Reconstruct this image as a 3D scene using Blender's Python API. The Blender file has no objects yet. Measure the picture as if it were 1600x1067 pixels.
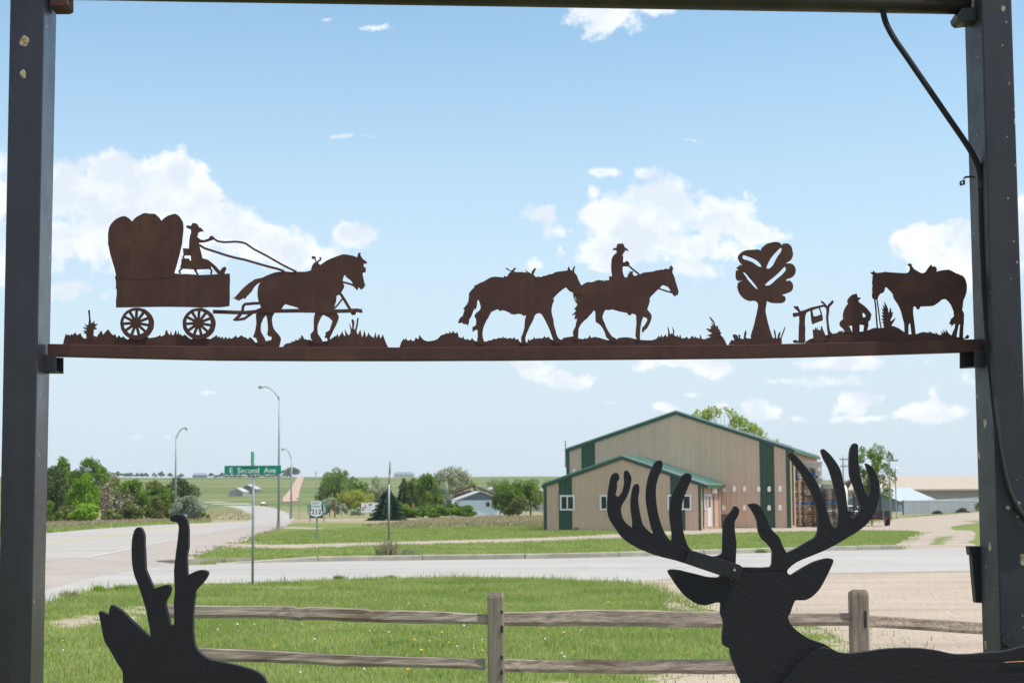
import bpy, bmesh, math, random
import numpy as np
from mathutils import Vector, Matrix
from mathutils.geometry import tessellate_polygon
rnd = random.Random(7)
SC = bpy.context.scene
COL = SC.collection

# ------------------------------------------------------------------ camera
FPX = 2550.0                      # focal length in pixels of the 1600 px wide photograph
EYE = Vector((0.0, 0.0, 2.0))
PITCH = math.atan((765.0 - 533.5) / FPX)
ROLL = 0.0055
_F = Vector((0, math.cos(PITCH), math.sin(PITCH)))
_U0 = Vector((0, -math.sin(PITCH), math.cos(PITCH)))
_R0 = Vector((1, 0, 0))
CU = _U0 * math.cos(ROLL) + _R0 * math.sin(ROLL)
CR = _R0 * math.cos(ROLL) - _U0 * math.sin(ROLL)
cam_d = bpy.data.cameras.new('camera')
cam = bpy.data.objects.new('camera', cam_d)
COL.objects.link(cam)
cam.matrix_world = Matrix(((CR.x, CU.x, -_F.x, EYE.x), (CR.y, CU.y, -_F.y, EYE.y), (CR.z, CU.z, -_F.z, EYE.z), (0, 0, 0, 1)))
cam_d.sensor_width = 36.0
cam_d.lens = FPX / 1600.0 * 36.0
cam_d.clip_start = 0.1
cam_d.clip_end = 9000.0
cam_d.dof.use_dof = True
cam_d.dof.focus_distance = 6.9
cam_d.dof.aperture_fstop = 11.0
SC.camera = cam

# ------------------------------------------------------------------ sun, exposure
SUN_EL, SUN_B = math.radians(61.0), math.radians(-13.0)     # high sun from the right
sun_d = bpy.data.lights.new('sun', 'SUN')
sun_d.energy = 3.1
sun_d.angle = math.radians(0.6)
sun_d.color = (1.0, 0.94, 0.85)
sun = bpy.data.objects.new('sun', sun_d)
COL.objects.link(sun)
sdir = Vector((math.cos(SUN_EL) * math.cos(SUN_B), math.cos(SUN_EL) * math.sin(SUN_B), math.sin(SUN_EL)))
sun.rotation_euler = sdir.to_track_quat('Z', 'Y').to_euler()
sun.location = (20, 0, 60)
SC.view_settings.view_transform = 'Standard'
SC.view_settings.look = 'None'
SC.view_settings.gamma = 1.0
SC.view_settings.use_curve_mapping = False
SC.view_settings.exposure = 0.66


def ray(px, py):
    return (_F * FPX + CR * (px - 800.0) + CU * (533.5 - py)).normalized()


# ------------------------------------------------------------------ sky with clouds (direction space: u = x/y, v = z/y)
world = bpy.data.worlds.new('World')
SC.world = world
world.use_nodes = True
wn, wl = world.node_tree.nodes, world.node_tree.links
wn.clear()


def W(kind, op=None, **inp):
    n = wn.new(kind)
    if op:
        n.operation = op
    for k, v in inp.items():
        s = n.inputs[int(k[1:])] if k[0] == 'i' and k[1:].isdigit() else n.inputs[k]
        if isinstance(v, bpy.types.NodeSocket):
            wl.new(v, s)
        else:
            s.default_value = v
    return n


def wm(op, a, b=0.0, c=0.0, clamp=False):
    n = W('ShaderNodeMath', op, i0=a, i1=b, i2=c)
    n.use_clamp = clamp
    return n.outputs[0]


tc = wn.new('ShaderNodeTexCoord')
sep = W('ShaderNodeSeparateXYZ', i0=tc.outputs['Generated'])
ysafe = wm('MAXIMUM', sep.outputs[1], 0.12)
uu = wm('DIVIDE', sep.outputs[0], ysafe)
vv = wm('DIVIDE', sep.outputs[2], ysafe)
uv = W('ShaderNodeCombineXYZ', i0=uu, i1=vv).outputs[0]
# ragged edge noise
nz_big = W('ShaderNodeTexNoise', Vector=uv, Scale=20.0, Detail=11.0, Roughness=0.64)
nz_warp = W('ShaderNodeTexNoise', Vector=uv, Scale=60.0, Detail=3.0, Roughness=0.5)
warp = W('ShaderNodeVectorMath', 'SUBTRACT', i0=nz_warp.outputs['Color'], i1=(0.5, 0.5, 0.5))
warp = W('ShaderNodeVectorMath', 'MULTIPLY', i0=warp.outputs[0], i1=(0.014, 0.008, 0.0))
uvw = W('ShaderNodeVectorMath', 'ADD', i0=uv, i1=warp.outputs[0]).outputs[0]
CLOUDS = [  # x, y, half-width, half-height, thickness  (photograph pixels, turned into sky directions)
    (100, 300, 55, 40, 1), (165, 268, 42, 28, 1), (225, 292, 60, 42, 1), (280, 272, 46, 34, 1), (305, 315, 40, 40, 1), (200, 340, 110, 60, 1),
    (110, 370, 60, 40, .8), (345, 355, 50, 36, 1), (400, 378, 55, 32, .95), (452, 396, 50, 28, .9), (500, 400, 40, 20, .7), (545, 372, 32, 20, .75),
    (250, 400, 110, 36, .8), (105, 454, 36, 18, .8), (160, 462, 22, 10, .5), (572, 366, 14, 10, .55),
    (1050, 325, 62, 44, .95), (1110, 335, 60, 42, .9), (1155, 355, 42, 24, .85), (1000, 365, 62, 36, .9), (945, 340, 34, 32, .8), (925, 300, 16, 14, .7),
    (960, 392, 70, 24, .85), (1090, 382, 80, 26, .8), (1180, 372, 40, 12, .7), (846, 336, 24, 14, .75), (870, 360, 22, 14, .65), (936, 272, 30, 9, .6),
    (1007, 272, 18, 8, .5), (1006, 301, 13, 10, .6), (1092, 422, 36, 24, .65), (940, 416, 36, 10, .55), (832, 416, 16, 10, .4),
    (960, 12, 56, 34, .95), (1015, 10, 40, 16, .8), (1425, 372, 26, 18, .8), (1455, 382, 42, 30, .85), (1492, 362, 40, 24, .9), (1510, 405, 60, 40, .9),
    (1600, 360, 60, 50, .9), (586, 42, 26, 7, .5), (520, 30, 16, 4, .3), (555, 213, 46, 4, .4), (1083, 221, 20, 4, .4),
    (838, 574, 32, 14, .75), (884, 592, 48, 12, .8), (1005, 572, 18, 11, .6), (1132, 572, 32, 14, .7), (1080, 566, 50, 7, .5), (1340, 568, 80, 13, .7),
    (1312, 594, 60, 11, .6), (1220, 595, 24, 7, .4), (1342, 630, 38, 18, .7), (1372, 622, 16, 12, .5), (1442, 642, 50, 14, .65), (1460, 618, 10, 13, .6),
    (1345, 654, 60, 6, .45), (1036, 636, 22, 9, .7), (1078, 619, 10, 5, .6), (962, 629, 24, 4, .35), (1186, 640, 24, 15, .65), (1130, 634, 18, 10, .5),
    (1240, 655, 18, 7, .5), (325, 615, 26, 6, .55), (106, 631, 10, 4, .3), (216, 684, 14, 4, .3), (265, 682, 12, 5, .3), (1560, 600, 60, 14, .6), (30, 420, 60, 40, .7), (-40, 320, 80, 60, .9)]
acc = None
for (cx, cy, rx, ry, th) in CLOUDS:
    d = ray(cx, cy)
    cu, cv = d.x / d.y, d.z / d.y
    a = W('ShaderNodeVectorMath', 'SUBTRACT', i0=uvw, i1=(cu, cv, 0))
    a = W('ShaderNodeVectorMath', 'MULTIPLY', i0=a.outputs[0], i1=(FPX / (rx * 1.68), FPX / (ry * 1.68), 0))
    ln = W('ShaderNodeVectorMath', 'LENGTH', i0=a.outputs[0])
    val = wm('MULTIPLY_ADD', ln.outputs['Value'], -th, th)
    acc = val if acc is None else W('ShaderNodeMath', 'SMOOTH_MAX', i0=acc, i1=val, i2=0.10).outputs[0]
nzs = wm('MULTIPLY_ADD', nz_big.outputs['Fac'], 1.9, -1.10)          # about -0.3 .. 0.2
nz_fine = W('ShaderNodeTexNoise', Vector=uv, Scale=75.0, Detail=6.0, Roughness=0.6)
raw = wm('ADD', wm('MAXIMUM', acc, -0.3), wm('MULTIPLY_ADD', nz_fine.outputs['Fac'], 0.75, wm('SUBTRACT', nzs, 0.375)))
mr = W('ShaderNodeMapRange')
mr.interpolation_type = 'SMOOTHSTEP'
wl.new(raw, mr.inputs[0])
mr.inputs[1].default_value = 0.02
mr.inputs[2].default_value = 0.32
dens_f = mr.outputs[0]
# fair-weather cumulus over the unseen rest of the sky, thickened to add fill light
nz_all = W('ShaderNodeTexNoise', Vector=tc.outputs['Generated'], Scale=5.0, Detail=8.0, Roughness=0.55)
mr2 = W('ShaderNodeMapRange')
mr2.interpolation_type = 'SMOOTHSTEP'
wl.new(nz_all.outputs['Fac'], mr2.inputs[0])
mr2.inputs[1].default_value = 0.47
mr2.inputs[2].default_value = 0.60
# weight: 0 around the part of the sky seen between the posts
def fade(v, a, b):
    n = W('ShaderNodeMapRange', i0=v, i1=a, i2=b, i3=1.0, i4=0.0)
    n.interpolation_type = 'SMOOTHSTEP'
    return n.outputs[0]


infront = wm('MULTIPLY', wm('GREATER_THAN', sep.outputs[1], 0.2), wm('MULTIPLY', fade(wm('ABSOLUTE', uu), 0.36, 0.54), fade(vv, 0.33, 0.46)))
dens = wm('MAXIMUM', wm('MULTIPLY', dens_f, infront), wm('MULTIPLY', mr2.outputs[0], wm('SUBTRACT', 1.0, infront)))
above = W('ShaderNodeMapRange')
wl.new(sep.outputs[2], above.inputs[0])
above.inputs[1].default_value = -0.01
above.inputs[2].default_value = 0.02
dens = wm('MULTIPLY', dens, above.outputs[0])
# cloud whites and the soft greys of thick parts and bases
nz_sh = W('ShaderNodeTexNoise', Vector=W('ShaderNodeVectorMath', 'ADD', i0=uv, i1=(0.0, 0.012, 0.0)).outputs[0], Scale=16.0, Detail=5.0, Roughness=0.55)
shade = W('ShaderNodeMapRange')
nz_bil = W('ShaderNodeTexNoise', Vector=W('ShaderNodeVectorMath', 'ADD', i0=uvw, i1=(0.0, 0.006, 0.0)).outputs[0], Scale=48.0, Detail=5.0, Roughness=0.55)
wl.new(wm('ADD', wm('MULTIPLY_ADD', nz_bil.outputs['Fac'], 0.45, wm('MULTIPLY', nz_sh.outputs['Fac'], 0.55)), wm('MULTIPLY', raw, 0.08)), shade.inputs[0])
shade.inputs[1].default_value = 0.42
shade.inputs[2].default_value = 0.60
SKY_STRENGTH = 0.15
CLOUD_WHITE = (4.72, 4.80, 4.88, 1)
CLOUD_GREY = (3.42, 3.74, 4.12, 1)
ccol = W('ShaderNodeMix')
ccol.data_type = 'RGBA'
wl.new(shade.outputs[0], ccol.inputs[0])
ccol.inputs[6].default_value = CLOUD_WHITE
ccol.inputs[7].default_value = CLOUD_GREY
sky = wn.new('ShaderNodeTexSky')
sky.sky_type = 'NISHITA'
sky.sun_disc = False
sky.sun_elevation = SUN_EL
sky.sun_rotation = math.pi / 2 - SUN_B
sky.altitude = 700
sky.air_density = 1.0
sky.dust_density = 1.2
sky.ozone_density = 2.2
# summer haze low in the sky: the yellowish horizon of the model turned to a pale blue
hz = W('ShaderNodeMapRange')
wl.new(sep.outputs[2], hz.inputs[0])
hz.inputs[1].default_value = 0.0
hz.inputs[2].default_value = 0.34
hz.inputs[3].default_value = 0.94
hz.inputs[4].default_value = 0.0
hz.interpolation_type = 'SMOOTHSTEP'
hmix = W('ShaderNodeMix')
hmix.data_type = 'RGBA'
wl.new(hz.outputs[0], hmix.inputs[0])
wl.new(sky.outputs[0], hmix.inputs[6])
hmix.inputs[7].default_value = (3.50, 4.04, 4.74, 1)
hsv = W('ShaderNodeHueSaturation', Color=hmix.outputs[2], Hue=0.482, Saturation=1.0, Value=0.81)
mixc = W('ShaderNodeMix')
mixc.data_type = 'RGBA'
wl.new(wm('MULTIPLY', dens, 0.93), mixc.inputs[0])
wl.new(hsv.outputs[0], mixc.inputs[6])
wl.new(ccol.outputs[2], mixc.inputs[7])
bg = W('ShaderNodeBackground', Color=mixc.outputs[2], Strength=SKY_STRENGTH)
wout = wn.new('ShaderNodeOutputWorld')
wl.new(bg.outputs[0], wout.inputs[0])

# ------------------------------------------------------------------ helpers
ROOT = {}          # object -> world location of its top-level thing


def thing(name, label, cat, loc=(0, 0, 0), group=None):
    o = bpy.data.objects.new(name, None)
    o.empty_display_size = 0.2
    o.location = loc
    COL.objects.link(o)
    o['label'] = label
    o['category'] = cat
    if group:
        o['group'] = group
    ROOT[o.name] = Vector(loc)
    return o


def tag(o, label, cat, group=None):
    o['label'] = label
    o['category'] = cat
    if group:
        o['group'] = group
    return o


class MB:
    """collects vertices and faces in world space"""
    def __init__(s):
        s.v, s.f, s.smooth = [], [], False

    def add(s, vs, fs):
        n = len(s.v)
        s.v.extend([tuple(p) for p in vs])
        s.f.extend([tuple(i + n for i in f) for f in fs])
        return s

    def box(s, lo, hi, M=None):
        x0, y0, z0 = lo
        x1, y1, z1 = hi
        vs = [Vector(p) for p in ((x0, y0, z0), (x1, y0, z0), (x1, y1, z0), (x0, y1, z0), (x0, y0, z1), (x1, y0, z1), (x1, y1, z1), (x0, y1, z1))]
        if M is not None:
            vs = [M @ p for p in vs]
        return s.add(vs, [(0, 3, 2, 1), (4, 5, 6, 7), (0, 1, 5, 4), (1, 2, 6, 5), (2, 3, 7, 6), (3, 0, 4, 7)])

    def hexa(s, b, t):
        """b, t: 4 bottom and 4 top points"""
        return s.add(list(b) + list(t), [(0, 3, 2, 1), (4, 5, 6, 7), (0, 1, 5, 4), (1, 2, 6, 5), (2, 3, 7, 6), (3, 0, 4, 7)])

    def tube(s, pts, rad, seg=8, caps=True):
        pts = [Vector(p) for p in pts]
        if not isinstance(rad, (list, tuple)):
            rad = [rad] * len(pts)
        n0 = len(s.v)
        up = None
        for i, p in enumerate(pts):
            d = (pts[min(i + 1, len(pts) - 1)] - pts[max(i - 1, 0)]).normalized()
            if up is None:
                up = d.orthogonal().normalized()
            else:
                up = (up - d * up.dot(d))
                up = up.normalized() if up.length > 1e-5 else d.orthogonal().normalized()
            sd = d.cross(up)
            for k in range(seg):
                a = 2 * math.pi * k / seg
                s.v.append(tuple(p + (up * math.cos(a) + sd * math.sin(a)) * rad[i]))
        for i in range(len(pts) - 1):
            for k in range(seg):
                a, b = n0 + i * seg + k, n0 + i * seg + (k + 1) % seg
                s.f.append((a, b, b + seg, a + seg))
        if caps:
            s.f.append(tuple(n0 + k for k in reversed(range(seg))))
            s.f.append(tuple(n0 + (len(pts) - 1) * seg + k for k in range(seg)))
        return s

    def prism(s, poly, vec):
        """planar polygon (3-D points) pushed along vec"""
        vec = Vector(vec)
        n = len(poly)
        vs = [Vector(p) for p in poly] + [Vector(p) + vec for p in poly]
        fs = [tuple(range(n - 1, -1, -1)), tuple(range(n, 2 * n))]
        for i in range(n):
            j = (i + 1) % n
            fs.append((i, j, j + n, i + n))
        return s.add(vs, fs)

    def build(s, name, mat, parent=None, smooth=False, bevel=0.0, kind=None):
        me = bpy.data.meshes.new(name)
        off = ROOT.get(parent.name, Vector((0, 0, 0))) if parent else Vector((0, 0, 0))
        me.from_pydata([(a - off.x, b - off.y, c - off.z) for a, b, c in s.v], [], s.f)
        if bevel > 0 or True:
            bm = bmesh.new()
            bm.from_mesh(me)
            bmesh.ops.recalc_face_normals(bm, faces=bm.faces)
            if bevel > 0:
                bmesh.ops.bevel(bm, geom=[e for e in bm.edges if len(e.link_faces) == 2 and e.calc_face_angle(0) > 0.6], offset=bevel, segments=2, affect='EDGES', profile=0.6)
            bm.to_mesh(me)
            bm.free()
        if smooth:
            for p in me.polygons:
                p.use_smooth = True
        o = bpy.data.objects.new(name, me)
        if mat:
            me.materials.append(mat)
        COL.objects.link(o)
        if parent:
            o.parent = parent
            ROOT[o.name] = off
        if kind:
            o['kind'] = kind
        return o


def np_mesh(name, verts, faces_n, nper, mat, parent=None, kind=None, smooth=False, attr=None):
    """fast mesh: verts (n,3) array; faces consecutive, nper corners each"""
    me = bpy.data.meshes.new(name)
    off = ROOT.get(parent.name, Vector((0, 0, 0))) if parent else Vector((0, 0, 0))
    verts = np.asarray(verts, dtype=np.float32) - np.array(off, dtype=np.float32)
    me.vertices.add(len(verts))
    me.vertices.foreach_set('co', verts.ravel())
    nf = len(faces_n)
    me.loops.add(nf * nper)
    me.loops.foreach_set('vertex_index', np.asarray(faces_n, dtype=np.int32).ravel())
    me.polygons.add(nf)
    me.polygons.foreach_set('loop_start', np.arange(nf, dtype=np.int32) * nper)
    me.update(calc_edges=True)
    if smooth:
        me.polygons.foreach_set('use_smooth', np.ones(nf, dtype=bool))
    if mat:
        me.materials.append(mat)
    o = bpy.data.objects.new(name, me)
    COL.objects.link(o)
    if parent:
        o.parent = parent
        ROOT[o.name] = off
    if kind:
        o['kind'] = kind
    return o


def copy_tree(o, parent=None, loc=None, rotz=None, sc=None):
    c = o.copy()
    COL.objects.link(c)
    if parent:
        c.parent = parent
    if loc is not None:
        c.location = loc
    if rotz is not None:
        c.rotation_euler = (0, 0, rotz)
    if sc is not None:
        c.scale = (sc, sc, sc)
    for ch in list(o.children):
        copy_tree(ch, c)
    return c


def zxy(x0, y0, s, pts):
    """points read in an enlarged view -> photograph pixels"""
    return [(x0 + x / s, y0 + y / s) for x, y in pts]


# terrain: level near the frame, falling gently away, then prairie hills
HILL0, HILL1 = 560.0, 1300.0


def hill_top(x):
    t = x / 1300.0 / 0.3
    a = 0.0089 if t < -0.2 else (0.0089 + (0.0040 - 0.0089) * min(1, (t + 0.2) / 0.9))
    return 2 + a * 1300.0 + 0.9 * math.sin(x * 0.011) + 0.5 * math.sin(x * 0.031 + 1)


def tz(x, y):
    if y <= 60:
        return 0.0
    if y <= 350:
        return -0.0084 * (y - 60)
    if y <= HILL0:
        return -2.436 - 0.0025 * (y - 350)
    b = -2.961
    xx = x * 1300.0 / y
    if y <= HILL1:
        t = (y - HILL0) / (HILL1 - HILL0)
        s = t * t * (3 - 2 * t) * 0.6 + t * 0.4
        return b + (hill_top(xx) - b) * s
    return hill_top(xx) - (y - HILL1) * 0.006


def G(px, py, dmax=4000.0):
    """ground point seen at a photograph pixel"""
    d = ray(px, py)
    lo = None
    t, step = 3.0, 1.0
    prev = t
    while t < dmax:
        p = EYE + d * t
        if p.z <= tz(p.x, p.y):
            a, b = prev, t
            for _ in range(40):
                m = (a + b) / 2
                q = EYE + d * m
                if q.z <= tz(q.x, q.y):
                    b = m
                else:
                    a = m
            q = EYE + d * b
            return Vector((q.x, q.y, tz(q.x, q.y)))
        prev = t
        step = max(0.5, t * 0.01)
        t += step
    q = EYE + d * dmax
    return Vector((q.x, q.y, tz(q.x, q.y)))


def V(px, py, Y):
    d = ray(px, py)
    return EYE + d * (Y / d.y)


def onplane(px, py, P, N):
    d = ray(px, py)
    t = (P - EYE).dot(N) / d.dot(N)
    return EYE + d * t

# ------------------------------------------------------------------ materials
class NT:
    def __init__(s, name):
        s.m = bpy.data.materials.new(name)
        s.m.use_nodes = True
        s.n, s.l = s.m.node_tree.nodes, s.m.node_tree.links
        s.n.clear()
        s.out = s.n.new('ShaderNodeOutputMaterial')
        s.tc = s.n.new('ShaderNodeTexCoord')

    def N(s, kind, op=None, **inp):
        n = s.n.new(kind)
        if op:
            n.operation = op
        for k, v in inp.items():
            sk = n.inputs[int(k[1:])] if k[0] == 'i' and k[1:].isdigit() else n.inputs[k.replace('_', ' ')]
            if isinstance(v, bpy.types.NodeSocket):
                s.l.new(v, sk)
            else:
                sk.default_value = v
        return n

    def coord(s, scale=(1, 1, 1), rot=(0, 0, 0), src='Object'):
        if src == 'World':
            g = s.n.new('ShaderNodeNewGeometry').outputs['Position']
        else:
            g = s.tc.outputs[src]
        mp = s.N('ShaderNodeMapping', Vector=g, Scale=scale, Rotation=rot)
        return mp.outputs[0]

    def noise(s, scale, detail=4.0, rough=0.55, vec=None):
        return s.N('ShaderNodeTexNoise', Vector=vec if vec else s.coord(), Scale=scale, Detail=detail, Roughness=rough).outputs['Fac']

    def rng(s, v, a, b, c=0.0, d=1.0, smooth=False):
        n = s.N('ShaderNodeMapRange', i0=v, i1=a, i2=b, i3=c, i4=d)
        if smooth:
            n.interpolation_type = 'SMOOTHSTEP'
        return n.outputs[0]

    def mix(s, f, a, b, mode='MIX'):
        n = s.n.new('ShaderNodeMix')
        n.data_type = 'RGBA'
        n.blend_type = mode
        for i, v in ((0, f), (6, a), (7, b)):
            if isinstance(v, bpy.types.NodeSocket):
                s.l.new(v, n.inputs[i])
            else:
                n.inputs[i].default_value = v if i == 0 else (tuple(v) + (1,) if len(v) == 3 else v)
        return n.outputs[2]

    def bump(s, h, strength=0.3, dist=0.01):
        return s.N('ShaderNodeBump', Height=h, Strength=strength, Distance=dist).outputs[0]

    def principled(s, col, rough=0.7, metal=0.0, normal=None, spec=0.5):
        p = s.n.new('ShaderNodeBsdfPrincipled')
        for k, v in (('Base Color', col), ('Roughness', rough), ('Metallic', metal), ('Specular IOR Level', spec)):
            if isinstance(v, bpy.types.NodeSocket):
                s.l.new(v, p.inputs[k])
            elif k == 'Base Color':
                p.inputs[k].default_value = tuple(v) + (1,)
            else:
                p.inputs[k].default_value = v
        if normal:
            s.l.new(normal, p.inputs['Normal'])
        s.l.new(p.outputs[0], s.out.inputs[0])
        return p


def varied(name, col, amt=0.25, scale=3.0, rough=0.7, metal=0.0, bump=0.0, bscale=40.0, stretch=(1, 1, 1), spec=0.4, island=0.0):
    t = NT(name)
    v = t.coord(stretch)
    f = t.rng(t.noise(scale, 5, 0.6, v), 0.3, 0.7)
    a = tuple(c * (1 - amt) for c in col)
    b = tuple(min(1, c * (1 + amt)) for c in col)
    c = t.mix(f, a, b)
    if island > 0:
        oi = t.n.new('ShaderNodeObjectInfo')
        k = t.rng(oi.outputs['Random'], 0, 1, 1 - island, 1 + island)
        cb = t.n.new('ShaderNodeCombineColor')
        for i in range(3):
            t.l.new(k, cb.inputs[i])
        c = t.mix(1.0, c, cb.outputs[0], 'MULTIPLY')
    nrm = t.bump(t.noise(bscale, 5, 0.6, v), bump, 0.01) if bump > 0 else None
    t.principled(c, rough, metal, nrm, spec)
    return t.m


def mat_post(r0, r1, name):
    t = NT(name)
    v = t.coord()
    n1 = t.noise(6, 6, 0.6, v)
    c = t.mix(t.rng(n1, 0.35, 0.7), (0.0152, 0.0124, 0.0225), (0.0250, 0.0208, 0.0345))
    vs = t.coord((6, 6, 0.8))
    rust = t.rng(t.noise(5, 8, 0.7, vs), 0.60, 0.80, 0, 0.5)
    c = t.mix(rust, c, (0.075, 0.05, 0.032))
    fade = t.rng(t.noise(3.0, 7, 0.65, t.coord((3, 3, 0.5))), 0.45, 0.75, 0, 0.5)
    c = t.mix(fade, c, (0.042, 0.040, 0.050))
    # chips: pale primer and bare rust
    ch = t.N('ShaderNodeTexVoronoi', Vector=t.coord((1, 1, 0.8)), Scale=9.0)
    nn = t.noise(40, 3, 0.6, v)
    d = t.N('ShaderNodeMath', 'ADD', i0=ch.outputs['Distance'], i1=t.rng(nn, 0, 1, -0.09, 0.09)).outputs[0]
    sel = t.N('ShaderNodeSeparateColor', i0=ch.outputs['Color'])
    big = t.rng(sel.outputs[0], 0.80, 0.97, 0.0, 0.17)
    chip = t.N('ShaderNodeMath', 'LESS_THAN', i0=d, i1=big).outputs[0]
    fine = t.N('ShaderNodeTexVoronoi', Vector=t.coord((1, 1, 0.8)), Scale=48.0)
    fs = t.N('ShaderNodeSeparateColor', i0=fine.outputs['Color'])
    fb = t.rng(fs.outputs[1], 0.9, 1.0, 0.0, 0.28)
    fchip = t.N('ShaderNodeMath', 'LESS_THAN', i0=fine.outputs['Distance'], i1=fb).outputs[0]
    chip2 = t.N('ShaderNodeMath', 'MAXIMUM', i0=chip, i1=fchip).outputs[0]
    cc = t.mix(t.rng(nn, 0.4, 0.6), (0.42, 0.36, 0.25), (0.28, 0.13, 0.05))
    c = t.mix(chip2, c, cc)
    nb = t.bump(t.noise(120, 3, 0.6, v), 0.12, 0.004)
    t.principled(c, t.rng(n1, 0.3, 0.7, r0, r1), 0.0, nb, 0.5)
    return t.m


def mat_rust():
    t = NT('rusted_plate')
    v = t.coord()
    n1 = t.noise(9, 8, 0.65, v)
    vs = t.coord((10, 10, 1.2))
    n2 = t.noise(4, 6, 0.6, vs)
    c = t.mix(t.rng(n1, 0.3, 0.7), (0.054, 0.0215, 0.0195), (0.087, 0.035, 0.030))
    c = t.mix(t.rng(n2, 0.5, 0.75, 0, 0.35), c, (0.10, 0.054, 0.044))
    pt = t.noise(2.6, 7, 0.65, v)
    c = t.mix(t.rng(pt, 0.52, 0.72, 0, 0.75), c, (0.145, 0.066, 0.042))
    sp = t.noise(160, 4, 0.7, v)
    c = t.mix(t.rng(sp, 0.6, 0.75, 0, 0.5), c, (0.17, 0.095, 0.06))
    t.principled(c, 0.78, 0.0, t.bump(sp, 0.3, 0.002), 0.35)
    return t.m


def mat_board(rot, name):
    """black stain on rough sawn board, grain along the board's local axis"""
    t = NT(name)
    v = t.coord((1, 1, 1), rot)
    mp = t.N('ShaderNodeMapping', Vector=v, Scale=(2.2, 8, 34)).outputs[0]
    n1 = t.noise(1.6, 8, 0.65, mp)
    mp2 = t.N('ShaderNodeMapping', Vector=v, Scale=(4.0, 8, 110)).outputs[0]
    n2 = t.noise(1.5, 6, 0.7, mp2)
    h = t.N('ShaderNodeMath', 'ADD', i0=n1, i1=t.N('ShaderNodeMath', 'MULTIPLY', i0=n2, i1=0.6).outputs[0]).outputs[0]
    c = t.mix(t.rng(n2, 0.35, 0.7), (0.0072, 0.0052, 0.0108), (0.0132, 0.0100, 0.0178))
    sp = t.noise(140, 3, 0.6, t.coord())
    c = t.mix(t.rng(sp, 0.70, 0.76, 0, 0.8), c, (0.14, 0.12, 0.10))
    sc = t.noise(3.0, 5, 0.75, t.N('ShaderNodeMapping', Vector=v, Scale=(5, 20, 60)).outputs[0])
    c = t.mix(t.rng(sc, 0.68, 0.78, 0, 0.45), c, (0.085, 0.06, 0.045))
    t.principled(c, 0.62, 0.0, t.bump(h, 0.26, 0.008), 0.35)
    return t.m


def mat_wood():
    t = NT('weathered_rail_wood')
    v = t.coord((1.2, 26, 26))
    n1 = t.noise(2.0, 8, 0.7, v)
    n2 = t.noise(2.2, 4, 0.6, t.coord((1, 4, 4)))
    c = t.mix(t.rng(n1, 0.3, 0.7), (0.15, 0.118, 0.098), (0.43, 0.36, 0.30))
    c = t.mix(t.rng(n2, 0.5, 0.75, 0, 0.75), c, (0.13, 0.085, 0.06))
    t.principled(c, 0.9, 0, t.bump(n1, 0.8, 0.01), 0.15)
    return t.m


def mat_post_wood():
    t = NT('weathered_post_wood')
    v = t.coord((26, 26, 1.2))
    n1 = t.noise(2.0, 8, 0.7, v)
    n2 = t.noise(2.2, 4, 0.6, t.coord((4, 4, 1)))
    c = t.mix(t.rng(n1, 0.3, 0.7), (0.14, 0.112, 0.094), (0.38, 0.32, 0.265))
    c = t.mix(t.rng(n2, 0.55, 0.8, 0, 0.7), c, (0.12, 0.08, 0.055))
    t.principled(c, 0.9, 0, t.bump(n1, 0.8, 0.01), 0.15)
    return t.m


def mat_leaf(name, dark, light, trans=0.35):
    t = NT(name)
    g = t.n.new('ShaderNodeNewGeometry')
    f = g.outputs['Random Per Island']
    n = t.noise(0.55, 3, 0.6, t.coord(src='World'))
    k = t.N('ShaderNodeMath', 'ADD', i0=t.rng(f, 0, 1, -0.3, 0.3), i1=t.rng(n, 0.3, 0.7, 0.1, 0.9)).outputs[0]
    c = t.mix(t.rng(k, 0, 1), dark, light)
    d = t.N('ShaderNodeBsdfDiffuse', Color=c)
    tr = t.N('ShaderNodeBsdfTranslucent', Color=t.mix(0.5, c, (0.12, 0.17, 0.02)))
    m = t.N('ShaderNodeMixShader', i0=trans, i1=d.outputs[0], i2=tr.outputs[0])
    t.l.new(m.outputs[0], t.out.inputs[0])
    return t.m


def mat_grass_blades():
    t = NT('grass_blade')
    g = t.n.new('ShaderNodeNewGeometry')
    n = t.noise(0.55, 6, 0.65, t.coord(src='World'))
    n2 = t.noise(2.4, 3, 0.6, t.coord(src='World'))
    f = t.N('ShaderNodeMath', 'ADD', i0=t.rng(n, 0.3, 0.7, 0, 0.7), i1=t.rng(g.outputs['Random Per Island'], 0, 1, 0, 0.5)).outputs[0]
    c = t.mix(t.rng(f, 0.15, 0.95), (0.20, 0.33, 0.065), (0.54, 0.60, 0.21))
    dry = t.rng(t.N('ShaderNodeMath', 'ADD', i0=g.outputs['Random Per Island'], i1=t.rng(n2, 0.3, 0.8, 0, 0.35)).outputs[0], 0.90, 1.05)
    c = t.mix(dry, c, (0.52, 0.44, 0.26))
    d = t.N('ShaderNodeBsdfDiffuse', Color=c)
    tr = t.N('ShaderNodeBsdfTranslucent', Color=t.mix(0.4, c, (0.15, 0.24, 0.03)))
    m = t.N('ShaderNodeMixShader', i0=0.48, i1=d.outputs[0], i2=tr.outputs[0])
    t.l.new(m.outputs[0], t.out.inputs[0])
    return t.m


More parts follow.
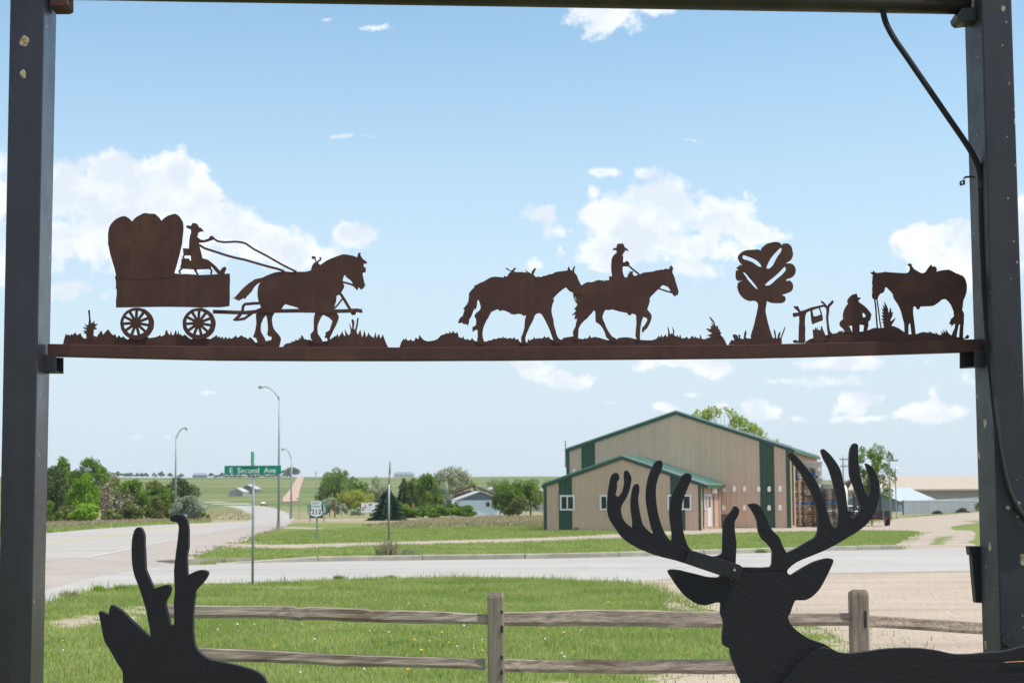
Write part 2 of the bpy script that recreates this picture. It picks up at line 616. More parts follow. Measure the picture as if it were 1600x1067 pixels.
def mat_terrain():
    """prairie: mown green, rank dry grass in bands, far fields"""
    t = NT('prairie_grass')
    w = t.coord(src='World')
    ws = t.coord((0.35, 1.0, 1.0), src='World')
    n1 = t.noise(0.045, 6, 0.6, ws)
    n2 = t.noise(0.9, 5, 0.65, w)
    n3 = t.noise(0.02, 6, 0.6, t.coord((0.16, 1.0, 1.0), (0, 0, 0.05), src='World'))
    n4 = t.noise(6.0, 3, 0.7, w)
    green = t.mix(t.rng(n2, 0.3, 0.7), (0.125, 0.185, 0.045), (0.235, 0.27, 0.095))
    rank = t.mix(t.rng(n2, 0.3, 0.7), (0.30, 0.24, 0.165), (0.42, 0.34, 0.25))
    sep = t.N('ShaderNodeSeparateXYZ', i0=t.n.new('ShaderNodeNewGeometry').outputs['Position'])
    y, x = sep.outputs[1], sep.outputs[0]
    # rank grass belt beyond the mown verge
    yb = t.N('ShaderNodeMath', 'ADD', i0=y, i1=t.rng(n1, 0.2, 0.8, -34, 34)).outputs[0]
    belt = t.N('ShaderNodeMath', 'MULTIPLY', i0=t.rng(yb, 118, 140, 0, 1, True), i1=t.rng(yb, 300, 420, 1, 0.25, True)).outputs[0]
    belt = t.N('ShaderNodeMath', 'MULTIPLY', i0=belt, i1=t.rng(n1, 0.36, 0.60, 0.25, 1.0)).outputs[0]
    c = t.mix(belt, green, rank)
    hill = t.mix(t.rng(n3, 0.42, 0.58), (0.095, 0.155, 0.045), (0.20, 0.215, 0.080))
    c = t.mix(t.rng(y, 420, 620, 0, 1, True), c, hill)
    c = t.mix(t.rng(n4, 0.3, 0.7, 0, 0.30), c, (0.05, 0.07, 0.02))
    t.principled(c, 0.95, 0, t.bump(n4, 0.6, 0.08), 0.1)
    return t.m


def mat_lawn():
    t = NT('lawn_turf')
    w = t.coord(src='World')
    n1 = t.noise(0.5, 6, 0.62, w)
    n2 = t.noise(5, 5, 0.7, w)
    n3 = t.noise(30, 4, 0.7, w)
    c = t.mix(t.rng(n1, 0.3, 0.7), (0.125, 0.200, 0.042), (0.235, 0.285, 0.085))
    c = t.mix(t.rng(n2, 0.45, 0.7, 0, 0.6), c, (0.22, 0.22, 0.085))
    c = t.mix(t.rng(n3, 0.35, 0.7, 0.35, 0), c, (0.06, 0.09, 0.022))
    sandy = t.N('ShaderNodeAttribute')
    sandy.attribute_name = 'bare'
    sm = t.N('ShaderNodeMath', 'ADD', i0=sandy.outputs['Fac'], i1=t.rng(n2, 0.3, 0.7, -0.55, 0.40)).outputs[0]
    sand = t.mix(t.rng(n3, 0.3, 0.7), (0.30, 0.245, 0.185), (0.42, 0.36, 0.285))
    c = t.mix(t.rng(sm, 0.45, 0.6), c, sand)
    t.principled(c, 0.95, 0, t.bump(n3, 0.5, 0.02), 0.1)
    return t.m


def mat_gravel(name, a, b, stone=30.0, tracks=0.75):
    t = NT(name)
    w = t.coord(src='World')
    n1 = t.noise(0.35, 6, 0.6, w)
    n2 = t.noise(3.5, 5, 0.65, w)
    n3 = t.noise(stone, 3, 0.7, w)
    n5 = t.noise(stone * .33, 4, 0.75, w)
    tr = t.noise(0.8, 4, 0.6, t.coord((0.12, 1.6, 1), (0, 0, -0.22), src='World'))
    c = t.mix(t.rng(n1, 0.3, 0.7), a, b)
    c = t.mix(t.rng(tr, 0.5, 0.70, 0, tracks), c, tuple(k * 0.68 for k in a))
    c = t.mix(t.rng(n2, 0.55, 0.75, 0, 0.4), c, tuple(min(1, k * 1.16) for k in b))
    c = t.mix(t.rng(n5, 0.3, 0.5, 0.55, 0), c, tuple(k * 0.62 for k in a))
    c = t.mix(t.rng(n3, 0.28, 0.5, 0.75, 0), c, tuple(k * 0.55 for k in a))
    c = t.mix(t.rng(n3, 0.6, 0.75, 0, 0.5), c, tuple(min(1, k * 1.25) for k in b))
    t.principled(c, 0.95, 0, t.bump(n3, 0.5, 0.02), 0.15)
    return t.m


def mat_road(name, a, b, crack=0.5):
    t = NT(name)
    w = t.coord(src='World')
    n1 = t.noise(0.25, 6, 0.6, t.coord((0.35, 1, 1), src='World'))
    n2 = t.noise(14, 5, 0.7, w)
    n4 = t.noise(0.6, 5, 0.6, t.coord((0.05, 1.3, 1), (0, 0, -0.03), src='World'))
    c = t.mix(t.rng(n1, 0.3, 0.7), a, b)
    c = t.mix(t.rng(n4, 0.45, 0.72, 0, 0.75), c, (a[0] * .78, a[1] * .80, a[2] * .84))
    c = t.mix(t.rng(n2, 0.3, 0.7, 0.25, 0), c, tuple(k * 0.6 for k in a))
    vor = t.N('ShaderNodeTexVoronoi', Vector=t.N('ShaderNodeVectorMath', 'ADD', i0=w, i1=t.N('ShaderNodeVectorMath', 'MULTIPLY', i0=t.N('ShaderNodeTexNoise', Vector=w, Scale=1.2, Detail=4.0).outputs['Color'], i1=(1.6, 1.6, 0)).outputs[0]).outputs[0], Scale=0.16)
    vor.feature = 'DISTANCE_TO_EDGE'
    ck = t.rng(vor.outputs['Distance'], 0.0, 0.006, crack, 0)
    c = t.mix(ck, c, tuple(k * 0.45 for k in a))
    t.principled(c, 0.85, 0, t.bump(n2, 0.25, 0.01), 0.25)
    return t.m


M = {}
M['post'] = mat_post(0.42, 0.6, 'post_black_paint')
M['post_gloss'] = mat_post(0.24, 0.36, 'post_black_paint_glossy')
M['rust'] = mat_rust()
M['board_v'] = mat_board((0, math.radians(90), 0), 'black_board_vertical')
M['board_d'] = mat_board((0, math.radians(-33), 0), 'black_board_diagonal')
M['board_d2'] = mat_board((0, math.radians(-28), 0), 'black_board_slanting')
M['board_h'] = mat_board((0, math.radians(2), 0), 'black_board_level')
M['wood'] = mat_wood()
M['post_wood'] = mat_post_wood()
M['terrain'] = mat_terrain()
M['lawn'] = mat_lawn()
M['blade'] = mat_grass_blades()
M['gravel'] = mat_gravel('pale_gravel', (0.385, 0.315, 0.25), (0.48, 0.405, 0.33))
M['drive'] = mat_gravel('drive_gravel', (0.36, 0.30, 0.245), (0.46, 0.395, 0.335), 8.0)
M['shoulder'] = mat_gravel('chip_seal_shoulder', (0.345, 0.305, 0.275), (0.415, 0.37, 0.335), 26.0, 0.2)
M['hillroad'] = mat_gravel('red_gravel', (0.40, 0.29, 0.21), (0.50, 0.37, 0.28), 2.0, 0.2)
M['highway'] = mat_road('highway_concrete', (0.37, 0.35, 0.325), (0.43, 0.41, 0.38), 0.25)
M['street'] = mat_road('street_asphalt', (0.375, 0.36, 0.34), (0.44, 0.425, 0.40), 0.4)
M['kerb'] = varied('kerb_concrete', (0.36, 0.325, 0.28), 0.2, 2.0, 0.9, bump=0.3, bscale=30, island=0.08)
M['yellow_line'] = varied('worn_yellow_paint', (0.52, 0.40, 0.20), 0.12, 3)
M['white_line'] = varied('worn_white_paint', (0.50, 0.485, 0.46), 0.1, 3)
M['galv'] = varied('galvanised_steel', (0.27, 0.30, 0.32), 0.15, 3, 0.5, 0.35)
M['galv_pale'] = varied('pale_galvanised_steel', (0.27, 0.305, 0.32), 0.12, 3, 0.65, 0.1)
M['lamp_grey'] = varied('lamp_housing_grey', (0.45, 0.46, 0.45), 0.1, 3, 0.5)
M['sign_green'] = varied('sign_green', (0.0, 0.25, 0.165), 0.06, 2, 0.45)
M['sign_teal'] = varied('sign_teal_green', (0.02, 0.26, 0.20), 0.06, 2, 0.5)
M['sign_white'] = varied('sign_white', (0.78, 0.79, 0.80), 0.03, 2, 0.5)
M['sign_black'] = varied('sign_black', (0.02, 0.02, 0.022), 0.1, 2, 0.5)
M['sign_back'] = varied('sign_back_aluminium', (0.32, 0.34, 0.36), 0.1, 2, 0.5, 0.3)
M['tan'] = varied('tan_siding', (0.585, 0.42, 0.32), 0.05, 0.8, 0.55, spec=0.35, island=0.025)
M['green'] = varied('green_trim', (0.030, 0.080, 0.050), 0.06, 1.0, 0.5, spec=0.4, island=0.03)
M['roof_green'] = varied('green_metal_roof', (0.15, 0.30, 0.235), 0.08, 0.8, 0.35, spec=0.6)
M['white_vinyl'] = varied('white_vinyl', (0.78, 0.79, 0.80), 0.03, 1, 0.45)
M['white_metal'] = varied('white_enamel', (0.86, 0.85, 0.82), 0.04, 2, 0.4)
M['door'] = varied('grey_white_door', (0.60, 0.60, 0.63), 0.04, 2, 0.5)
M['pallet_wood'] = varied('pallet_wood', (0.33, 0.245, 0.17), 0.25, 3, 0.9, stretch=(0.4, 6, 6), island=0.3)
M['pallet_grey'] = varied('weathered_pallet_wood', (0.16, 0.135, 0.11), 0.3, 3, 0.9, stretch=(0.4, 6, 6), island=0.35)
M['pallet_blue'] = varied('blue_pallet_paint', (0.03, 0.17, 0.46), 0.15, 3, 0.8)
M['bin'] = varied('beige_bin_plastic', (0.55, 0.51, 0.43), 0.05, 1.5, 0.6)
M['dark_steel'] = varied('dark_steel', (0.022, 0.023, 0.025), 0.2, 5, 0.5)
M['tyre'] = varied('tyre_rubber', (0.018, 0.018, 0.018), 0.2, 6, 0.85)
M['rim'] = varied('wheel_rim', (0.5, 0.5, 0.5), 0.1, 5, 0.35, 0.6)
M['red_lens'] = varied('red_lens', (0.55, 0.03, 0.02), 0.1, 5, 0.25)
M['car_red'] = varied('red_car_paint', (0.42, 0.05, 0.03), 0.05, 2, 0.3, spec=0.6)
M['glass'] = varied('dark_window_glass', (0.012, 0.016, 0.015), 0.2, 1, 0.06, spec=0.5)
M['blue_wall'] = varied('pale_blue_siding', (0.56, 0.70, 0.76), 0.05, 1, 0.7, island=0.04)
M['gable_blue'] = varied('slate_blue_gable', (0.10, 0.155, 0.195), 0.08, 1, 0.7)
M['roof_white'] = varied('pale_metal_roof', (0.45, 0.46, 0.46), 0.05, 1, 0.5)
M['brown'] = varied('brown_siding', (0.115, 0.078, 0.066), 0.1, 1, 0.8)
M['barn_roof'] = varied('tan_metal_roof', (0.43, 0.36, 0.295), 0.05, 0.3, 0.55, stretch=(3, 0.2, 1))
M['barn_wall'] = varied('barn_tan_wall', (0.33, 0.29, 0.245), 0.05, 0.5, 0.6, island=0.04)
M['shed_wall'] = varied('blue_grey_shed_wall', (0.13, 0.19, 0.225), 0.06, 0.7, 0.6, island=0.03)
M['shed_roof'] = varied('galvanised_shed_roof', (0.46, 0.53, 0.57), 0.07, 0.6, 0.45, stretch=(2, 0.3, 1))
M['fence_sheet'] = varied('grey_fence_sheet', (0.25, 0.29, 0.31), 0.16, 1.3, 0.55, 0.15, stretch=(3, 3, 0.35), island=0.08)
M['bark'] = varied('bark', (0.10, 0.075, 0.055), 0.3, 6, 0.95, bump=0.4, bscale=30, stretch=(5, 5, 1))
M['dead_bark'] = varied('dead_grey_twigs', (0.24, 0.205, 0.18), 0.25, 3, 0.95)
M['pole_wood'] = varied('utility_pole_wood', (0.28, 0.25, 0.22), 0.2, 4, 0.9, stretch=(5, 5, 1))
M['rusty_post'] = varied('rust_brown_post', (0.17, 0.085, 0.05), 0.2, 4, 0.9)
M['brush'] = varied('dark_dead_brush', (0.04, 0.033, 0.028), 0.3, 8, 0.95)
M['conduit'] = varied('black_conduit', (0.020, 0.021, 0.024), 0.2, 8, 0.5)
M['screw'] = varied('zinc_screw', (0.42, 0.42, 0.42), 0.1, 8, 0.4, 0.7)
M['copper'] = varied('copper_wire', (0.36, 0.15, 0.07), 0.1, 8, 0.5, 0.4)
M['far_wall'] = varied('far_house_wall', (0.44, 0.42, 0.40), 0.05, 0.5, 0.7)
M['far_roof'] = varied('far_roof_grey_blue', (0.20, 0.26, 0.29), 0.05, 0.5, 0.6)
M['pink_roof'] = varied('pinkish_shingles', (0.30, 0.235, 0.215), 0.08, 0.8, 0.85)
M['yellow_flower'] = varied('dandelion_yellow', (0.75, 0.45, 0.01), 0.1, 9, 0.8)
M['white_flower'] = varied('seed_head_white', (0.62, 0.62, 0.58), 0.05, 9, 0.9)
M['stem'] = varied('weed_stem', (0.10, 0.15, 0.04), 0.2, 9, 0.8)
M['orange'] = varied('orange_plastic', (0.55, 0.16, 0.05), 0.1, 4, 0.6)
M['leaf_mid'] = mat_leaf('leaf_mid_green', (0.079, 0.155, 0.033), (0.284, 0.422, 0.077))
M['leaf_bright'] = mat_leaf('leaf_bright_green', (0.139, 0.276, 0.033), (0.405, 0.635, 0.077))
M['leaf_dark'] = mat_leaf('leaf_dark_juniper', (0.048, 0.086, 0.033), (0.179, 0.231, 0.094), 0.15)
M['leaf_olive'] = mat_leaf('leaf_olive_green', (0.120, 0.155, 0.051), (0.332, 0.367, 0.124), 0.3)
M['leaf_silver'] = mat_leaf('leaf_silver', (0.22, 0.285, 0.20), (0.54, 0.62, 0.48), 0.35)
M['leaf_greygreen'] = mat_leaf('leaf_grey_green', (0.200, 0.237, 0.128), (0.571, 0.593, 0.380), 0.25)
M['leaf_yellow'] = mat_leaf('leaf_yellow_green', (0.200, 0.251, 0.041), (0.571, 0.605, 0.117))
M['leaf_spruce'] = mat_leaf('needle_dark_spruce', (0.018, 0.051, 0.033), (0.072, 0.137, 0.077), 0.1)
M['leaf_far'] = mat_leaf('leaf_far_hazed', (0.12, 0.16, 0.125), (0.20, 0.25, 0.19), 0.3)  # bluish distance haze put into the skyline leaf colour
M['leaf_pale'] = mat_leaf('leaf_fresh_pale_green', (0.239, 0.327, 0.059), (0.600, 0.705, 0.156), 0.4)
M['leaf_dead'] = mat_leaf('twig_grey_brown', (0.399, 0.327, 0.255), (0.750, 0.650, 0.497), 0.1)
M['rank_grass'] = mat_leaf('rank_dry_grass', (0.31, 0.27, 0.165), (0.52, 0.445, 0.30), 0.3)

_t = NT('loose_stone')
_g = _t.n.new('ShaderNodeNewGeometry')
_t.principled(_t.mix(_g.outputs['Random Per Island'], (0.33, 0.27, 0.22), (0.52, 0.46, 0.39)), 0.9)
M['stone'] = _t.m
M['splice'] = varied('smooth_black_board', (0.0165, 0.0128, 0.021), 0.25, 4, 0.5, stretch=(1, 8, 8), bump=0.15, bscale=30)
M['pipe'] = varied('brown_black_pipe', (0.030, 0.021, 0.018), 0.35, 5, 0.5, bump=0.1)

# ------------------------------------------------------------------ ground
YLINES = [60, 350, HILL0] + [HILL0 + 37 * i for i in range(1, 21)] + [1340, 1400, 1500, 1700]


def project(p):
    d = Vector(p) - EYE
    z = d.dot(_F)
    return 800 + d.dot(CR) / z * FPX, 533.5 - d.dot(CU) / z * FPX


def build_terrain():
    ys = [-150, -60, 0, 20, 40, 60, 100, 150, 200, 250, 300, 350, 400, 450, 500, HILL0] + [HILL0 + 37 * i for i in range(1, 21)] + [1350, 1450, 1600, 1900, 2500, 3500, 5000]
    xs = [-5000, -3000, -2000, -1400, -1000] + [-800 + 25 * i for i in range(65)] + [1000, 1400, 2000, 3000, 5000]
    vs = [(x, y, tz(x, y)) for y in ys for x in xs]
    nx = len(xs)
    fs = [(j * nx + i, j * nx + i + 1, (j + 1) * nx + i + 1, (j + 1) * nx + i) for j in range(len(ys) - 1) for i in range(nx - 1)]
    b = MB()
    b.v, b.f = vs, fs
    return b.build('ground', M['terrain'], kind='structure', smooth=False)


build_terrain()


def edge_wobble(pts, step, amp, seed):
    """resample a closed world polygon and roughen its outline"""
    r = random.Random(seed)
    out = []
    n = len(pts)
    for i in range(n):
        a, b = Vector(pts[i]), Vector(pts[(i + 1) % n])
        L = (b - a).length
        st = step * max(1.0, (a.y + b.y) / 2 / 50)
        k = max(1, min(60, int(L / st)))
        d = (b - a).normalized() if L > 0 else Vector((1, 0, 0))
        nrm = Vector((-d.y, d.x, 0))
        for q in range(k):
            p = a.lerp(b, q / k)
            out.append(p + nrm * r.uniform(-amp, amp) if q else p)
    return out


def sheet(name, poly_px, mat, dz, step=2.0, amp=0.0, hill=False, parent=None):
    pts = [G(x, y) for x, y in poly_px]
    for p in pts:
        p.z = 0
    pts = edge_wobble(pts, step, amp, len(poly_px) * 7 + 3)
    tris = tessellate_polygon([pts])
    bm = bmesh.new()
    vv_ = [bm.verts.new(p) for p in pts]
    for t in tris:
        try:
            bm.faces.new([vv_[i] for i in t])
        except ValueError:
            pass
    ys = [p.y for p in pts]
    for yl in YLINES:
        if min(ys) < yl < max(ys):
            bmesh.ops.bisect_plane(bm, geom=bm.verts[:] + bm.edges[:] + bm.faces[:], plane_co=(0, yl, 0), plane_no=(0, 1, 0))
    for v in bm.verts:
        v.co.z = tz(v.co.x, v.co.y) + dz
    for f in bm.faces:
        if f.normal.z < 0:
            f.normal_flip()
    bm.normal_update()
    bmesh.ops.recalc_face_normals(bm, faces=bm.faces)
    for f in bm.faces:
        if f.normal.z < 0:
            f.normal_flip()
    me = bpy.data.meshes.new(name)
    bm.to_mesh(me)
    bm.free()
    me.materials.append(mat)
    o = bpy.data.objects.new(name, me)
    COL.objects.link(o)
    if parent:
        o.parent = parent
    else:
        o['kind'] = 'structure'
    return o


sheet('road_shoulder', [(-300, 905), (60, 868), (210, 850), (290, 836), (380, 818), (420, 815), (456, 813), (455, 818), (440, 823), (425, 829), (400, 836), (378, 846),
                        (372, 849), (340, 855), (312, 866), (304, 873), (285, 886), (200, 905), (120, 925), (60, 945), (-300, 1060)], M['shoulder'], 0.004, 1.5, 0.12)
sheet('highway', [(-400, 880), (-120, 852), (60, 834), (150, 826), (250, 819.5), (330, 816.6), (385, 814), (396, 811.5), (399, 807), (392, 801.5), (378, 796), (362, 792), (345, 789), (318, 785.6),
                  (316, 782.6), (345, 783.2), (375, 784.8), (400, 787.6), (425, 792.6), (445, 799), (457, 806), (460, 811), (452, 815.5), (420, 818.5), (380, 823),
                  (330, 832), (290, 840.5), (210, 857), (130, 872), (60, 873), (-300, 900)], M['highway'], 0.008)
sheet('street', [(-300, 1060), (60, 945), (150, 922), (230, 914), (300, 913), (395, 912), (480, 909), (600, 904.5), (720, 903), (850, 905), (960, 909.5), (1010, 908), (1060, 903), (1300, 896),
                 (1540, 892), (2300, 884), (2300, 849), (1540, 856), (1400, 858.8), (1320, 860), (1140, 865.5), (1000, 869.5), (850, 873), (700, 875), (560, 876.5),
                 (400, 879.5), (330, 882), (255, 885), (170, 897), (60, 925), (-300, 1030)], M['street'], 0.012)
line = [(-60, 859), (72, 850), (150, 840), (220, 830.5), (300, 821.5), (345, 818.8)]
for off in (-0.7, 0.7):
    sheet('centre_line', [(x, y + off - .32) for x, y in line] + [(x, y + off + .32) for x, y in reversed(line)], M['yellow_line'], 0.012)
sheet('edge_line', [(128, 871.6), (200, 857.6), (300, 837.8), (300, 838.6), (200, 858.9), (134, 872)], M['white_line'], 0.012)
sheet('gravel_drive', [(366, 849), (420, 851), (470, 850), (600, 846.5), (740, 843), (860, 839.5), (1000, 832), (1110, 825.5), (1180, 823.5), (1280, 822.5), (1330, 820), (1380, 810.5),
                       (1400, 806.5), (1440, 806), (1530, 799), (2000, 790), (2000, 806), (1545, 811), (1500, 814), (1530, 817), (1500, 820), (1485, 823), (1490, 828), (1520, 829), (1524, 834), (1514, 846), (1524, 852), (1560, 857),
                       (1420, 858.4), (1402, 856), (1400, 850), (1415, 843), (1430, 836), (1440, 831.5), (1420, 829.5), (1340, 829.5), (1240, 831), (1110, 834.5), (1000, 840.5), (860, 846),
                       (740, 849.5), (600, 853), (470, 857), (400, 857.5), (340, 857)], M['drive'], 0.006, 1.2, 0.16)
sheet('grass_island', [(1450, 851), (1454, 845), (1470, 839), (1485, 838), (1478, 846), (1465, 851)], M['lawn'], 0.011, 0.5, 0.28)
sheet('side_track', [(436, 822.6), (470, 823.2), (500, 825), (535, 828), (575, 829), (535, 830), (500, 828), (470, 825.6), (436, 825.4)], M['drive'], 0.005, 2, 0.15)
sheet('far_track', [(450, 812.5), (520, 813), (600, 812), (600, 810.7), (520, 811.2), (450, 811.5)], M['drive'], 0.006, 4, 0.2)
sheet('hill_road', [(441.5, 785.5), (442, 778), (448, 772), (455, 762), (461, 752), (464.5, 745.6), (475.5, 745.4), (473, 752), (469, 764), (467, 776), (466, 784)], M['hillroad'], 0.35)
lot_px = [(985, 907), (1060, 901.5), (1300, 894.5), (1540, 890.5), (2100, 884), (2100, 1500), (900, 1500), (985, 1075), (1060, 1060), (1150, 1052), (1250, 1044), (1325, 1026), (1345, 1010), (1290, 985),
          (1230, 968), (1160, 961), (1090, 950), (1050, 935), (1020, 921)]
sheet('gravel_lot', lot_px, M['gravel'], 0.006, 0.5, 0.10)

# kerb along the far side of the street, laid in sections
kerb = bpy.data.objects.new('kerb', None)
COL.objects.link(kerb)
kerb['kind'] = 'structure'
kl = [G(x, y) for x, y in [(338, 881.5), (400, 879.2), (560, 876.2), (700, 874.7), (850, 872.7), (1000, 869.2), (1140, 865.2), (1320, 859.8), (1404, 858.6)]]
acc_len = [0.0]
for a, b in zip(kl, kl[1:]):
    acc_len.append(acc_len[-1] + (b - a).length)


def along(s):
    for i in range(len(kl) - 1):
        if s <= acc_len[i + 1] or i == len(kl) - 2:
            f = (s - acc_len[i]) / (acc_len[i + 1] - acc_len[i])
            return kl[i].lerp(kl[i + 1], f)


s = 0.0
while s < acc_len[-1] - 0.5:
    e = min(s + 3.0, acc_len[-1])
    a, b = along(s + 0.015), along(e - 0.015)
    d = (b - a).normalized()
    n = Vector((-d.y, d.x, 0))
    j = rnd.uniform(-0.015, 0.015)
    ha, hb = (0.15 if s > 2 else 0.03), 0.15
    prof = lambda p, h: [p + n * (0 + j) + Vector((0, 0, -0.05)), p + n * (0.17 + j) + Vector((0, 0, -0.05)), p + n * (0.17 + j) + Vector((0, 0, h + j * .4)), p + n * (0.035 + j) + Vector((0, 0, h + j * .4)), p + n * (0.012 + j) + Vector((0, 0, h - 0.02))]
    A, B = prof(a, ha), prof(b, hb)
    mb = MB()
    mb.add(A + B, [(0, 1, 6, 5), (1, 2, 7, 6), (2, 3, 8, 7), (3, 4, 9, 8), (4, 0, 5, 9), (4, 3, 2, 1, 0), (5, 6, 7, 8, 9)])
    mb.build('kerb_section', M['kerb'], kerb)
    s = e
# raised end of the kerb at the corner
ga, gb = G(244, 877), G(279, 880.5)
mbk = MB()
dd = (gb - ga).normalized()
nn_ = Vector((-dd.y, dd.x, 0))
mbk.hexa([ga, gb, gb + nn_ * 2.2, ga + nn_ * 1.2], [ga + Vector((0, 0, .03)), gb + Vector((0, 0, .12)), gb + nn_ * 2.2 + Vector((0, 0, .13)), ga + nn_ * 1.2 + Vector((0, 0, .05))])
mbk.build('kerb_end', M['kerb'], kerb)

# ------------------------------------------------------------------ lawn in front, with bare sandy spots
lawn_px = [(-700, 1200), (-300, 1060), (60, 948), (110, 934), (150, 923), (230, 915), (300, 914), (395, 912.5), (480, 909), (600, 904.5), (720, 903), (850, 905), (960, 909.5), (1010, 916), (1050, 935), (1090, 950), (1160, 961),
           (1230, 968), (1290, 985), (1345, 1010), (1325, 1026), (1250, 1044), (1150, 1052), (1060, 1060), (985, 1075), (900, 1500), (870, 1800), (-900, 1800)]
lawn_w = np.array([[p.x, p.y] for p in (G(x, y) for x, y in lawn_px)])


def inside(poly, X, Y):
    res = np.zeros(X.shape, dtype=bool)
    n = len(poly)
    j = n - 1
    for i in range(n):
        xi, yi = poly[i]
        xj, yj = poly[j]
        c = ((yi > Y) != (yj > Y)) & (X < (xj - xi) * (Y - yi) / (yj - yi + 1e-12) + xi)
        res ^= c
        j = i
    return res


def patchy(X, Y, f=0.8):
    return (np.sin(X * f * 1.3 + 1.7 * np.sin(Y * f)) + np.sin(Y * f * 1.7 + 1.3 * np.sin(X * f * 0.7 + 2)) + np.sin((X + Y) * f * 2.9)) / 3


BARE = [(165, 968, 60, 9, .9), (215, 953, 45, 7, .75), (105, 975, 34, 8, .9), (290, 952, 40, 6, .5), (1075, 942, 46, 14, .95), (1150, 958, 60, 8, .8), (1090, 1058, 110, 12, 1.0), (440, 918, 70, 3, .6),
        (1270, 985, 60, 10, .8), (1320, 1008, 50, 14, .9), (700, 988, 40, 4, .35), (1040, 915, 60, 6, .8), (900, 1070, 120, 8, .4)]


def bare_at(X, Y):
    """how bare the ground is at world points"""
    D = np.stack([X - EYE.x, Y - EYE.y, -EYE.z * np.ones_like(X)], -1)
    zc = D @ np.array(_F)
    px = 800 + D @ np.array(CR) / zc * FPX
    py = 533.5 - D @ np.array(CU) / zc * FPX
    r = np.zeros_like(X)
    for cx, cy, rx, ry, k in BARE:
        q = 1 - np.sqrt(((px - cx) / (rx * 1.3)) ** 2 + ((py - cy) / (ry * 1.3)) ** 2)
        r = np.maximum(r, k * np.clip(q * 1.8, 0, 1))
    n_ = patchy(X, Y, 3.1) + 0.6 * patchy(X + 7, Y, 7.3)
    return np.clip(r * (1.0 + 0.5 * n_), 0, 1)


rng_np = np.random.default_rng(5)
xs, ys = np.arange(-16, 16.01, 0.25), np.arange(3, 42.01, 0.25)
XX, YY = np.meshgrid(xs, ys)
cin = inside(lawn_w, XX[:-1, :-1] + .125, YY[:-1, :-1] + .125)
idx = np.arange(XX.size).reshape(XX.shape)
quads = np.stack([idx[:-1, :-1], idx[:-1, 1:], idx[1:, 1:], idx[1:, :-1]], -1)[cin]
used, inv = np.unique(quads, return_inverse=True)
vx, vy = XX.ravel()[used], YY.ravel()[used]
lawn = np_mesh('lawn', np.stack([vx, vy, np.full_like(vx, 0.002)], -1), inv.reshape(-1, 4), 4, M['lawn'], kind='structure')
at = lawn.data.attributes.new('bare', 'FLOAT', 'POINT')
at.data.foreach_set('value', bare_at(vx, vy).astype(np.float32))


def blades(name, X, Y, hmin, hmax, w, mat, label_kind='stuff', lean=0.5, hmul=None):
    n = len(X)
    Z = np.array([tz(float(a), float(b)) for a, b in zip(X, Y)]) if Y.max() > 60 else np.zeros(n)
    ang = rng_np.uniform(0, 2 * np.pi, n)
    h = rng_np.uniform(hmin, hmax, n)
    if hmul is not None:
        h = h * hmul
    la = rng_np.uniform(0, 2 * np.pi, n)
    lm = rng_np.uniform(0.05, lean, n) * h
    ww = w * rng_np.uniform(0.6, 1.3, n)
    dx, dy = np.cos(ang) * ww / 2, np.sin(ang) * ww / 2
    lx, ly = np.cos(la) * lm, np.sin(la) * lm
    P = np.empty((n, 5, 3))
    P[:, 0] = np.stack([X - dx, Y - dy, Z], -1)
    P[:, 1] = np.stack([X + dx, Y + dy, Z], -1)
    P[:, 2] = np.stack([X - dx * .8 + lx * .35, Y - dy * .8 + ly * .35, Z + h * .55], -1)
    P[:, 3] = np.stack([X + dx * .8 + lx * .35, Y + dy * .8 + ly * .35, Z + h * .55], -1)
    P[:, 4] = np.stack([X + lx, Y + ly, Z + h], -1)
    b = (np.arange(n) * 5)[:, None]
    F = np.concatenate([b + [0, 1, 3], b + [0, 3, 2], b + [2, 3, 4]], 1).reshape(-1, 3)
    return np_mesh(name, P.reshape(-1, 3), F, 3, mat, kind=label_kind)


def scatter(poly_px, n, seed_extra=0):
    poly = np.array([[p.x, p.y] for p in (G(x, y) for x, y in poly_px)])
    x0, y0 = poly.min(0)
    x1, y1 = poly.max(0)
    X, Y = rng_np.uniform(x0, x1, n), rng_np.uniform(y0, y1, n)
    k = inside(poly, X, Y)
    return X[k], Y[k]


# blades on the lawn (only where the photograph can see the lawn)
N = 430000
Y = np.sqrt(rng_np.uniform(13.0 ** 2, 40.0 ** 2, N))
X = rng_np.uniform(-0.36, 0.36, N) * Y
k = inside(lawn_w, X, Y)
X, Y = X[k], Y[k]
bb = bare_at(X, Y)
k = rng_np.uniform(0, 1, len(X)) > np.clip(bb * 1.35 + 0.25 * patchy(X, Y, 5), 0, 0.97)
X, Y, bb = X[k], Y[k], bb[k]
hm = (1.0 + 0.35 * patchy(X, Y, 1.1)) * (1 - 0.5 * bb)
blades('lawn_grass', X, Y, 0.03, 0.085, 0.012, M['blade'], hmul=hm)
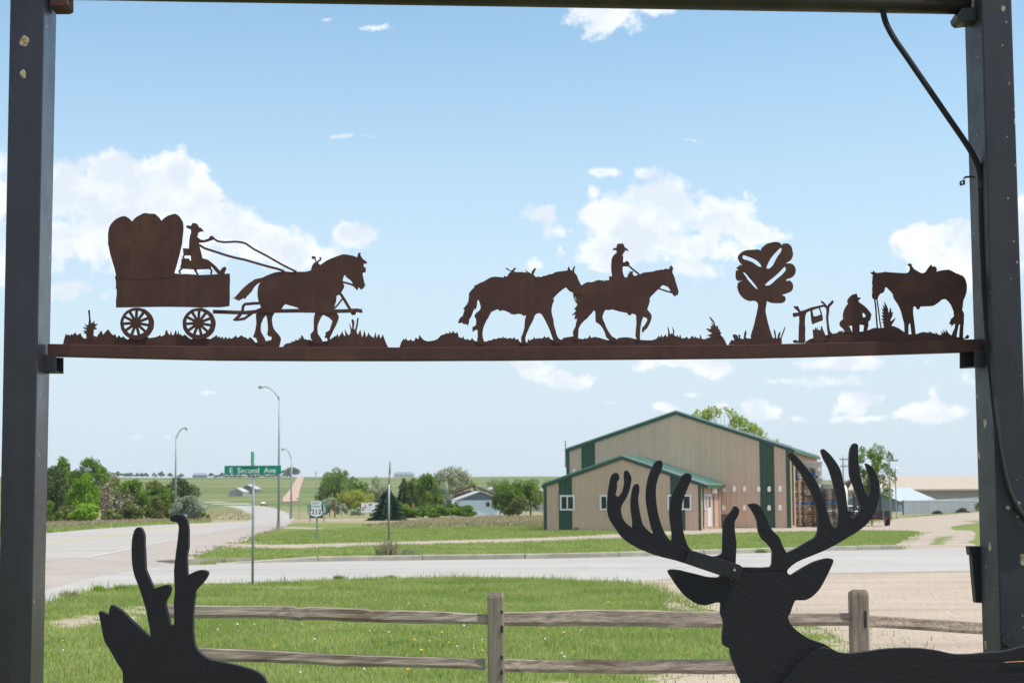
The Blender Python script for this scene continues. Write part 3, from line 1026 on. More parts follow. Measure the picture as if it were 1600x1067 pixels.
# taller uncut fringe along the street and a fringe straying onto the gravel
fx, fy = [], []
for a, b in zip(lawn_px[2:15], lawn_px[3:16]):
    A, B = G(*a), G(*b)
    m = int((B - A).length * 90)
    t = rng_np.uniform(0, 1, m)
    fx.append(A.x + (B.x - A.x) * t + rng_np.normal(0, .12, m))
    fy.append(A.y + (B.y - A.y) * t - np.abs(rng_np.normal(0, .5, m)) + .15)
fx, fy = np.concatenate(fx), np.concatenate(fy)
blades('fringe_grass', fx, fy, 0.06, 0.24, 0.013, M['blade'], hmul=0.7 + 0.5 * np.clip(patchy(fx, fy, 2), -0.6, 1))
gx, gy = [], []
for a, b in zip(lawn_px[13:25], lawn_px[14:26]):
    A, B = G(*a), G(*b)
    m = int((B - A).length * 150)
    t = rng_np.uniform(0, 1, m)
    gx.append(A.x + (B.x - A.x) * t + rng_np.normal(0, .55, m))
    gy.append(A.y + (B.y - A.y) * t + rng_np.normal(0, .55, m))
gx, gy = np.concatenate(gx), np.concatenate(gy)
k = patchy(gx, gy, 4) > 0.05
blades('stray_grass', gx[k], gy[k], 0.03, 0.10, 0.012, M['blade'])
# loose stones on the gravel
lot_w = np.array([[p.x, p.y] for p in (G(x, y) for x, y in lot_px)])
X = rng_np.uniform(1.0, 16, 60000)
Y = np.sqrt(rng_np.uniform(14.0 ** 2, 38.0 ** 2, 60000))
k = inside(lot_w, X, Y) & (np.abs(X) < 0.36 * Y)
X, Y = X[k][:14000], Y[k][:14000]
r = rng_np.uniform(0.005, 0.015, len(X)) * (1 + (rng_np.uniform(0, 1, len(X)) > .985) * 1.6)
oct_ = np.array([[1, 0, 0], [0, 1, 0], [-1, 0, 0], [0, -1, 0], [0, 0, .8], [0, 0, -.4]])
P = np.stack([X, Y, np.full_like(X, .008)], -1)[:, None, :] + oct_[None] * r[:, None, None] * rng_np.uniform(.6, 1.3, (len(X), 6, 1))
F = np.array([[0, 1, 4], [1, 2, 4], [2, 3, 4], [3, 0, 4]])
F = (np.arange(len(X)) * 6)[:, None, None] + F[None]
np_mesh('loose_stones', P.reshape(-1, 3), F.reshape(-1, 3), 3, M['stone'], kind='stuff')
# verge across the street
verge_px = [(312, 881.5), (400, 878), (560, 875), (700, 873.3), (850, 871.4), (1000, 868), (1140, 864), (1320, 858.5), (1400, 857), (1398, 850), (1413, 843), (1428, 836), (1438, 831.5), (1420, 829.7), (1340, 829.7),
            (1240, 831.2), (1110, 834.7), (1000, 840.7), (860, 846.2), (740, 849.7), (600, 853.2), (470, 857.2), (400, 857.7), (342, 857.5), (316, 867), (304, 875)]
sheet('verge', verge_px, M['lawn'], 0.009, 1.0, 0.12)
X, Y = scatter(verge_px, 260000)
k = rng_np.uniform(-0.9, 1, len(X)) < patchy(X, Y, 1.0) + 0.45
blades('verge_grass', X[k], Y[k], 0.03, 0.09, 0.024, M['blade'])
# ragged grass along the gravel edges
def edge_blades(name, line_px, per_m, spread, h0, h1, w, mat, f=0.9, cut=0.0, sy=0.8):
    ex, ey = [], []
    for p, q in zip(line_px, line_px[1:]):
        A, B = G(*p), G(*q)
        m = int((B - A).length * per_m) + 1
        t = rng_np.uniform(0, 1, m)
        ex.append(A.x + (B.x - A.x) * t + rng_np.normal(0, spread, m))
        ey.append(A.y + (B.y - A.y) * t + rng_np.normal(0, spread * sy, m))
    ex, ey = np.concatenate(ex), np.concatenate(ey)
    k = patchy(ex, ey, f) + 0.5 * patchy(ex, ey, 3.7 * f) > cut
    blades(name, ex[k], ey[k], h0, h1, w, mat)


edge_blades('drive_edge_grass', [(1400, 830), (1340, 830), (1240, 831), (1110, 834.5), (1000, 840.5), (860, 846), (740, 849.5), (600, 853), (470, 857), (350, 857)], 110, .42, .03, .11, .03, M['blade'])
edge_blades('drive_far_edge_grass', [(385, 849), (470, 850), (600, 846.5), (740, 843), (860, 839.5), (1000, 832), (1110, 825.5), (1280, 822.5), (1330, 820), (1385, 810), (1440, 806), (1530, 799)], 80, .5, .03, .12, .04, M['blade'])
edge_blades('yard_grass', [(1404, 857), (1402, 850), (1416, 843), (1430, 836.5), (1441, 832), (1420, 829.8)], 45, .22, .03, .08, .03, M['blade'], .9, .0, .6)
edge_blades('kerb_grass', [(330, 880), (400, 878), (560, 875), (700, 873.4), (850, 871.5), (1000, 868), (1140, 864), (1320, 858.6), (1400, 857.6)], 90, .16, .05, .20, .025, M['blade'], 2.0, .1)
edge_blades('shoulder_dry_grass', [(300, 870), (312, 864), (345, 855), (378, 846), (402, 836), (428, 829), (440, 823)], 70, .22, .03, .09, .03, M['rank_grass'], 1.4, .3)
# rough mown strip beyond the drive
X, Y = scatter([(385, 846), (470, 849.5), (600, 846), (740, 842.5), (860, 839), (1000, 831.5), (1110, 825.3), (1180, 823.3), (1290, 822), (1290, 818), (1120, 822), (850, 829), (850, 822), (640, 822), (470, 828), (400, 836)], 230000)
k = rng_np.uniform(-0.9, 1, len(X)) < patchy(X, Y, 0.6) + 0.3
blades('mown_grass', X[k], Y[k], 0.03, 0.09, 0.04, M['blade'])
# rank pinkish dry grass
X, Y = scatter([(560, 822), (640, 814), (700, 809), (780, 807), (858, 806), (852, 821), (760, 824), (640, 826)], 26000)
k = rng_np.uniform(-0.9, 1, len(X)) < patchy(X, Y, 0.12) + 0.35
blades('rank_dry_grass', X[k], Y[k], 0.06, 0.22, 0.10, M['rank_grass'])
X, Y = scatter([(-60, 832), (70, 828), (160, 822), (260, 815.5), (330, 813), (330, 810.5), (250, 811.5), (160, 815), (70, 819), (-60, 822)], 26000)
blades('roadside_rank_grass', X, Y, 0.12, 0.36, 0.08, M['rank_grass'])
X, Y = scatter([(-60, 838), (70, 832.5), (160, 825.5), (260, 819), (330, 816), (330, 814), (260, 815.5), (160, 821), (70, 826), (-60, 830)], 26000)
blades('roadside_green_grass', X, Y, 0.06, 0.2, 0.08, M['blade'])
X, Y = scatter([(330, 812), (390, 812), (392, 806), (370, 797), (330, 791), (318, 790)], 12000)
blades('curve_rank_grass', X, Y, 0.1, 0.35, 0.12, M['rank_grass'])

# ------------------------------------------------------------------ tan metal building
TH = math.radians(14)
bt = Vector((math.cos(TH), -math.sin(TH), 0))        # along the gable, to the right
bd = Vector((math.sin(TH), math.cos(TH), 0))         # away from the camera, along the ridge
A0 = G(851, 829)
bld = thing('metal_building', 'tan metal building with green stripes, green roof trim and a lower gabled annex in front', 'building', A0)
ZB = A0.z - 0.3


def fac(px, py, O):
    p = onplane(px, py, O, bd)
    return (p - O).dot(bt), p.z


def panels(parent, O, tdir, ndir, u0, u1, top, mat, pw=0.91, bot=ZB, name='wall_panel'):
    """ribbed siding sheets between u0 and u1; ndir points out of the wall"""
    k = max(1, round((u1 - u0) / pw))
    w = (u1 - u0) / k
    for i in range(k):
        a = u0 + i * w
        prof = []
        nr = 3
        rw = w / nr
        for r in range(nr):
            b0 = a + r * rw
            prof += [(b0 + (0.004 if r == 0 else 0), 0.0), (b0 + rw * .36, 0.0), (b0 + rw * .42, 0.032), (b0 + rw * .58, 0.032), (b0 + rw * .64, 0.0)]
        prof.append((a + w - 0.004, 0.0))
        prof += [(a + w - 0.004, -0.06), (a + 0.004, -0.06)]
        n = len(prof)
        base = [O + tdir * u + ndir * q for u, q in prof]
        vs = [Vector((p.x, p.y, bot)) for p in base] + [Vector((p.x, p.y, top(u))) for p, (u, q) in zip(base, prof)]
        fs = [tuple(range(n)), tuple(range(2 * n - 1, n - 1, -1))] + [(i2, (i2 + 1) % n, (i2 + 1) % n + n, i2 + n) for i2 in range(n)]
        MB().add(vs, fs).build(name, mat, parent)


def gable(pts):
    (ul, zl), (um, zm), (ur, zr) = pts

    def f(u):
        return zl + (zm - zl) * (u - ul) / (um - ul) if u < um else zm + (zr - zm) * (u - um) / (ur - um)
    return f


def strip(parent, name, O, a, b, h, mat, proud=0.06, depth=0.09, ndir=None):
    """trim board on a wall, from (u,z) a to b, hanging h below that line"""
    nd = ndir if ndir else -bd
    P = lambda u, z: O + bt * u + Vector((0, 0, z - O.z))
    q = [P(*a), P(*b), P(b[0], b[1] - h), P(a[0], a[1] - h)]
    MB().prism([p + nd * proud for p in q], -nd * depth).build(name, mat, parent)


def window(parent, O, px0, px1, y0, y1, sashes=2, tdir=None, pl=None):
    """white sliding window set on the wall plane: frame with glass set back"""
    (u0, z1), (u1, z0) = fac(px0, y0, O), fac(px1, y1, O)
    nd = -bd
    P = lambda u, z, q: O + bt * u + nd * q + Vector((0, 0, z - O.z))
    fw = 0.085
    mb = MB()

    def bar(a, b, c, d, q0, q1):
        mb.hexa([P(a, c, q0), P(b, c, q0), P(b, c, q1), P(a, c, q1)], [P(a, d, q0), P(b, d, q0), P(b, d, q1), P(a, d, q1)])
    bar(u0, u0 + fw, z0, z1, .0, .10)
    bar(u1 - fw, u1, z0, z1, .0, .10)
    bar(u0 + fw, u1 - fw, z0, z0 + fw, .0, .098)
    bar(u0 + fw, u1 - fw, z1 - fw, z1, .0, .098)
    fr = mb.build('window', M['white_vinyl'], parent)
    wp = (u1 - u0 - 2 * fw) / sashes
    for i in range(sashes):
        a = u0 + fw + wp * i
        mb = MB()
        if i:
            bar(a - .035, a + .035, z0 + fw, z1 - fw, .0, .085)
            mb.build('mullion', M['white_vinyl'], fr)
            mb = MB()
        bar(a + (.036 if i else 0), a + wp - (.036 if i < sashes - 1 else 0), z0 + fw, z1 - fw, .02, .045)
        mb.build('pane', M['glass'], fr)
    return fr


# main hall
MO = A0 + bd * 8.0
MO.z = A0.z
mg = [fac(886.5, 703.5, MO), fac(1056.5, 645.0, MO), fac(1234.5, 702.0, MO)]
mtop = gable(mg)
ux = lambda px, O: fac(px, 790, O)[0]
segs = [(886.5, 909, 'tan'), (909, 930.5, 'green'), (930.5, 1188, 'tan'), (1188, 1211, 'green'), (1211, 1234.5, 'tan')]
for a, b, c in segs:
    panels(bld, MO, bt, -bd, ux(a, MO), ux(b, MO), mtop, M[c])
ag = [fac(850.5, 758.3, A0), fac(972, 714.8, A0), fac(1094.5, 756.2, A0)]
atop = gable(ag)
for a, b, c in [(850.5, 873, 'tan'), (873, 894, 'green'), (894, 1047.5, 'tan'), (1047.5, 1070.5, 'green'), (1070.5, 1094.5, 'tan')]:
    panels(bld, A0, bt, -bd, ux(a, A0), ux(b, A0), atop, M[c])


def roof_pair(O, g, L, over=0.35, front=0.28, left=None):
    left = over if left is None else left
    (ul, zl), (um, zm), (ur, zr) = g
    sl = (zm - zl) / (um - ul)
    sr = (zm - zr) / (ur - um)
    P = lambda u, z, q: O + bt * u + bd * q + Vector((0, 0, z - O.z))
    th = 0.10
    for (ua, za), (ub, zb) in (((ul - left, zl - sl * left), (um, zm)), ((um, zm), (ur + over, zr - sr * over))):
        za += 0.03
        zb += 0.03
        MB().hexa([P(ua, za, -front), P(ub, zb, -front), P(ub, zb, L), P(ua, za, L)], [P(ua, za + th, -front), P(ub, zb + th, -front), P(ub, zb + th, L), P(ua, za + th, L)]).build('roof', M['roof_green'], bld)
        d = Vector((ub - ua, zb - za)).normalized()
        n_ = max(2, int(L / 1.0))
        # standing ribs that run down the slope
        mb = MB()
        for i in range(n_ + 1):
            q = -front + 0.04 + (L + front - 0.1) * i / n_
            mb.hexa([P(ua, za + th - .01, q), P(ub, zb + th - .01, q), P(ub, zb + th - .01, q + .05), P(ua, za + th - .01, q + .05)], [P(ua, za + th + .03, q), P(ub, zb + th + .03, q), P(ub, zb + th + .03, q + .05), P(ua, za + th + .03, q + .05)])
        mb.build('roof_ribs', M['roof_green'], bld, kind='stuff')
        MB().hexa([P(ua, za - .13, -front - .03), P(ub, zb - .13, -front - .03), P(ub, zb - .13, -front), P(ua, za - .13, -front)], [P(ua, za + .05, -front - .03), P(ub, zb + .05, -front - .03), P(ub, zb + .05, -front), P(ua, za + .05, -front)]).build('rake_trim', M['green'], bld)
    # added pale strip standing in for the sunlit top of the right slope
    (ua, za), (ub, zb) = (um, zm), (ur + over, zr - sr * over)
    MB().hexa([P(ua, za + .082, -front - .02), P(ub, zb + .082, -front - .02), P(ub, zb + .082, -front + .1), P(ua, za + .082, -front + .1)], [P(ua, za + .14, -front - .02), P(ub, zb + .22, -front - .02), P(ub, zb + .22, -front + .1), P(ua, za + .14, -front + .1)]).build('sunlit_slope_strip', M['shed_roof'], bld)
    # eave gutters at both sides
    for u, z in ((ul - left - .06, zl - sl * left), (ur + over, zr - sr * over)):
        MB().hexa([P(u, z - .12, -front), P(u + .1, z - .12, -front), P(u + .1, z - .12, L), P(u, z - .12, L)], [P(u, z + .06, -front), P(u + .1, z + .06, -front), P(u + .1, z + .06, L), P(u, z + .06, L)]).build('gutter', M['green'], bld)


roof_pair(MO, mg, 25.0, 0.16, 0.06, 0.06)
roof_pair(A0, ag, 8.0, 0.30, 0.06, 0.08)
# corner trims
for O, px0, px1, top in ((MO, 885.5, 890.5, mtop), (MO, 1229.5, 1235.5, mtop), (A0, 849.8, 854.6, atop), (A0, 1091.5, 1095.5, atop)):
    u0, u1 = ux(px0, O), ux(px1, O)
    P = lambda u, z, q: O + bt * u - bd * q + Vector((0, 0, z - O.z))
    zt = min(top(u0), top(u1)) - .02
    MB().hexa([P(u0, ZB, -.02), P(u1, ZB, -.02), P(u1, ZB, .05), P(u0, ZB, .05)], [P(u0, zt, -.02), P(u1, zt, -.02), P(u1, zt, .05), P(u0, zt, .05)]).build('corner_trim', M['green'], bld)
# side and rear walls
CR_ = MO + bt * mg[2][0]
panels(bld, CR_, bd, bt, 0.03, 24.9, lambda u: mg[2][1] - 0.02, M['tan'], 1.0)
CL_ = MO + bt * mg[0][0]
MB().prism([CL_ + Vector((0, 0, ZB - CL_.z)), CL_ + bd * 24.9 + Vector((0, 0, ZB - CL_.z)), CL_ + bd * 24.9 + Vector((0, 0, mg[0][1] - .03 - CL_.z)), CL_ + Vector((0, 0, mg[0][1] - .03 - CL_.z))], -bt * 0.08).build('side_wall', M['tan'], bld)
BK = MO + bd * 24.9
MB().prism([BK + bt * u + Vector((0, 0, z - BK.z)) for u, z in ((mg[0][0], ZB), (mg[2][0], ZB), (mg[2][0], mg[2][1]), (mg[1][0], mg[1][1]), (mg[0][0], mg[0][1]))], -bd * .1).build('rear_wall', M['tan'], bld)
AL_ = A0 + bt * ag[0][0]
MB().prism([AL_ + Vector((0, 0, ZB - AL_.z)), AL_ + bd * 7.9 + Vector((0, 0, ZB - AL_.z)), AL_ + bd * 7.9 + Vector((0, 0, ag[0][1] - .03 - AL_.z)), AL_ + Vector((0, 0, ag[0][1] - .03 - AL_.z))], -bt * 0.08).build('side_wall', M['tan'], bld)
# annex entrance side
AR_ = A0 + bt * ag[2][0]
panels(bld, AR_, bd, bt, 0.02, 7.9, lambda u: ag[2][1] - 0.02, M['tan'], 0.9)


def side_u(px, py):
    p = onplane(px, py, AR_, bt)
    return (p - AR_).dot(bd), p.z


def sbox(name, px0, px1, y0, y1, mat, q0, q1, parent=bld):
    u0, za = side_u(px0, y0)
    u1, zb = side_u(px1, y1)
    zt, zb_ = side_u(px0, y0)[1], side_u(px0, y1)[1]
    P = lambda u, z, q: AR_ + bd * u + bt * q + Vector((0, 0, z - AR_.z))
    return MB().hexa([P(u0, zb_, q0), P(u1, zb_, q0), P(u1, zb_, q1), P(u0, zb_, q1)], [P(u0, zt, q0), P(u1, zt, q0), P(u1, zt, q1), P(u0, zt, q1)]).build(name, mat, parent)


sbox('corner_trim', 1097.0, 1098.6, 756, 825, M['green'], -.02, .07)
w_ = sbox('window', 1099.2, 1102.6, 772, 796, M['white_vinyl'], 0, .07)
sbox('pane', 1100.0, 1101.8, 774, 794, M['glass'], .04, .085, w_)
d_ = sbox('door', 1104.0, 1110.6, 771, 823, M['door'], 0, .06)
sbox('door_glass', 1105.4, 1108.4, 776, 792, M['glass'], .03, .075, d_)
sbox('corner_trim', 1113.2, 1114.8, 757, 824, M['green'], -.02, .07)
lamp_u, lamp_z = side_u(1110.8, 765)
lp = AR_ + bd * lamp_u + bt * 0.15 + Vector((0, 0, lamp_z - AR_.z))
MB().box((lp.x - .12, lp.y - .2, lp.z - .2), (lp.x + .16, lp.y + .2, lp.z + .16)).build('wall_lamp', M['white_metal'], bld, bevel=0.05)
dsp = AR_ + bd * 7.6 + bt * .12
MB().box((dsp.x - .05, dsp.y - .05, ZB), (dsp.x + .05, dsp.y + .05, ag[2][1] - .05)).build('downspout', M['tan'], bld)
dsp = CR_ + bt * .10 + bd * .25
MB().box((dsp.x - .05, dsp.y - .05, ZB + .4), (dsp.x + .05, dsp.y + .05, mg[2][1] - .05)).build('downspout', M['green'], bld)
window(bld, A0, 875.3, 898.3, 773.3, 797, 2)
window(bld, A0, 937.4, 960.4, 773, 796.7, 2)
window(bld, A0, 1043, 1080.8, 772.8, 796.4, 3)
for px in (1131, 1147.3, 1163.5, 1185.4, 1201.9, 1218.5):
    for py in (763.4, 792.6):
        u, z = fac(px, py, MO)
        P = lambda a, b, q: MO + bt * (u + a) - bd * q + Vector((0, 0, z + b - MO.z))
        arch = [(-.095, -.155), (.095, -.155), (.095, .06), (.07, .12), (.03, .15), (-.03, .15), (-.07, .12), (-.095, .06)]
        v = MB()
        n = len(arch)
        v.add([P(a, b, .0) for a, b in arch] + [P(a * .9, b * .93 - .02, .16) for a, b in arch], [tuple(range(n)), tuple(range(2 * n - 1, n - 1, -1))] + [(i, (i + 1) % n, (i + 1) % n + n, i + n) for i in range(n)])
        v.build('wall_vent', M['white_metal'], bld)
u0, z1 = fac(1125, 803.5, MO)
u1, z0 = fac(1138.5, 822, MO)
P = lambda u, z, q: MO + bt * u - bd * q + Vector((0, 0, z - MO.z))
hf = MB().hexa([P(u0, ZB, .0), P(u1, ZB, .0), P(u1, ZB, .06), P(u0, ZB, .06)], [P(u0, z1, .0), P(u1, z1, .0), P(u1, z1, .06), P(u0, z1, .06)]).build('low_hatch', M['brown'], bld)
MB().hexa([P(u0 + .09, ZB, .04), P(u1 - .09, ZB, .04), P(u1 - .09, ZB, .075), P(u0 + .09, ZB, .075)], [P(u0 + .09, z1 - .09, .04), P(u1 - .09, z1 - .09, .04), P(u1 - .09, z1 - .09, .075), P(u0 + .09, z1 - .09, .075)]).build('hatch_panel', M['gable_blue'], hf)
u0, z1 = fac(895.6, 732.5, MO)
u1, z0 = fac(899, 739.5, MO)
MB().hexa([P(u0, z0, .0), P(u1, z0, .0), P(u1, z0, .12), P(u0, z0, .12)], [P(u0, z1, .0), P(u1, z1, .0), P(u1, z1, .12), P(u0, z1, .12)]).build('wall_vent', M['white_metal'], bld)
u0, z0 = fac(886, 704, MO)
u1, z1 = fac(886, 688, MO)
MB().tube([P(u0 - .12, z0 - 1.0, -.1), P(u0 - .12, z1, -.1)], .035, 6).build('antenna_mast', M['galv'], bld)

# ------------------------------------------------------------------ blue house with brown house behind
hp = G(708, 805)
hy = hp.y
house = thing('blue_house', 'small pale blue house with slate gable and white metal roof behind green hedge', 'house', hp)
HV = lambda px, py, q=0.0: V(px, py, hy + q)


def quadpx(px0, px1, y0, y1, q0, q1):
    mb = MB()
    a, b, c, d = HV(px0, y1, 0), HV(px1, y1, 0), HV(px1, y0, 0), HV(px0, y0, 0)
    o0, o1 = Vector((0, q0, 0)), Vector((0, q1, 0))
    return mb.hexa([a + o0, b + o0, b + o1, a + o1], [d + o0, c + o0, c + o1, d + o1])


quadpx(718, 782, 780.8, 805.2, 0.05, 9).build('wall', M['blue_wall'], house)
for i in range(10):
    y0 = 781.2 + i * 2.28
    quadpx(717.7, 782.3, y0 + .12, y0 + 2.28, -0.03, 0.06).build('siding_board', M['blue_wall'], house)
quadpx(717, 783, 804, 806.5, -0.05, 8.9).build('foundation', M['fence_sheet'], house)
MB().prism([HV(716.5, 781.2, -.06), HV(783.5, 781.2, -.06), HV(750, 770.0, -.06)], (0, .2, 0)).build('gable', M['gable_blue'], house)
# roof: the left slope shows its top because the house is turned
ra, rb = HV(703.8, 780.4, -.3), HV(750.5, 768.2, -.3)
bk = Vector((-1.0, 9.5, 0.0))
for a, b, m in ((HV(714, 781.6, -.3), rb, 'roof_white'), (rb, HV(786, 781.4, -.3), 'roof_white')):
    t = Vector((0, 0, .12))
    MB().hexa([a, b, b + bk, a + bk], [a + t, b + t, b + bk + t, a + bk + t]).build('roof', M[m], house)
# porch wing on the left
quadpx(705.5, 717.4, 781.5, 805, 0.8, 6).build('wing_wall', M['white_vinyl'], house)
quadpx(710.2, 712.8, 784, 796, 0.72, .85).build('wing_window', M['glass'], house)
wf = quadpx(758.6, 766.0, 783.6, 792.0, -.09, .0).build('window', M['bin'], house)
quadpx(759.6, 762.1, 784.6, 791.0, -.11, -.06).build('pane', M['glass'], wf)
quadpx(762.5, 765.0, 784.6, 791.0, -.11, -.06).build('pane', M['glass'], wf)

bp = G(712, 801)
brown = thing('brown_house', 'brown house roof and gable rising behind the pale blue house', 'house', bp)
hy2 = bp.y + 6
BV = lambda px, py, q=0.0: V(px, py, hy2 + q)
MB().prism([BV(708, 801, 0), BV(768, 801, 0), BV(768, 775, 0), BV(740, 763.5, 0), BV(708, 774, 0)], (0, 10, 0)).build('wall', M['brown'], brown)
rb = BV(739.5, 760.2, -.5)
for a, b in ((BV(704.5, 771.5, -.5), rb), (rb, BV(772, 772.5, -.5))):
    t = Vector((0, 0, .3))
    MB().hexa([a, b, b + Vector((0, 11, 0)), a + Vector((0, 11, 0))], [a + t, b + t, b + t + Vector((0, 11, 0)), a + t + Vector((0, 11, 0))]).build('roof', M['brown'], brown)
c = BV(740.2, 756.2, 1)
MB().box((c.x - .18, c.y - .18, c.z - .9), (c.x + .18, c.y + .18, c.z)).build('chimney', M['dark_steel'], brown)
quadv = BV(737.5, 764.2, -.1)
MB().box((quadv.x - .25, quadv.y - .1, quadv.z - .25), (quadv.x + .25, quadv.y + .1, quadv.z + .25)).build('gable_vent', M['white_vinyl'], brown)

pk = G(838, 800)
pink = thing('pink_roofed_house', 'low house with pinkish roof half hidden by trees left of the metal building', 'house', pk)
py_ = pk.y + 25
for a, b, nm, m in (((800, 801), (868, 777), 'wall', 'far_wall'),):
    p0, p1 = V(a[0], a[1], py_), V(b[0], b[1], py_)
    MB().box((p0.x, py_, p0.z - 1), (p1.x, py_ + 8, p1.z)).build(nm, M[m], pink)
e0, e1, r0, r1 = V(797, 777.5, py_ - .5), V(872, 777, py_ - .5), V(813, 762.5, py_ + 4), V(860, 762, py_ + 4)
MB().hexa([e0, e1, e1 + Vector((0, 9, 0)), e0 + Vector((0, 9, 0))], [r0, r1, r1 + Vector((0, .1, 0)), r0 + Vector((0, .1, 0))]).build('roof', M['pink_roof'], pink)

# ------------------------------------------------------------------ right: long tan barn, blue grey shed, sheet fence
bp = G(1330, 801.5)
by = bp.y + 60
barn = thing('long_barn', 'long low tan metal barn with a tan roof behind the grey sheet fence', 'barn', (bp.x, by, bp.z))
P0 = lambda px, py, q=0.0: V(px, py, by + q)
xw0, xw1 = P0(1325, 790).x, P0(1640, 790).x
ztop = P0(1500, 766.5).z
npan = 34
for i in range(npan):
    a, b = xw0 + (xw1 - xw0) * i / npan, xw0 + (xw1 - xw0) * (i + 1) / npan
    MB().box((a + .01, by - .02 * (i % 2), bp.z - 1.5), (b - .01, by + .1, ztop)).build('wall_panel', M['barn_wall'], barn)
MB().box((xw0, by + .1, bp.z - 1.5), (xw1, by + 16, ztop - .02)).build('wall', M['barn_wall'], barn)
ez, rz = P0(1500, 766.0).z, V(1500, 745.5, by + 8).z
xr0, xr1 = P0(1323.5, 766).x, P0(1650, 766).x
xg0 = V(1337, 746, by + 8).x
MB().add([(xr0, by - .6, ez), (xr1, by - .6, ez), (xr1, by + 8, rz), (xg0, by + 8, rz), (xr0, by - .6, ez + .25), (xr1, by - .6, ez + .25), (xr1, by + 8, rz + .25), (xg0, by + 8, rz + .25)],
         [(0, 3, 2, 1), (4, 5, 6, 7), (0, 1, 5, 4), (1, 2, 6, 5), (2, 3, 7, 6), (3, 0, 4, 7)]).build('roof', M['barn_roof'], barn)
MB().add([(xr0, by + 16.6, ez), (xr1, by + 16.6, ez), (xr1, by + 8.02, rz), (xg0, by + 8.02, rz), (xr0, by + 16.6, ez + .25), (xr1, by + 16.6, ez + .25), (xr1, by + 8.02, rz + .25), (xg0, by + 8.02, rz + .25)],
         [(0, 3, 2, 1), (4, 5, 6, 7), (0, 1, 5, 4), (1, 2, 6, 5), (2, 3, 7, 6), (3, 0, 4, 7)]).build('roof', M['barn_roof'], barn)

sp = G(1400, 800)
sy = sp.y + 12
shed = thing('grey_shed', 'blue grey metal shed with a pale galvanised roof between the trailer and the sheet fence', 'shed', (sp.x, sy, sp.z))
S = lambda px, py, q=0.0: V(px, py, sy + q)
# long gable end facing left-front, roof seen on the right slope
gw = [S(1316, 801), S(1404, 801), S(1404, 782.5), S(1360, 763.8), S(1316, 784)]
zr_ = [(1316, 784), (1338, 774), (1360, 763.8), (1382, 773.2), (1404, 782.5)]
for i in range(8):
    f0, f1 = i / 8, (i + 1) / 8

    def zpt(f):
        x = 1316 + 88 * f
        for (xa, ya), (xb, yb) in zip(zr_, zr_[1:]):
            if xa <= x <= xb + 1e-6:
                return x, ya + (yb - ya) * (x - xa) / (xb - xa)
    (xa, ya), (xb, yb) = zpt(f0), zpt(f1)
    q = -.015 * (i % 2)
    MB().prism([S(xa, 802, q), S(xb - .05, 802, q), S(xb - .05, yb, q), S(xa, ya, q)], (0, .12, 0)).build('wall_panel', M['shed_wall'], shed)
back = Vector(((1463 - 800) / FPX * (sy + 13) - (1404 - 800) / FPX * sy, 13.0, 0))
b2 = S(1404, 802)
MB().hexa([b2, b2 + back, b2 + back + Vector((-.15, .05, 0)), b2 + Vector((-.15, .05, 0))], [p + Vector((0, 0, S(1404, 782.8).z - b2.z)) for p in (b2, b2 + back, b2 + back + Vector((-.15, .05, 0)), b2 + Vector((-.15, .05, 0)))]).build('side_wall', M['shed_wall'], shed)
e0, r0 = S(1405.5, 783.4, -.3), S(1359, 763.2, -.3)
bk1 = Vector((back.x, 13.6, 0))
th = Vector((0, 0, .12))
MB().hexa([e0, r0, r0 + bk1, e0 + bk1], [e0 + th, r0 + th, r0 + bk1 + th, e0 + bk1 + th]).build('roof', M['shed_roof'], shed)
l0 = S(1313.5, 785, -.3)
MB().hexa([l0, r0, r0 + bk1, l0 + bk1], [l0 + th, r0 + th, r0 + bk1 + th, l0 + bk1 + th]).build('roof', M['shed_roof'], shed)
n_ = 12
mb = MB()
for i in range(1, n_):
    o = bk1 * (i / n_)
    mb.hexa([e0 + o + th, r0 + o + th, r0 + o + th + Vector((0, .12, 0)), e0 + o + th + Vector((0, .12, 0))], [p + Vector((0, 0, .06)) for p in (e0 + o + th, r0 + o + th, r0 + o + th + Vector((0, .12, 0)), e0 + o + th + Vector((0, .12, 0)))])
mb.build('roof_ribs', M['shed_roof'], shed, kind='stuff')

f0, f1 = G(1412, 804.5), G(1545, 797.5)
f2 = f0 + (f1 - f0) * 1.9
sf = thing('sheet_fence', 'tall grey corrugated sheet metal fence along the gravel yard', 'fence', f0)
fd = (f2 - f0).normalized()
fn_ = Vector((-fd.y, fd.x, 0))
L = (f2 - f0).length
zt = V(1412, 782.6, f0.y).z - f0.z
pw = 1.0
k = int(L / pw)
for i in range(k):
    a = f0 + fd * (i * pw)
    hz = zt + rnd.uniform(-.03, .03)
    prof = []
    for r in range(5):
        prof += [(r * .2 + .0, 0), (r * .2 + .1, .035)]
    prof.append((.992, 0))
    base = [a + fd * u - fn_ * q for u, q in prof]
    back_ = [a + fd * .992 + fn_ * .03, a + fn_ * .03]
    pts = base + back_
    n = len(pts)
    zz = lambda p: tz(p.x, p.y)
    vs = [Vector((p.x, p.y, zz(p) - .05)) for p in pts] + [Vector((p.x, p.y, f0.z + hz + (zz(p) - f0.z) * 0.0)) for p in pts]
    MB().add(vs, [tuple(range(n)), tuple(range(2 * n - 1, n - 1, -1))] + [(j, (j + 1) % n, (j + 1) % n + n, j + n) for j in range(n)]).build('fence_sheet', M['fence_sheet'], sf)
a = f0 + Vector((0, 0, zt))
MB().hexa([a - fn_ * .08, a + fd * L - fn_ * .08, a + fd * L + fn_ * .1, a + fn_ * .1], [p + Vector((0, 0, .10)) for p in (a - fn_ * .08, a + fd * L - fn_ * .08, a + fd * L + fn_ * .1, a + fn_ * .1)]).build('cap_rail', M['shed_roof'], sf)
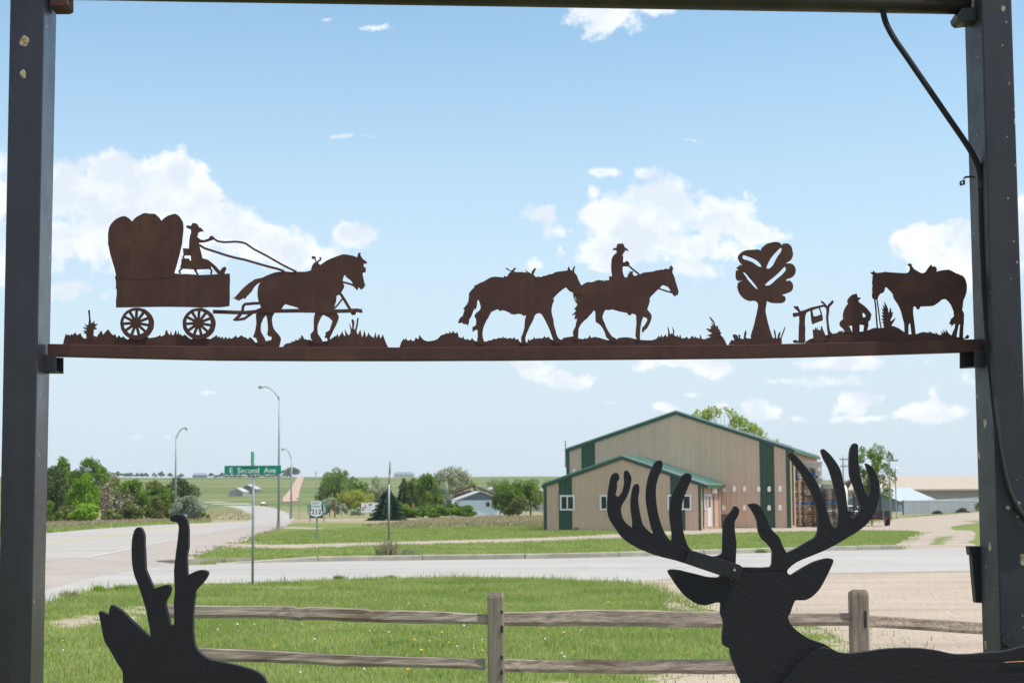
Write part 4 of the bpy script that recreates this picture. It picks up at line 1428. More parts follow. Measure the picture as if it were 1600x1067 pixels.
MB().box((f0.x - .1, f0.y - .1, f0.z - .1), (f0.x, f0.y + .1, f0.z + zt + .1)).build('end_post', M['dark_steel'], sf)

# sheds on the hillside, far houses on the skyline
def hut(name, label, cat, px0, px1, ybase, yeave, yridge, wall, roof, depth=8, ridge_at=0.5, gable_front=True, dist=None):
    b = G((px0 + px1) / 2, ybase) if dist is None else V((px0 + px1) / 2, ybase, dist)
    o = thing(name, label, cat, b)
    q = lambda px, py: V(px, py, b.y)
    pm = px0 + (px1 - px0) * ridge_at
    dv = Vector((0, depth, 0))
    if gable_front:
        MB().prism([q(px0, ybase + .6), q(px1, ybase + .6), q(px1, yeave), q(pm, yridge), q(px0, yeave)], dv).build('wall', M[wall], o)
        for a_, b_ in ((q(px0 - .7, yeave + .3), q(pm, yridge - .2)), (q(pm, yridge - .2), q(px1 + .7, yeave + .3))):
            s_ = Vector((0, -.6, 0))
            t_ = Vector((0, 0, .35))
            MB().hexa([a_ + s_, b_ + s_, b_ + dv, a_ + dv], [a_ + s_ + t_, b_ + s_ + t_, b_ + dv + t_, a_ + dv + t_]).build('roof', M[roof], o)
    else:
        MB().hexa([q(px0, ybase + .6), q(px1, ybase + .6), q(px1, ybase + .6) + dv, q(px0, ybase + .6) + dv], [q(px0, yeave), q(px1, yeave), q(px1, yeave) + dv, q(px0, yeave) + dv]).build('wall', M[wall], o)
        e0, e1 = q(px0 - .8, yeave), q(px1 + .8, yeave)
        r0_, r1_ = q(px0 + 2.5, yridge) + dv * .5, q(px1 - 2.5, yridge) + dv * .5
        MB().add([e0, e1, e1 + dv, e0 + dv, r0_, r1_], [(0, 3, 2, 1), (0, 1, 5, 4), (1, 2, 5), (2, 3, 4, 5), (3, 0, 4)]).build('roof', M[roof], o)
    return o


h1 = hut('hillside_shed', 'low grey shed with a white roof edge on the green hillside, left of the pair', 'shed', 357.5, 379.5, 775.2, 768.5, 763.3, 'sign_back', 'roof_white', 16, 0.55)
p0, p1 = V(370.5, 775, G(368, 775.2).y), V(378, 768.5, G(368, 775.2).y)
MB().box((p0.x, p0.y - .3, p0.z), (p1.x, p0.y - .05, p1.z)).build('door', M['pink_roof'], h1)
h2 = hut('hillside_shed', 'grey shed with a white roof edge on the green hillside, right of the pair', 'shed', 375, 399.5, 770.8, 764, 757.8, 'gable_blue', 'roof_white', 16, 0.45)
hut('skyline_barn', 'dark blue roofed barn on the skyline left of the green street sign', 'barn', 301, 322.5, 745.6, 742.2, 738.6, 'gable_blue', 'far_roof', 14, 0.5, False)
sk = hut('skyline_house', 'long pale house on the skyline behind the spruce trees', 'house', 615, 647, 744.6, 740.6, 737.2, 'far_wall', 'far_roof', 14, 0.5, False)
for px in (620, 626, 633, 640):
    p0, p1 = V(px, 743.6, G(631, 744.6).y), V(px + 2.2, 741.6, G(631, 744.6).y)
    MB().box((p0.x, p0.y - .2, p0.z), (p1.x, p0.y - .02, p1.z)).build('window', M['glass'], sk)
hut('white_shed', 'tiny white roofed shed in the trees above the blue house', 'shed', 762.5, 769.5, 764, 762.4, 760.3, 'white_vinyl', 'roof_white', 4, .5, False, dist=300)

# ------------------------------------------------------------------ summer haze over the prairie
hz_b = MB().box((-5200, -190, -24), (5200, 5200, 18.5)).build('haze', None, kind='stuff')
hm = bpy.data.materials.new('haze')
hm.use_nodes = True
hn = hm.node_tree.nodes
hn.clear()
ho = hn.new('ShaderNodeOutputMaterial')
hv = hn.new('ShaderNodeVolumePrincipled')
hv.inputs['Color'].default_value = (0.93, 0.96, 1.0, 1)
hv.inputs['Density'].default_value = 0.00014
hv.inputs['Anisotropy'].default_value = 0.2
hm.node_tree.links.new(hv.outputs[0], ho.inputs['Volume'])
hz_b.data.materials.append(hm)

# ------------------------------------------------------------------ the steel frame
FT = math.radians(2.6)
FX = Vector((math.cos(FT), math.sin(FT), 0))
FN = Vector((-math.sin(FT), math.cos(FT), 0))       # away from the camera
FP0 = Vector((0, 7.05, 0))


def fp(px, py, off=0.0):
    return onplane(px, py, FP0 + FN * off, FN)


frame = thing('steel_frame', 'black steel frame of two posts with a top pipe and a rusty crossbeam', 'frame', (0, 7.05, 0))


def depth_for(px, py, target):
    a, b = 0.05, 0.5
    p = fp(px, py)
    for _ in range(40):
        m = (a + b) / 2
        x = project(p + FN * m)[0]
        if (x - target) * (1 if target > px else -1) < 0:
            a = m
        else:
            b = m
    return a


dl = depth_for(69.5, 0, 88.6)
dr = depth_for(1548, 500, 1520.5)
yt, yb = -160, 1493


def post(x0, x1, depth, mat):
    """x0(y), x1(y): front face edges"""
    pts = [fp(x0(yb), yb), fp(x1(yb), yb), fp(x1(yt), yt), fp(x0(yt), yt)]
    for p in pts[:2]:
        p.z = 0.0
    b = MB()
    f = pts
    k = [p + FN * depth for p in pts]
    b.hexa([f[0], f[1], k[1], k[0]], [f[3], f[2], k[2], k[3]])
    return b.build('post', M[mat], frame, bevel=0.008, smooth=False)


post(lambda y: 15.5 - .0192 * y, lambda y: 69.5 - .0202 * y, dl, 'post_gloss')
post(lambda y: 1533 + .0300 * y, lambda y: 1581 + .0325 * y, dr, 'post')

# rusty crossbeam, sagging a little
BO0, BO1 = 0.135, 0.195
top = [(74, 537), (200, 539.3), (340, 541), (480, 542), (640, 542.6), (780, 542), (920, 541), (1040, 540), (1160, 538.6), (1250, 536.6), (1340, 534.5), (1440, 532), (1534, 529.6)]
bot = [(74, 556), (200, 559.2), (340, 562.2), (480, 563), (640, 563), (780, 562.4), (920, 561.2), (1040, 560.4), (1160, 559.2), (1250, 557.4), (1340, 555), (1440, 552), (1534, 549)]
b = MB()
n = len(top)
for a, c in zip(top, bot):
    b.v += [tuple(fp(*a, BO0)), tuple(fp(*c, BO0)), tuple(fp(*c, BO0) + FN * .06), tuple(fp(*a, BO0) + FN * .06)]
for i in range(n - 1):
    for k in range(4):
        b.f.append((i * 4 + k, i * 4 + (k + 1) % 4, i * 4 + 4 + (k + 1) % 4, i * 4 + 4 + k))
b.f += [(0, 1, 2, 3), tuple((n - 1) * 4 + k for k in (3, 2, 1, 0))]
beam = b.build('crossbeam', M['rust'], frame, bevel=0.003)

# top pipe with its saddles
pc = [fp(-20, -19, .12), fp(300, -13.5, .12), fp(800, -6, .12), fp(1200, 1.0, .12), fp(1513, 6.5, .12)]
MB().tube(pc, 0.049, 20).build('top_pipe', M['pipe'], frame, smooth=True)


def slab(name, poly, off, th, mat, parent=None, bevel=0.0, smooth=False):
    return MB().prism([fp(x, y, off) for x, y in poly], FN * th).build(name, mat, parent or frame, bevel=bevel)


# beam brackets: bent plates welded to the posts
slab('bracket', [(63.6, 553.5), (87.6, 555), (87.6, 580), (63.6, 579.5)], 0.10, .006, M['post'], bevel=.001)
slab('bracket', [(74, 557.8), (99, 558.8), (99, 584), (74, 583.6)], 0.20, .006, M['conduit'], bevel=.001)
MB().hexa([fp(66, 580.0, .107), fp(87.4, 580.3, .107), fp(98.6, 583.8, .199), fp(76, 583.4, .199)], [fp(66, 579.0, .107), fp(87.4, 579.3, .107), fp(98.6, 582.6, .199), fp(76, 582.2, .199)]).build('bracket', M['conduit'], frame)
slab('bracket', [(1522.5, 546.5), (1541, 546), (1541, 572.5), (1522.5, 573)], 0.10, .006, M['post'], bevel=.001)
slab('bracket', [(1499.8, 551.5), (1524, 550.6), (1524, 575), (1499.8, 575.8)], 0.20, .006, M['conduit'], bevel=.001)
MB().hexa([fp(1500.4, 575.4, .199), fp(1523, 575, .199), fp(1540, 572.8, .107), fp(1523, 573.2, .107)], [fp(1500.4, 574.2, .199), fp(1523, 573.8, .199), fp(1540, 571.8, .107), fp(1523, 572.0, .107)]).build('bracket', M['conduit'], frame)
# saddles of the top pipe
slab('saddle', [(77, -24), (105, -23), (105, 7), (99, 10), (77, 10)], 0.055, .13, M['rust'], bevel=.004)
sd = slab('saddle', [(1496, 24), (1503, 13), (1526.5, 11), (1526.5, 32), (1503, 34.5), (1498, 30)], 0.06, .11, M['conduit'], bevel=.003)
slab('saddle_plate', [(1512.5, -14), (1522, -14), (1523, 12.5), (1513.5, 13)], 0.085, .05, M['screw'], bevel=.002)

# conduit
path = [(1378, 6, .12), (1380, 20, .11), (1385, 38, .10), (1398, 62, .09), (1416, 88, .085), (1440, 123, .08), (1464, 158, .075), (1486, 190, .07), (1506, 219, .07), (1519, 240, .07), (1526.5, 255, .07), (1531, 270, .07), (1532.6, 285, .07), (1533.2, 310, .07),
        (1534.5, 360, .07), (1537, 420, .068), (1541, 490, .06), (1546, 555, .045), (1551.5, 610, .02), (1557, 660, -.008), (1563, 705, -.018), (1570, 742, -.018), (1579, 772, -.018), (1592, 797, -.018), (1603, 811, -.018), (1618, 826, -.012), (1625, 840, .03), (1622, 858, .10), (1618, 880, .18)]
cp = [fp(*q) for q in path]
sm = []
for i in range(len(cp) - 1):
    p0, p1, p2, p3 = cp[max(i - 1, 0)], cp[i], cp[i + 1], cp[min(i + 2, len(cp) - 1)]
    for k in range(5):
        t = k / 5
        sm.append(0.5 * ((2 * p1) + (p2 - p0) * t + (2 * p0 - 5 * p1 + 4 * p2 - p3) * t * t + (3 * p1 - p0 - 3 * p2 + p3) * t ** 3))
cond = thing('conduit', 'black flexible conduit curving from the top pipe down the right post', 'conduit', fp(1534, 360, .07))
cm = NT('ribbed_conduit')
wv = cm.N('ShaderNodeTexWave', Vector=cm.coord(), Scale=150.0, Distortion=0.0)
wv.bands_direction = 'Z'
cm.principled((0.019, 0.017, 0.022), 0.68, 0, cm.bump(wv.outputs['Fac'], 0.5, 0.003), 0.3)
MB().tube(sm, 0.0135, 12).build('tube', cm.m, cond, smooth=True)
MB().tube([fp(1532.8, 283, .07), fp(1533.4, 298, .07)], 0.0165, 12).build('coupling', M['conduit'], cond, smooth=True)
cl = [(1504.5, 285), (1505, 278.5), (1508, 275.5), (1519, 274.5), (1524, 276)]
b = MB()
for (x0, y0), (x1, y1) in zip(cl, cl[1:]):
    b.hexa([fp(x0, y0, .10), fp(x1, y1, .10), fp(x1, y1, .125), fp(x0, y0, .125)], [fp(x0, y0 + 3.2, .10), fp(x1, y1 + 3.2, .10), fp(x1, y1 + 3.2, .125), fp(x0, y0 + 3.2, .125)])
b.build('strap', M['conduit'], cond)
b = MB()
for q in ([(1500.5, 283), (1508, 281), (1508, 282.8), (1500.5, 284.8)], [(1500.5, 287.6), (1508, 286.2), (1508, 288.4), (1501.5, 290)], [(1500.5, 284.8), (1502.6, 284.2), (1502.6, 287.2), (1500.5, 287.6)], [(1506, 283.3), (1508, 282.8), (1508, 286.2), (1506, 286.6)]):
    b.prism([fp(x, y, .10) for x, y in q], FN * .012)
b.build('strap_lug', M['conduit'], cond)

# utility box behind the right post, knob and bolts on its face
bx = thing('utility_box', 'small black metal box with a lid fixed behind the right post', 'box', fp(1530, 900, .30))
slab('body', [(1518.5, 868), (1560, 868), (1560, 941.5), (1525, 941.5), (1521.5, 905)], dr + .01, .045, M['conduit'], bx, bevel=.003)
slab('lid', [(1514.2, 853), (1560, 853), (1560, 867.6), (1516.6, 867.6), (1515.4, 862)], dr + .005, .055, M['post'], bx, bevel=.004)


def disc(name, px, py, off, r, th, mat, parent, seg=18):
    c = fp(px, py, off)
    MB().tube([c, c - FN * th], r, seg).build(name, mat, parent, bevel=.001)


disc('knob', 1575, 1000, -.0, .027, .03, M['conduit'], frame)
disc('bolt', 1590, 786, -.0, .010, .012, M['galv'], frame, 6)
disc('bolt', 1573.5, 793, -.0, .010, .012, M['galv'], frame, 6)
disc('bolt', 1590, 807, -.0, .006, .006, M['screw'], frame, 6)


# ------------------------------------------------------------------ plasma cut plates on the crossbeam
def plate(name, loops, off, mat, parent, th=0.004, surf=None, bev=0.0):
    """flat cut-out: first loop is the outline, the others are holes (photograph pixels)"""
    surf = surf or (lambda x, y, o: fp(x, y, o))
    loops = [list(l) for l in loops]
    flat2 = [[Vector((x, -y, 0)) for x, y in l] for l in loops]
    tris = tessellate_polygon(flat2)
    pts = [p for l in loops for p in l]
    fr = [surf(x, y, off) for x, y in pts]
    nv = PLN[0]
    bk = [p + nv * th for p in fr]
    n = len(pts)
    fs = [tuple(t) for t in tris] + [tuple(i + n for i in reversed(t)) for t in tris]
    i0 = 0
    for l in loops:
        m = len(l)
        for k in range(m):
            a, c = i0 + k, i0 + (k + 1) % m
            fs.append((a, c, c + n, a + n))
        i0 += m
    return MB().add(fr + bk, fs).build(name, mat, parent, bevel=bev)


PLN = [FN]
SO = 0.160


def stroke(pts, w):
    """ribbon outline along a polyline (pixels)"""
    L, Rr = [], []
    for i, (x, y) in enumerate(pts):
        ax, ay = pts[max(i - 1, 0)]
        bx_, by_ = pts[min(i + 1, len(pts) - 1)]
        d = math.hypot(bx_ - ax, by_ - ay) or 1
        nx, ny = -(by_ - ay) / d, (bx_ - ax) / d
        L.append((x + nx * w / 2, y + ny * w / 2))
        Rr.append((x - nx * w / 2, y - ny * w / 2))
    return L + Rr[::-1]


def ell(cx, cy, rx, ry, n=20, wob=0.0, seed=0):
    r = random.Random(seed)
    return [(cx + rx * (1 + r.uniform(-wob, wob)) * math.cos(2 * math.pi * k / n), cy + ry * (1 + r.uniform(-wob, wob)) * math.sin(2 * math.pi * k / n)) for k in range(n)]


z1 = lambda l: zxy(80, 320, 4.26667, l)
z2 = lambda l: zxy(340, 320, 4.26667, l)
z3 = lambda l: zxy(620, 360, 5.08, l)
z4 = lambda l: zxy(860, 360, 5.08, l)
z5 = lambda l: zxy(1120, 360, 5.0818, l)
z6 = lambda l: zxy(1300, 380, 5.079, l)
ru = M['rust']

# --- covered wagon with draught horse
wg = thing('covered_wagon_cutout', 'rusty steel cutout of a covered wagon, driver and draught horse', 'metal cutout', fp(350, 540, SO))
plate('wagon_cover', [z1([(432, 470), (420, 420), (405, 370), (392, 325), (385, 290), (378, 260), (379, 230), (378, 195), (384, 160), (392, 138), (405, 120), (425, 100), (445, 88), (465, 79), (485, 75), (502, 80), (518, 90), (532, 103), (540, 112), (547, 102), (555, 92), (572, 79), (590, 70), (608, 59), (630, 55), (650, 59), (690, 60), (704, 70), (717, 82), (728, 96), (735, 108), (745, 95), (760, 84), (780, 72), (800, 66), (825, 60), (842, 67), (856, 79), (868, 97), (878, 115), (881, 138), (882, 160), (879, 195), (875, 230), (872, 262), (865, 290), (856, 330), (845, 370), (833, 415), (820, 458), (824, 480), (640, 500), (432, 490)])], SO, ru, wg)
plate('wagon_box', [z1([(425, 480), (430, 471), (436, 468), (500, 470), (700, 465), (820, 456), (860, 462), (900, 461), (1000, 468), (1100, 463), (1190, 458), (1192, 500), (1190, 560), (1191, 620), (1188, 675), (1150, 681), (1115, 684), (1060, 682), (1000, 686), (920, 682), (760, 680), (620, 682), (500, 684), (432, 685), (431, 640), (436, 600), (436, 562), (430, 560), (432, 520)])], SO + .0006, ru, wg)


def wheel(cx, cy, R, icx, icy, r, hub, seed, zz=z1):
    w = plate('wheel', [zz(ell(cx, cy, R, R * .955, 40, .012, seed)), zz(ell(icx, icy, r, r * .97, 32, .015, seed + 1))], SO + .0012, ru, wg)
    plate('hub', [zz(ell(icx - 2, icy + 3, hub, hub, 16, .05, seed + 2))], SO + .0018, ru, w)
    for k in range(11):
        a = 2 * math.pi * (k + .35) / 11
        c, s_ = math.cos(a), math.sin(a)
        pts = [(icx - 2 + c * hub * .7, icy + 3 + s_ * hub * .7), (icx + c * r * .55, icy + s_ * r * .55), (icx + c * (r + 6), icy + s_ * (r + 6) * .97)]
        plate('spoke', [zz(stroke(pts, 19))], SO + .0024, ru, w)


wheel(573, 793, 113, 565, 786, 84, 31, 3)
wheel(986, 793, 111, 981, 787, 82, 31, 9)
dv = plate('driver', [z1([(898, 145), (905, 138), (915, 138), (932, 141), (938, 126), (947, 121), (957, 124), (966, 123), (977, 133), (988, 152), (1000, 155), (1010, 166), (1018, 180), (1005, 178), (990, 181), (977, 190), (980, 202), (972, 212), (985, 224), (1000, 234), (1020, 235), (1050, 225), (1057, 212), (1072, 206), (1086, 216), (1083, 232), (1065, 238), (1030, 250), (985, 254), (988, 268), (990, 282), (1000, 320), (1008, 356), (1045, 366), (1070, 385), (1100, 412), (1125, 440), (1143, 418), (1158, 412), (1169, 422), (1160, 445), (1152, 466), (1112, 464), (1085, 432), (1068, 412), (1000, 424), (950, 424), (935, 395), (928, 330), (918, 290), (920, 240), (925, 205), (933, 184), (930, 164), (905, 155)])], SO + .003, ru, wg)
st = plate('seat', [z1([(868, 358), (920, 358), (926, 386), (946, 393), (1062, 400), (1067, 428), (960, 432), (872, 426), (858, 418), (866, 395)])], SO + .0036, ru, wg)
plate('backrest', [z1([(877, 290), (935, 293), (940, 338), (892, 338), (885, 346), (890, 358), (880, 359), (871, 346), (882, 336)])], SO + .0042, ru, st)
plate('armrest', [z1([(920, 372), (932, 372), (938, 388), (948, 394), (940, 398), (924, 392)])], SO + .0040, ru, st)
for q in ([(872, 422), (857, 438), (853, 448), (862, 460)], [(962, 428), (966, 448), (978, 466)], [(956, 428), (962, 444), (970, 452)], [(1058, 424), (1070, 440), (1068, 452), (1062, 462)]):
    plate('leg', [z1(stroke(q, 12))], SO + .0048, ru, st)
plate('rein', [z2(stroke([(-32, 222), (0, 243), (45, 250), (120, 246), (160, 250), (188, 259), (215, 278), (240, 295), (330, 342), (420, 394), (470, 420), (525, 446)], 13))], SO + .0054, ru, wg)
plate('rein', [z2(stroke([(-122, 268), (-90, 289), (-50, 302), (0, 318), (60, 338), (120, 354), (180, 366), (240, 384), (330, 410), (400, 427), (445, 444)], 15))], SO + .0054, ru, wg)
plate('shaft', [z2(stroke([(-32, 712), (30, 714), (100, 717), (180, 719), (240, 714), (300, 706), (400, 708), (540, 706), (700, 709), (860, 708), (925, 703), (960, 708), (965, 707)], 25))], SO + .006, ru, wg)
plate('swingletree', [z2(stroke([(278, 656), (240, 657), (210, 660), (182, 662), (170, 676), (165, 712)], 19))], SO + .0066, ru, wg)
plate('trace', [z2([(100, 768), (130, 738), (155, 716), (185, 712), (165, 728), (150, 750), (140, 758), (180, 748), (205, 728), (240, 705), (290, 684), (290, 700), (245, 722), (212, 745), (180, 768), (130, 775), (112, 774)])], SO + .0072, ru, wg)
hs = plate('horse', [z2([(302, 484), (275, 490), (250, 495), (228, 510), (205, 525), (185, 542), (165, 560), (150, 577), (137, 592), (118, 612), (100, 626), (108, 627), (118, 620), (116, 632), (124, 626), (122, 637), (132, 633), (140, 641), (158, 630), (176, 621), (180, 630), (190, 620), (196, 606), (203, 606), (212, 592), (226, 580), (236, 562), (247, 545), (265, 528), (285, 516), (274, 535), (268, 555), (265, 590), (267, 615), (272, 640), (282, 668), (290, 690), (278, 712), (255, 730), (256, 760), (258, 790), (254, 818), (250, 840), (243, 862), (235, 882), (248, 885), (258, 892), (265, 915), (262, 935), (322, 935), (320, 905), (312, 885), (300, 865), (290, 848), (288, 835), (288, 810), (291, 790), (305, 757), (324, 735), (331, 770), (334, 800), (335, 835), (331, 855), (332, 870), (343, 876), (350, 882), (357, 874), (360, 892), (352, 910), (352, 944), (411, 945), (418, 920), (423, 895), (418, 880), (408, 866), (392, 848), (378, 832), (369, 810), (365, 790), (362, 765), (366, 745), (380, 718), (404, 706), (426, 695), (440, 672), (452, 662), (475, 670), (500, 676), (528, 684), (540, 692), (560, 700), (600, 712), (650, 722), (643, 745), (640, 770), (641, 800), (640, 838), (628, 852), (618, 866), (622, 895), (640, 916), (640, 925), (702, 925), (700, 910), (690, 890), (678, 872), (668, 858), (666, 825), (668, 800), (678, 775), (690, 750), (704, 733), (722, 742), (742, 752), (765, 775), (756, 806), (745, 836), (730, 845), (718, 852), (720, 868), (712, 880), (718, 890), (725, 884), (734, 905), (748, 906), (750, 882), (762, 858), (770, 840), (788, 806), (800, 780), (806, 760), (809, 745), (800, 727), (786, 706), (775, 692), (782, 668), (790, 645), (794, 605), (812, 600), (822, 588), (835, 566), (845, 545), (842, 532), (834, 520), (836, 495), (842, 475), (850, 468), (856, 482), (870, 492), (885, 503), (896, 516), (905, 540), (912, 552), (922, 562), (931, 572), (936, 558), (941, 549), (950, 560), (957, 566), (972, 556), (985, 536), (978, 516), (974, 498), (970, 478), (966, 456), (978, 451), (988, 449), (988, 418), (975, 414), (974, 393), (992, 393), (998, 382), (982, 372), (968, 360), (958, 346), (952, 334), (955, 318), (948, 322), (942, 316), (935, 332), (930, 350), (905, 340), (880, 335), (850, 330), (830, 331), (790, 345), (760, 357), (730, 370), (708, 384), (688, 398), (660, 418), (630, 432), (610, 441), (590, 446), (560, 447), (525, 446), (490, 448), (450, 444), (425, 446), (400, 448), (375, 453), (350, 462), (325, 472)])], SO + .0078, ru, wg)
plate('hames', [z2([(622, 432), (628, 412), (635, 396), (650, 382), (658, 386), (668, 382), (675, 392), (684, 402), (700, 400), (660, 432)])], SO + .0084, ru, hs)
plate('hame_knob', [z2(stroke([(662, 388), (654, 372), (648, 358), (652, 350)], 9))], SO + .009, ru, hs)
plate('hame_knob', [z2(ell(640, 352, 14, 10, 12))], SO + .0096, ru, hs)
plate('hame_knob', [z2(stroke([(664, 386), (672, 376), (684, 368), (688, 358), (680, 349)], 11))], SO + .009, ru, hs)
plate('bridle_strap', [z2(stroke([(832, 515), (860, 522), (890, 530), (918, 544)], 13))], SO + .0084, ru, hs)
plate('breast_strap', [z2(stroke([(818, 592), (832, 612), (850, 642), (868, 672), (888, 705)], 19))], SO + .0084, ru, hs)
plate('breast_strap', [z2(stroke([(834, 622), (818, 645), (798, 670), (776, 692)], 11))], SO + .009, ru, hs)
plate('shaft_tip', [z2(ell(905, 716, 19, 20, 14))], SO + .0084, ru, hs)
BASE = 20
plate('grass_strip', [z1([(78, 930), (86, 895), (97, 858), (103, 868), (115, 864), (122, 873), (135, 860), (140, 869), (160, 850), (172, 869), (183, 862), (195, 855), (202, 874), (212, 886), (228, 892), (245, 876), (262, 870), (285, 872), (303, 880), (318, 858), (333, 836), (346, 866), (362, 846), (380, 829), (398, 856), (415, 870), (426, 861), (436, 886), (452, 869), (466, 886), (480, 876), (495, 890), (512, 899), (528, 880), (640, 880), (655, 888), (700, 881), (725, 868), (735, 878), (757, 865), (764, 836), (770, 833), (780, 856), (790, 868), (799, 838), (804, 865), (816, 868), (831, 833), (838, 868), (849, 838), (853, 868), (865, 860), (872, 875), (892, 864), (912, 883), (932, 895), (952, 890), (1040, 890), (1060, 895), (1085, 880), (1103, 868), (1110, 885), (1121, 874), (1129, 890), (1140, 877), (1151, 895), (1163, 878), (1175, 895), (1187, 883), (1200, 893), (1215, 884), (1232, 870), (1240, 886), (1256, 878), (1267, 868), (1283, 880), (1296, 883), (1312, 895), (1325, 880), (1345, 898)]) +
      z2([(252, 918), (300, 912), (340, 905), (350, 900), (360, 908), (410, 946), (410, 956)]) + z1([(800, 952), (78, 940)])], SO + .0102, ru, wg)
plate('yucca', [z1([(235, 884), (232, 862), (212, 851), (226, 846), (240, 850), (210, 840), (222, 836), (240, 839), (208, 816), (222, 815), (240, 821), (228, 805), (224, 789), (236, 803), (247, 800), (252, 760), (248, 730), (245, 706), (251, 699), (257, 702), (259, 735), (265, 782), (264, 792), (276, 784), (290, 771), (286, 788), (296, 796), (311, 790), (300, 806), (289, 812), (306, 825), (296, 832), (284, 830), (280, 884)])], SO + .0108, ru, wg)
plate('grass_strip', [z2([(437, 942), (455, 925), (472, 922), (492, 919), (489, 905), (502, 914), (506, 908), (518, 908), (515, 896), (530, 902), (546, 898), (534, 884), (548, 890), (558, 888), (552, 876), (563, 869), (571, 880), (578, 896), (590, 895), (600, 901), (612, 898), (628, 906), (650, 912), (700, 912), (740, 905), (760, 890), (780, 876), (792, 873), (800, 858), (808, 882), (815, 868), (822, 862), (830, 843), (838, 860), (842, 871), (852, 873), (846, 828), (858, 848), (872, 868), (884, 860), (886, 830), (875, 786), (886, 805), (896, 828), (897, 800), (892, 770), (899, 760), (906, 768), (913, 780), (908, 826), (916, 832), (926, 790), (929, 757), (940, 752), (936, 800), (926, 842), (934, 866), (942, 850), (952, 830), (958, 862), (964, 882), (972, 862), (978, 833), (986, 862), (991, 882), (1001, 866), (1004, 848), (1014, 866), (1028, 878), (1041, 886), (1047, 866), (1053, 848), (1060, 888), (1068, 872), (1077, 858), (1086, 892), (1094, 878), (1102, 862), (1112, 892), (1124, 922), (1137, 950), (1137, 956), (437, 956)])], SO + .0114, ru, wg)

# --- rider leading a pack horse
rd = thing('rider_cutout', 'rusty steel cutout of a hatted rider leading a saddled pack horse', 'metal cutout', fp(880, 540, SO))
plate('pack_horse', [z3([(622, 437), (640, 428), (665, 414), (690, 405), (715, 390), (740, 375), (770, 367), (810, 370), (850, 373), (851, 358), (862, 366), (880, 362), (886, 345), (906, 328), (885, 316), (862, 303), (869, 296), (888, 308), (906, 321), (918, 312), (938, 294), (947, 301), (938, 314), (928, 324), (946, 331), (985, 330), (1020, 333), (1032, 336), (1018, 310), (1030, 318), (1042, 330), (1056, 336), (1070, 343), (1072, 325), (1094, 298), (1107, 303), (1096, 326), (1086, 350), (1105, 372), (1120, 365), (1140, 371), (1165, 362), (1195, 356), (1208, 346), (1216, 349), (1240, 343), (1256, 332), (1280, 327), (1300, 325), (1330, 321), (1354, 318), (1358, 298), (1366, 285), (1378, 314), (1394, 318), (1397, 300), (1405, 288), (1419, 282), (1412, 300), (1408, 332), (1420, 346), (1430, 358), (1442, 392), (1456, 420), (1468, 440), (1480, 470), (1470, 510), (1435, 512), (1405, 498), (1385, 489), (1368, 480), (1354, 464), (1342, 453), (1322, 465), (1300, 482), (1282, 498), (1265, 515), (1243, 540), (1248, 558), (1238, 582), (1232, 605), (1228, 640), (1234, 675), (1244, 712), (1248, 750), (1258, 785), (1270, 830), (1280, 850), (1292, 862), (1312, 872), (1300, 900), (1250, 900), (1243, 872), (1225, 822), (1214, 790), (1200, 760), (1182, 722), (1165, 690), (1148, 665), (1130, 656), (1110, 662), (1095, 676), (1088, 700), (1076, 726), (1055, 764), (1044, 790), (1030, 822), (1020, 852), (1022, 875), (1030, 892), (1028, 905), (990, 905), (986, 850), (996, 825), (1003, 808), (1012, 775), (1016, 720), (1020, 695), (1026, 674), (1005, 679), (996, 670), (985, 665), (960, 662), (940, 668), (905, 664), (900, 656), (886, 650), (865, 640), (848, 635), (832, 634), (823, 642), (812, 634), (800, 626), (775, 636), (747, 650), (742, 668), (734, 672), (732, 686), (720, 702), (705, 730), (694, 755), (686, 780), (680, 820), (684, 850), (694, 890), (694, 905), (645, 905), (637, 868), (642, 845), (641, 792), (628, 788), (615, 798), (601, 806), (600, 768), (612, 760), (625, 755), (630, 735), (628, 700), (615, 682), (626, 658), (648, 642), (662, 626), (666, 605), (658, 575), (648, 550), (640, 558), (636, 600), (627, 628), (618, 620), (608, 640), (600, 662), (588, 690), (576, 704), (574, 732), (562, 760), (557, 742), (549, 752), (544, 740), (534, 747), (520, 733), (512, 733), (485, 739), (494, 706), (508, 688), (522, 680), (530, 655), (538, 628), (526, 626), (540, 604), (554, 590), (560, 575), (566, 570), (570, 540), (573, 512), (570, 508), (577, 492), (600, 465), (612, 456), (616, 446), (612, 440), (622, 434)])], SO, ru, rd)
plate('lead_rope', [z3(stroke([(1403, 498), (1406, 525), (1413, 545), (1420, 562), (1428, 576)], 9))], SO + .0006, ru, rd)
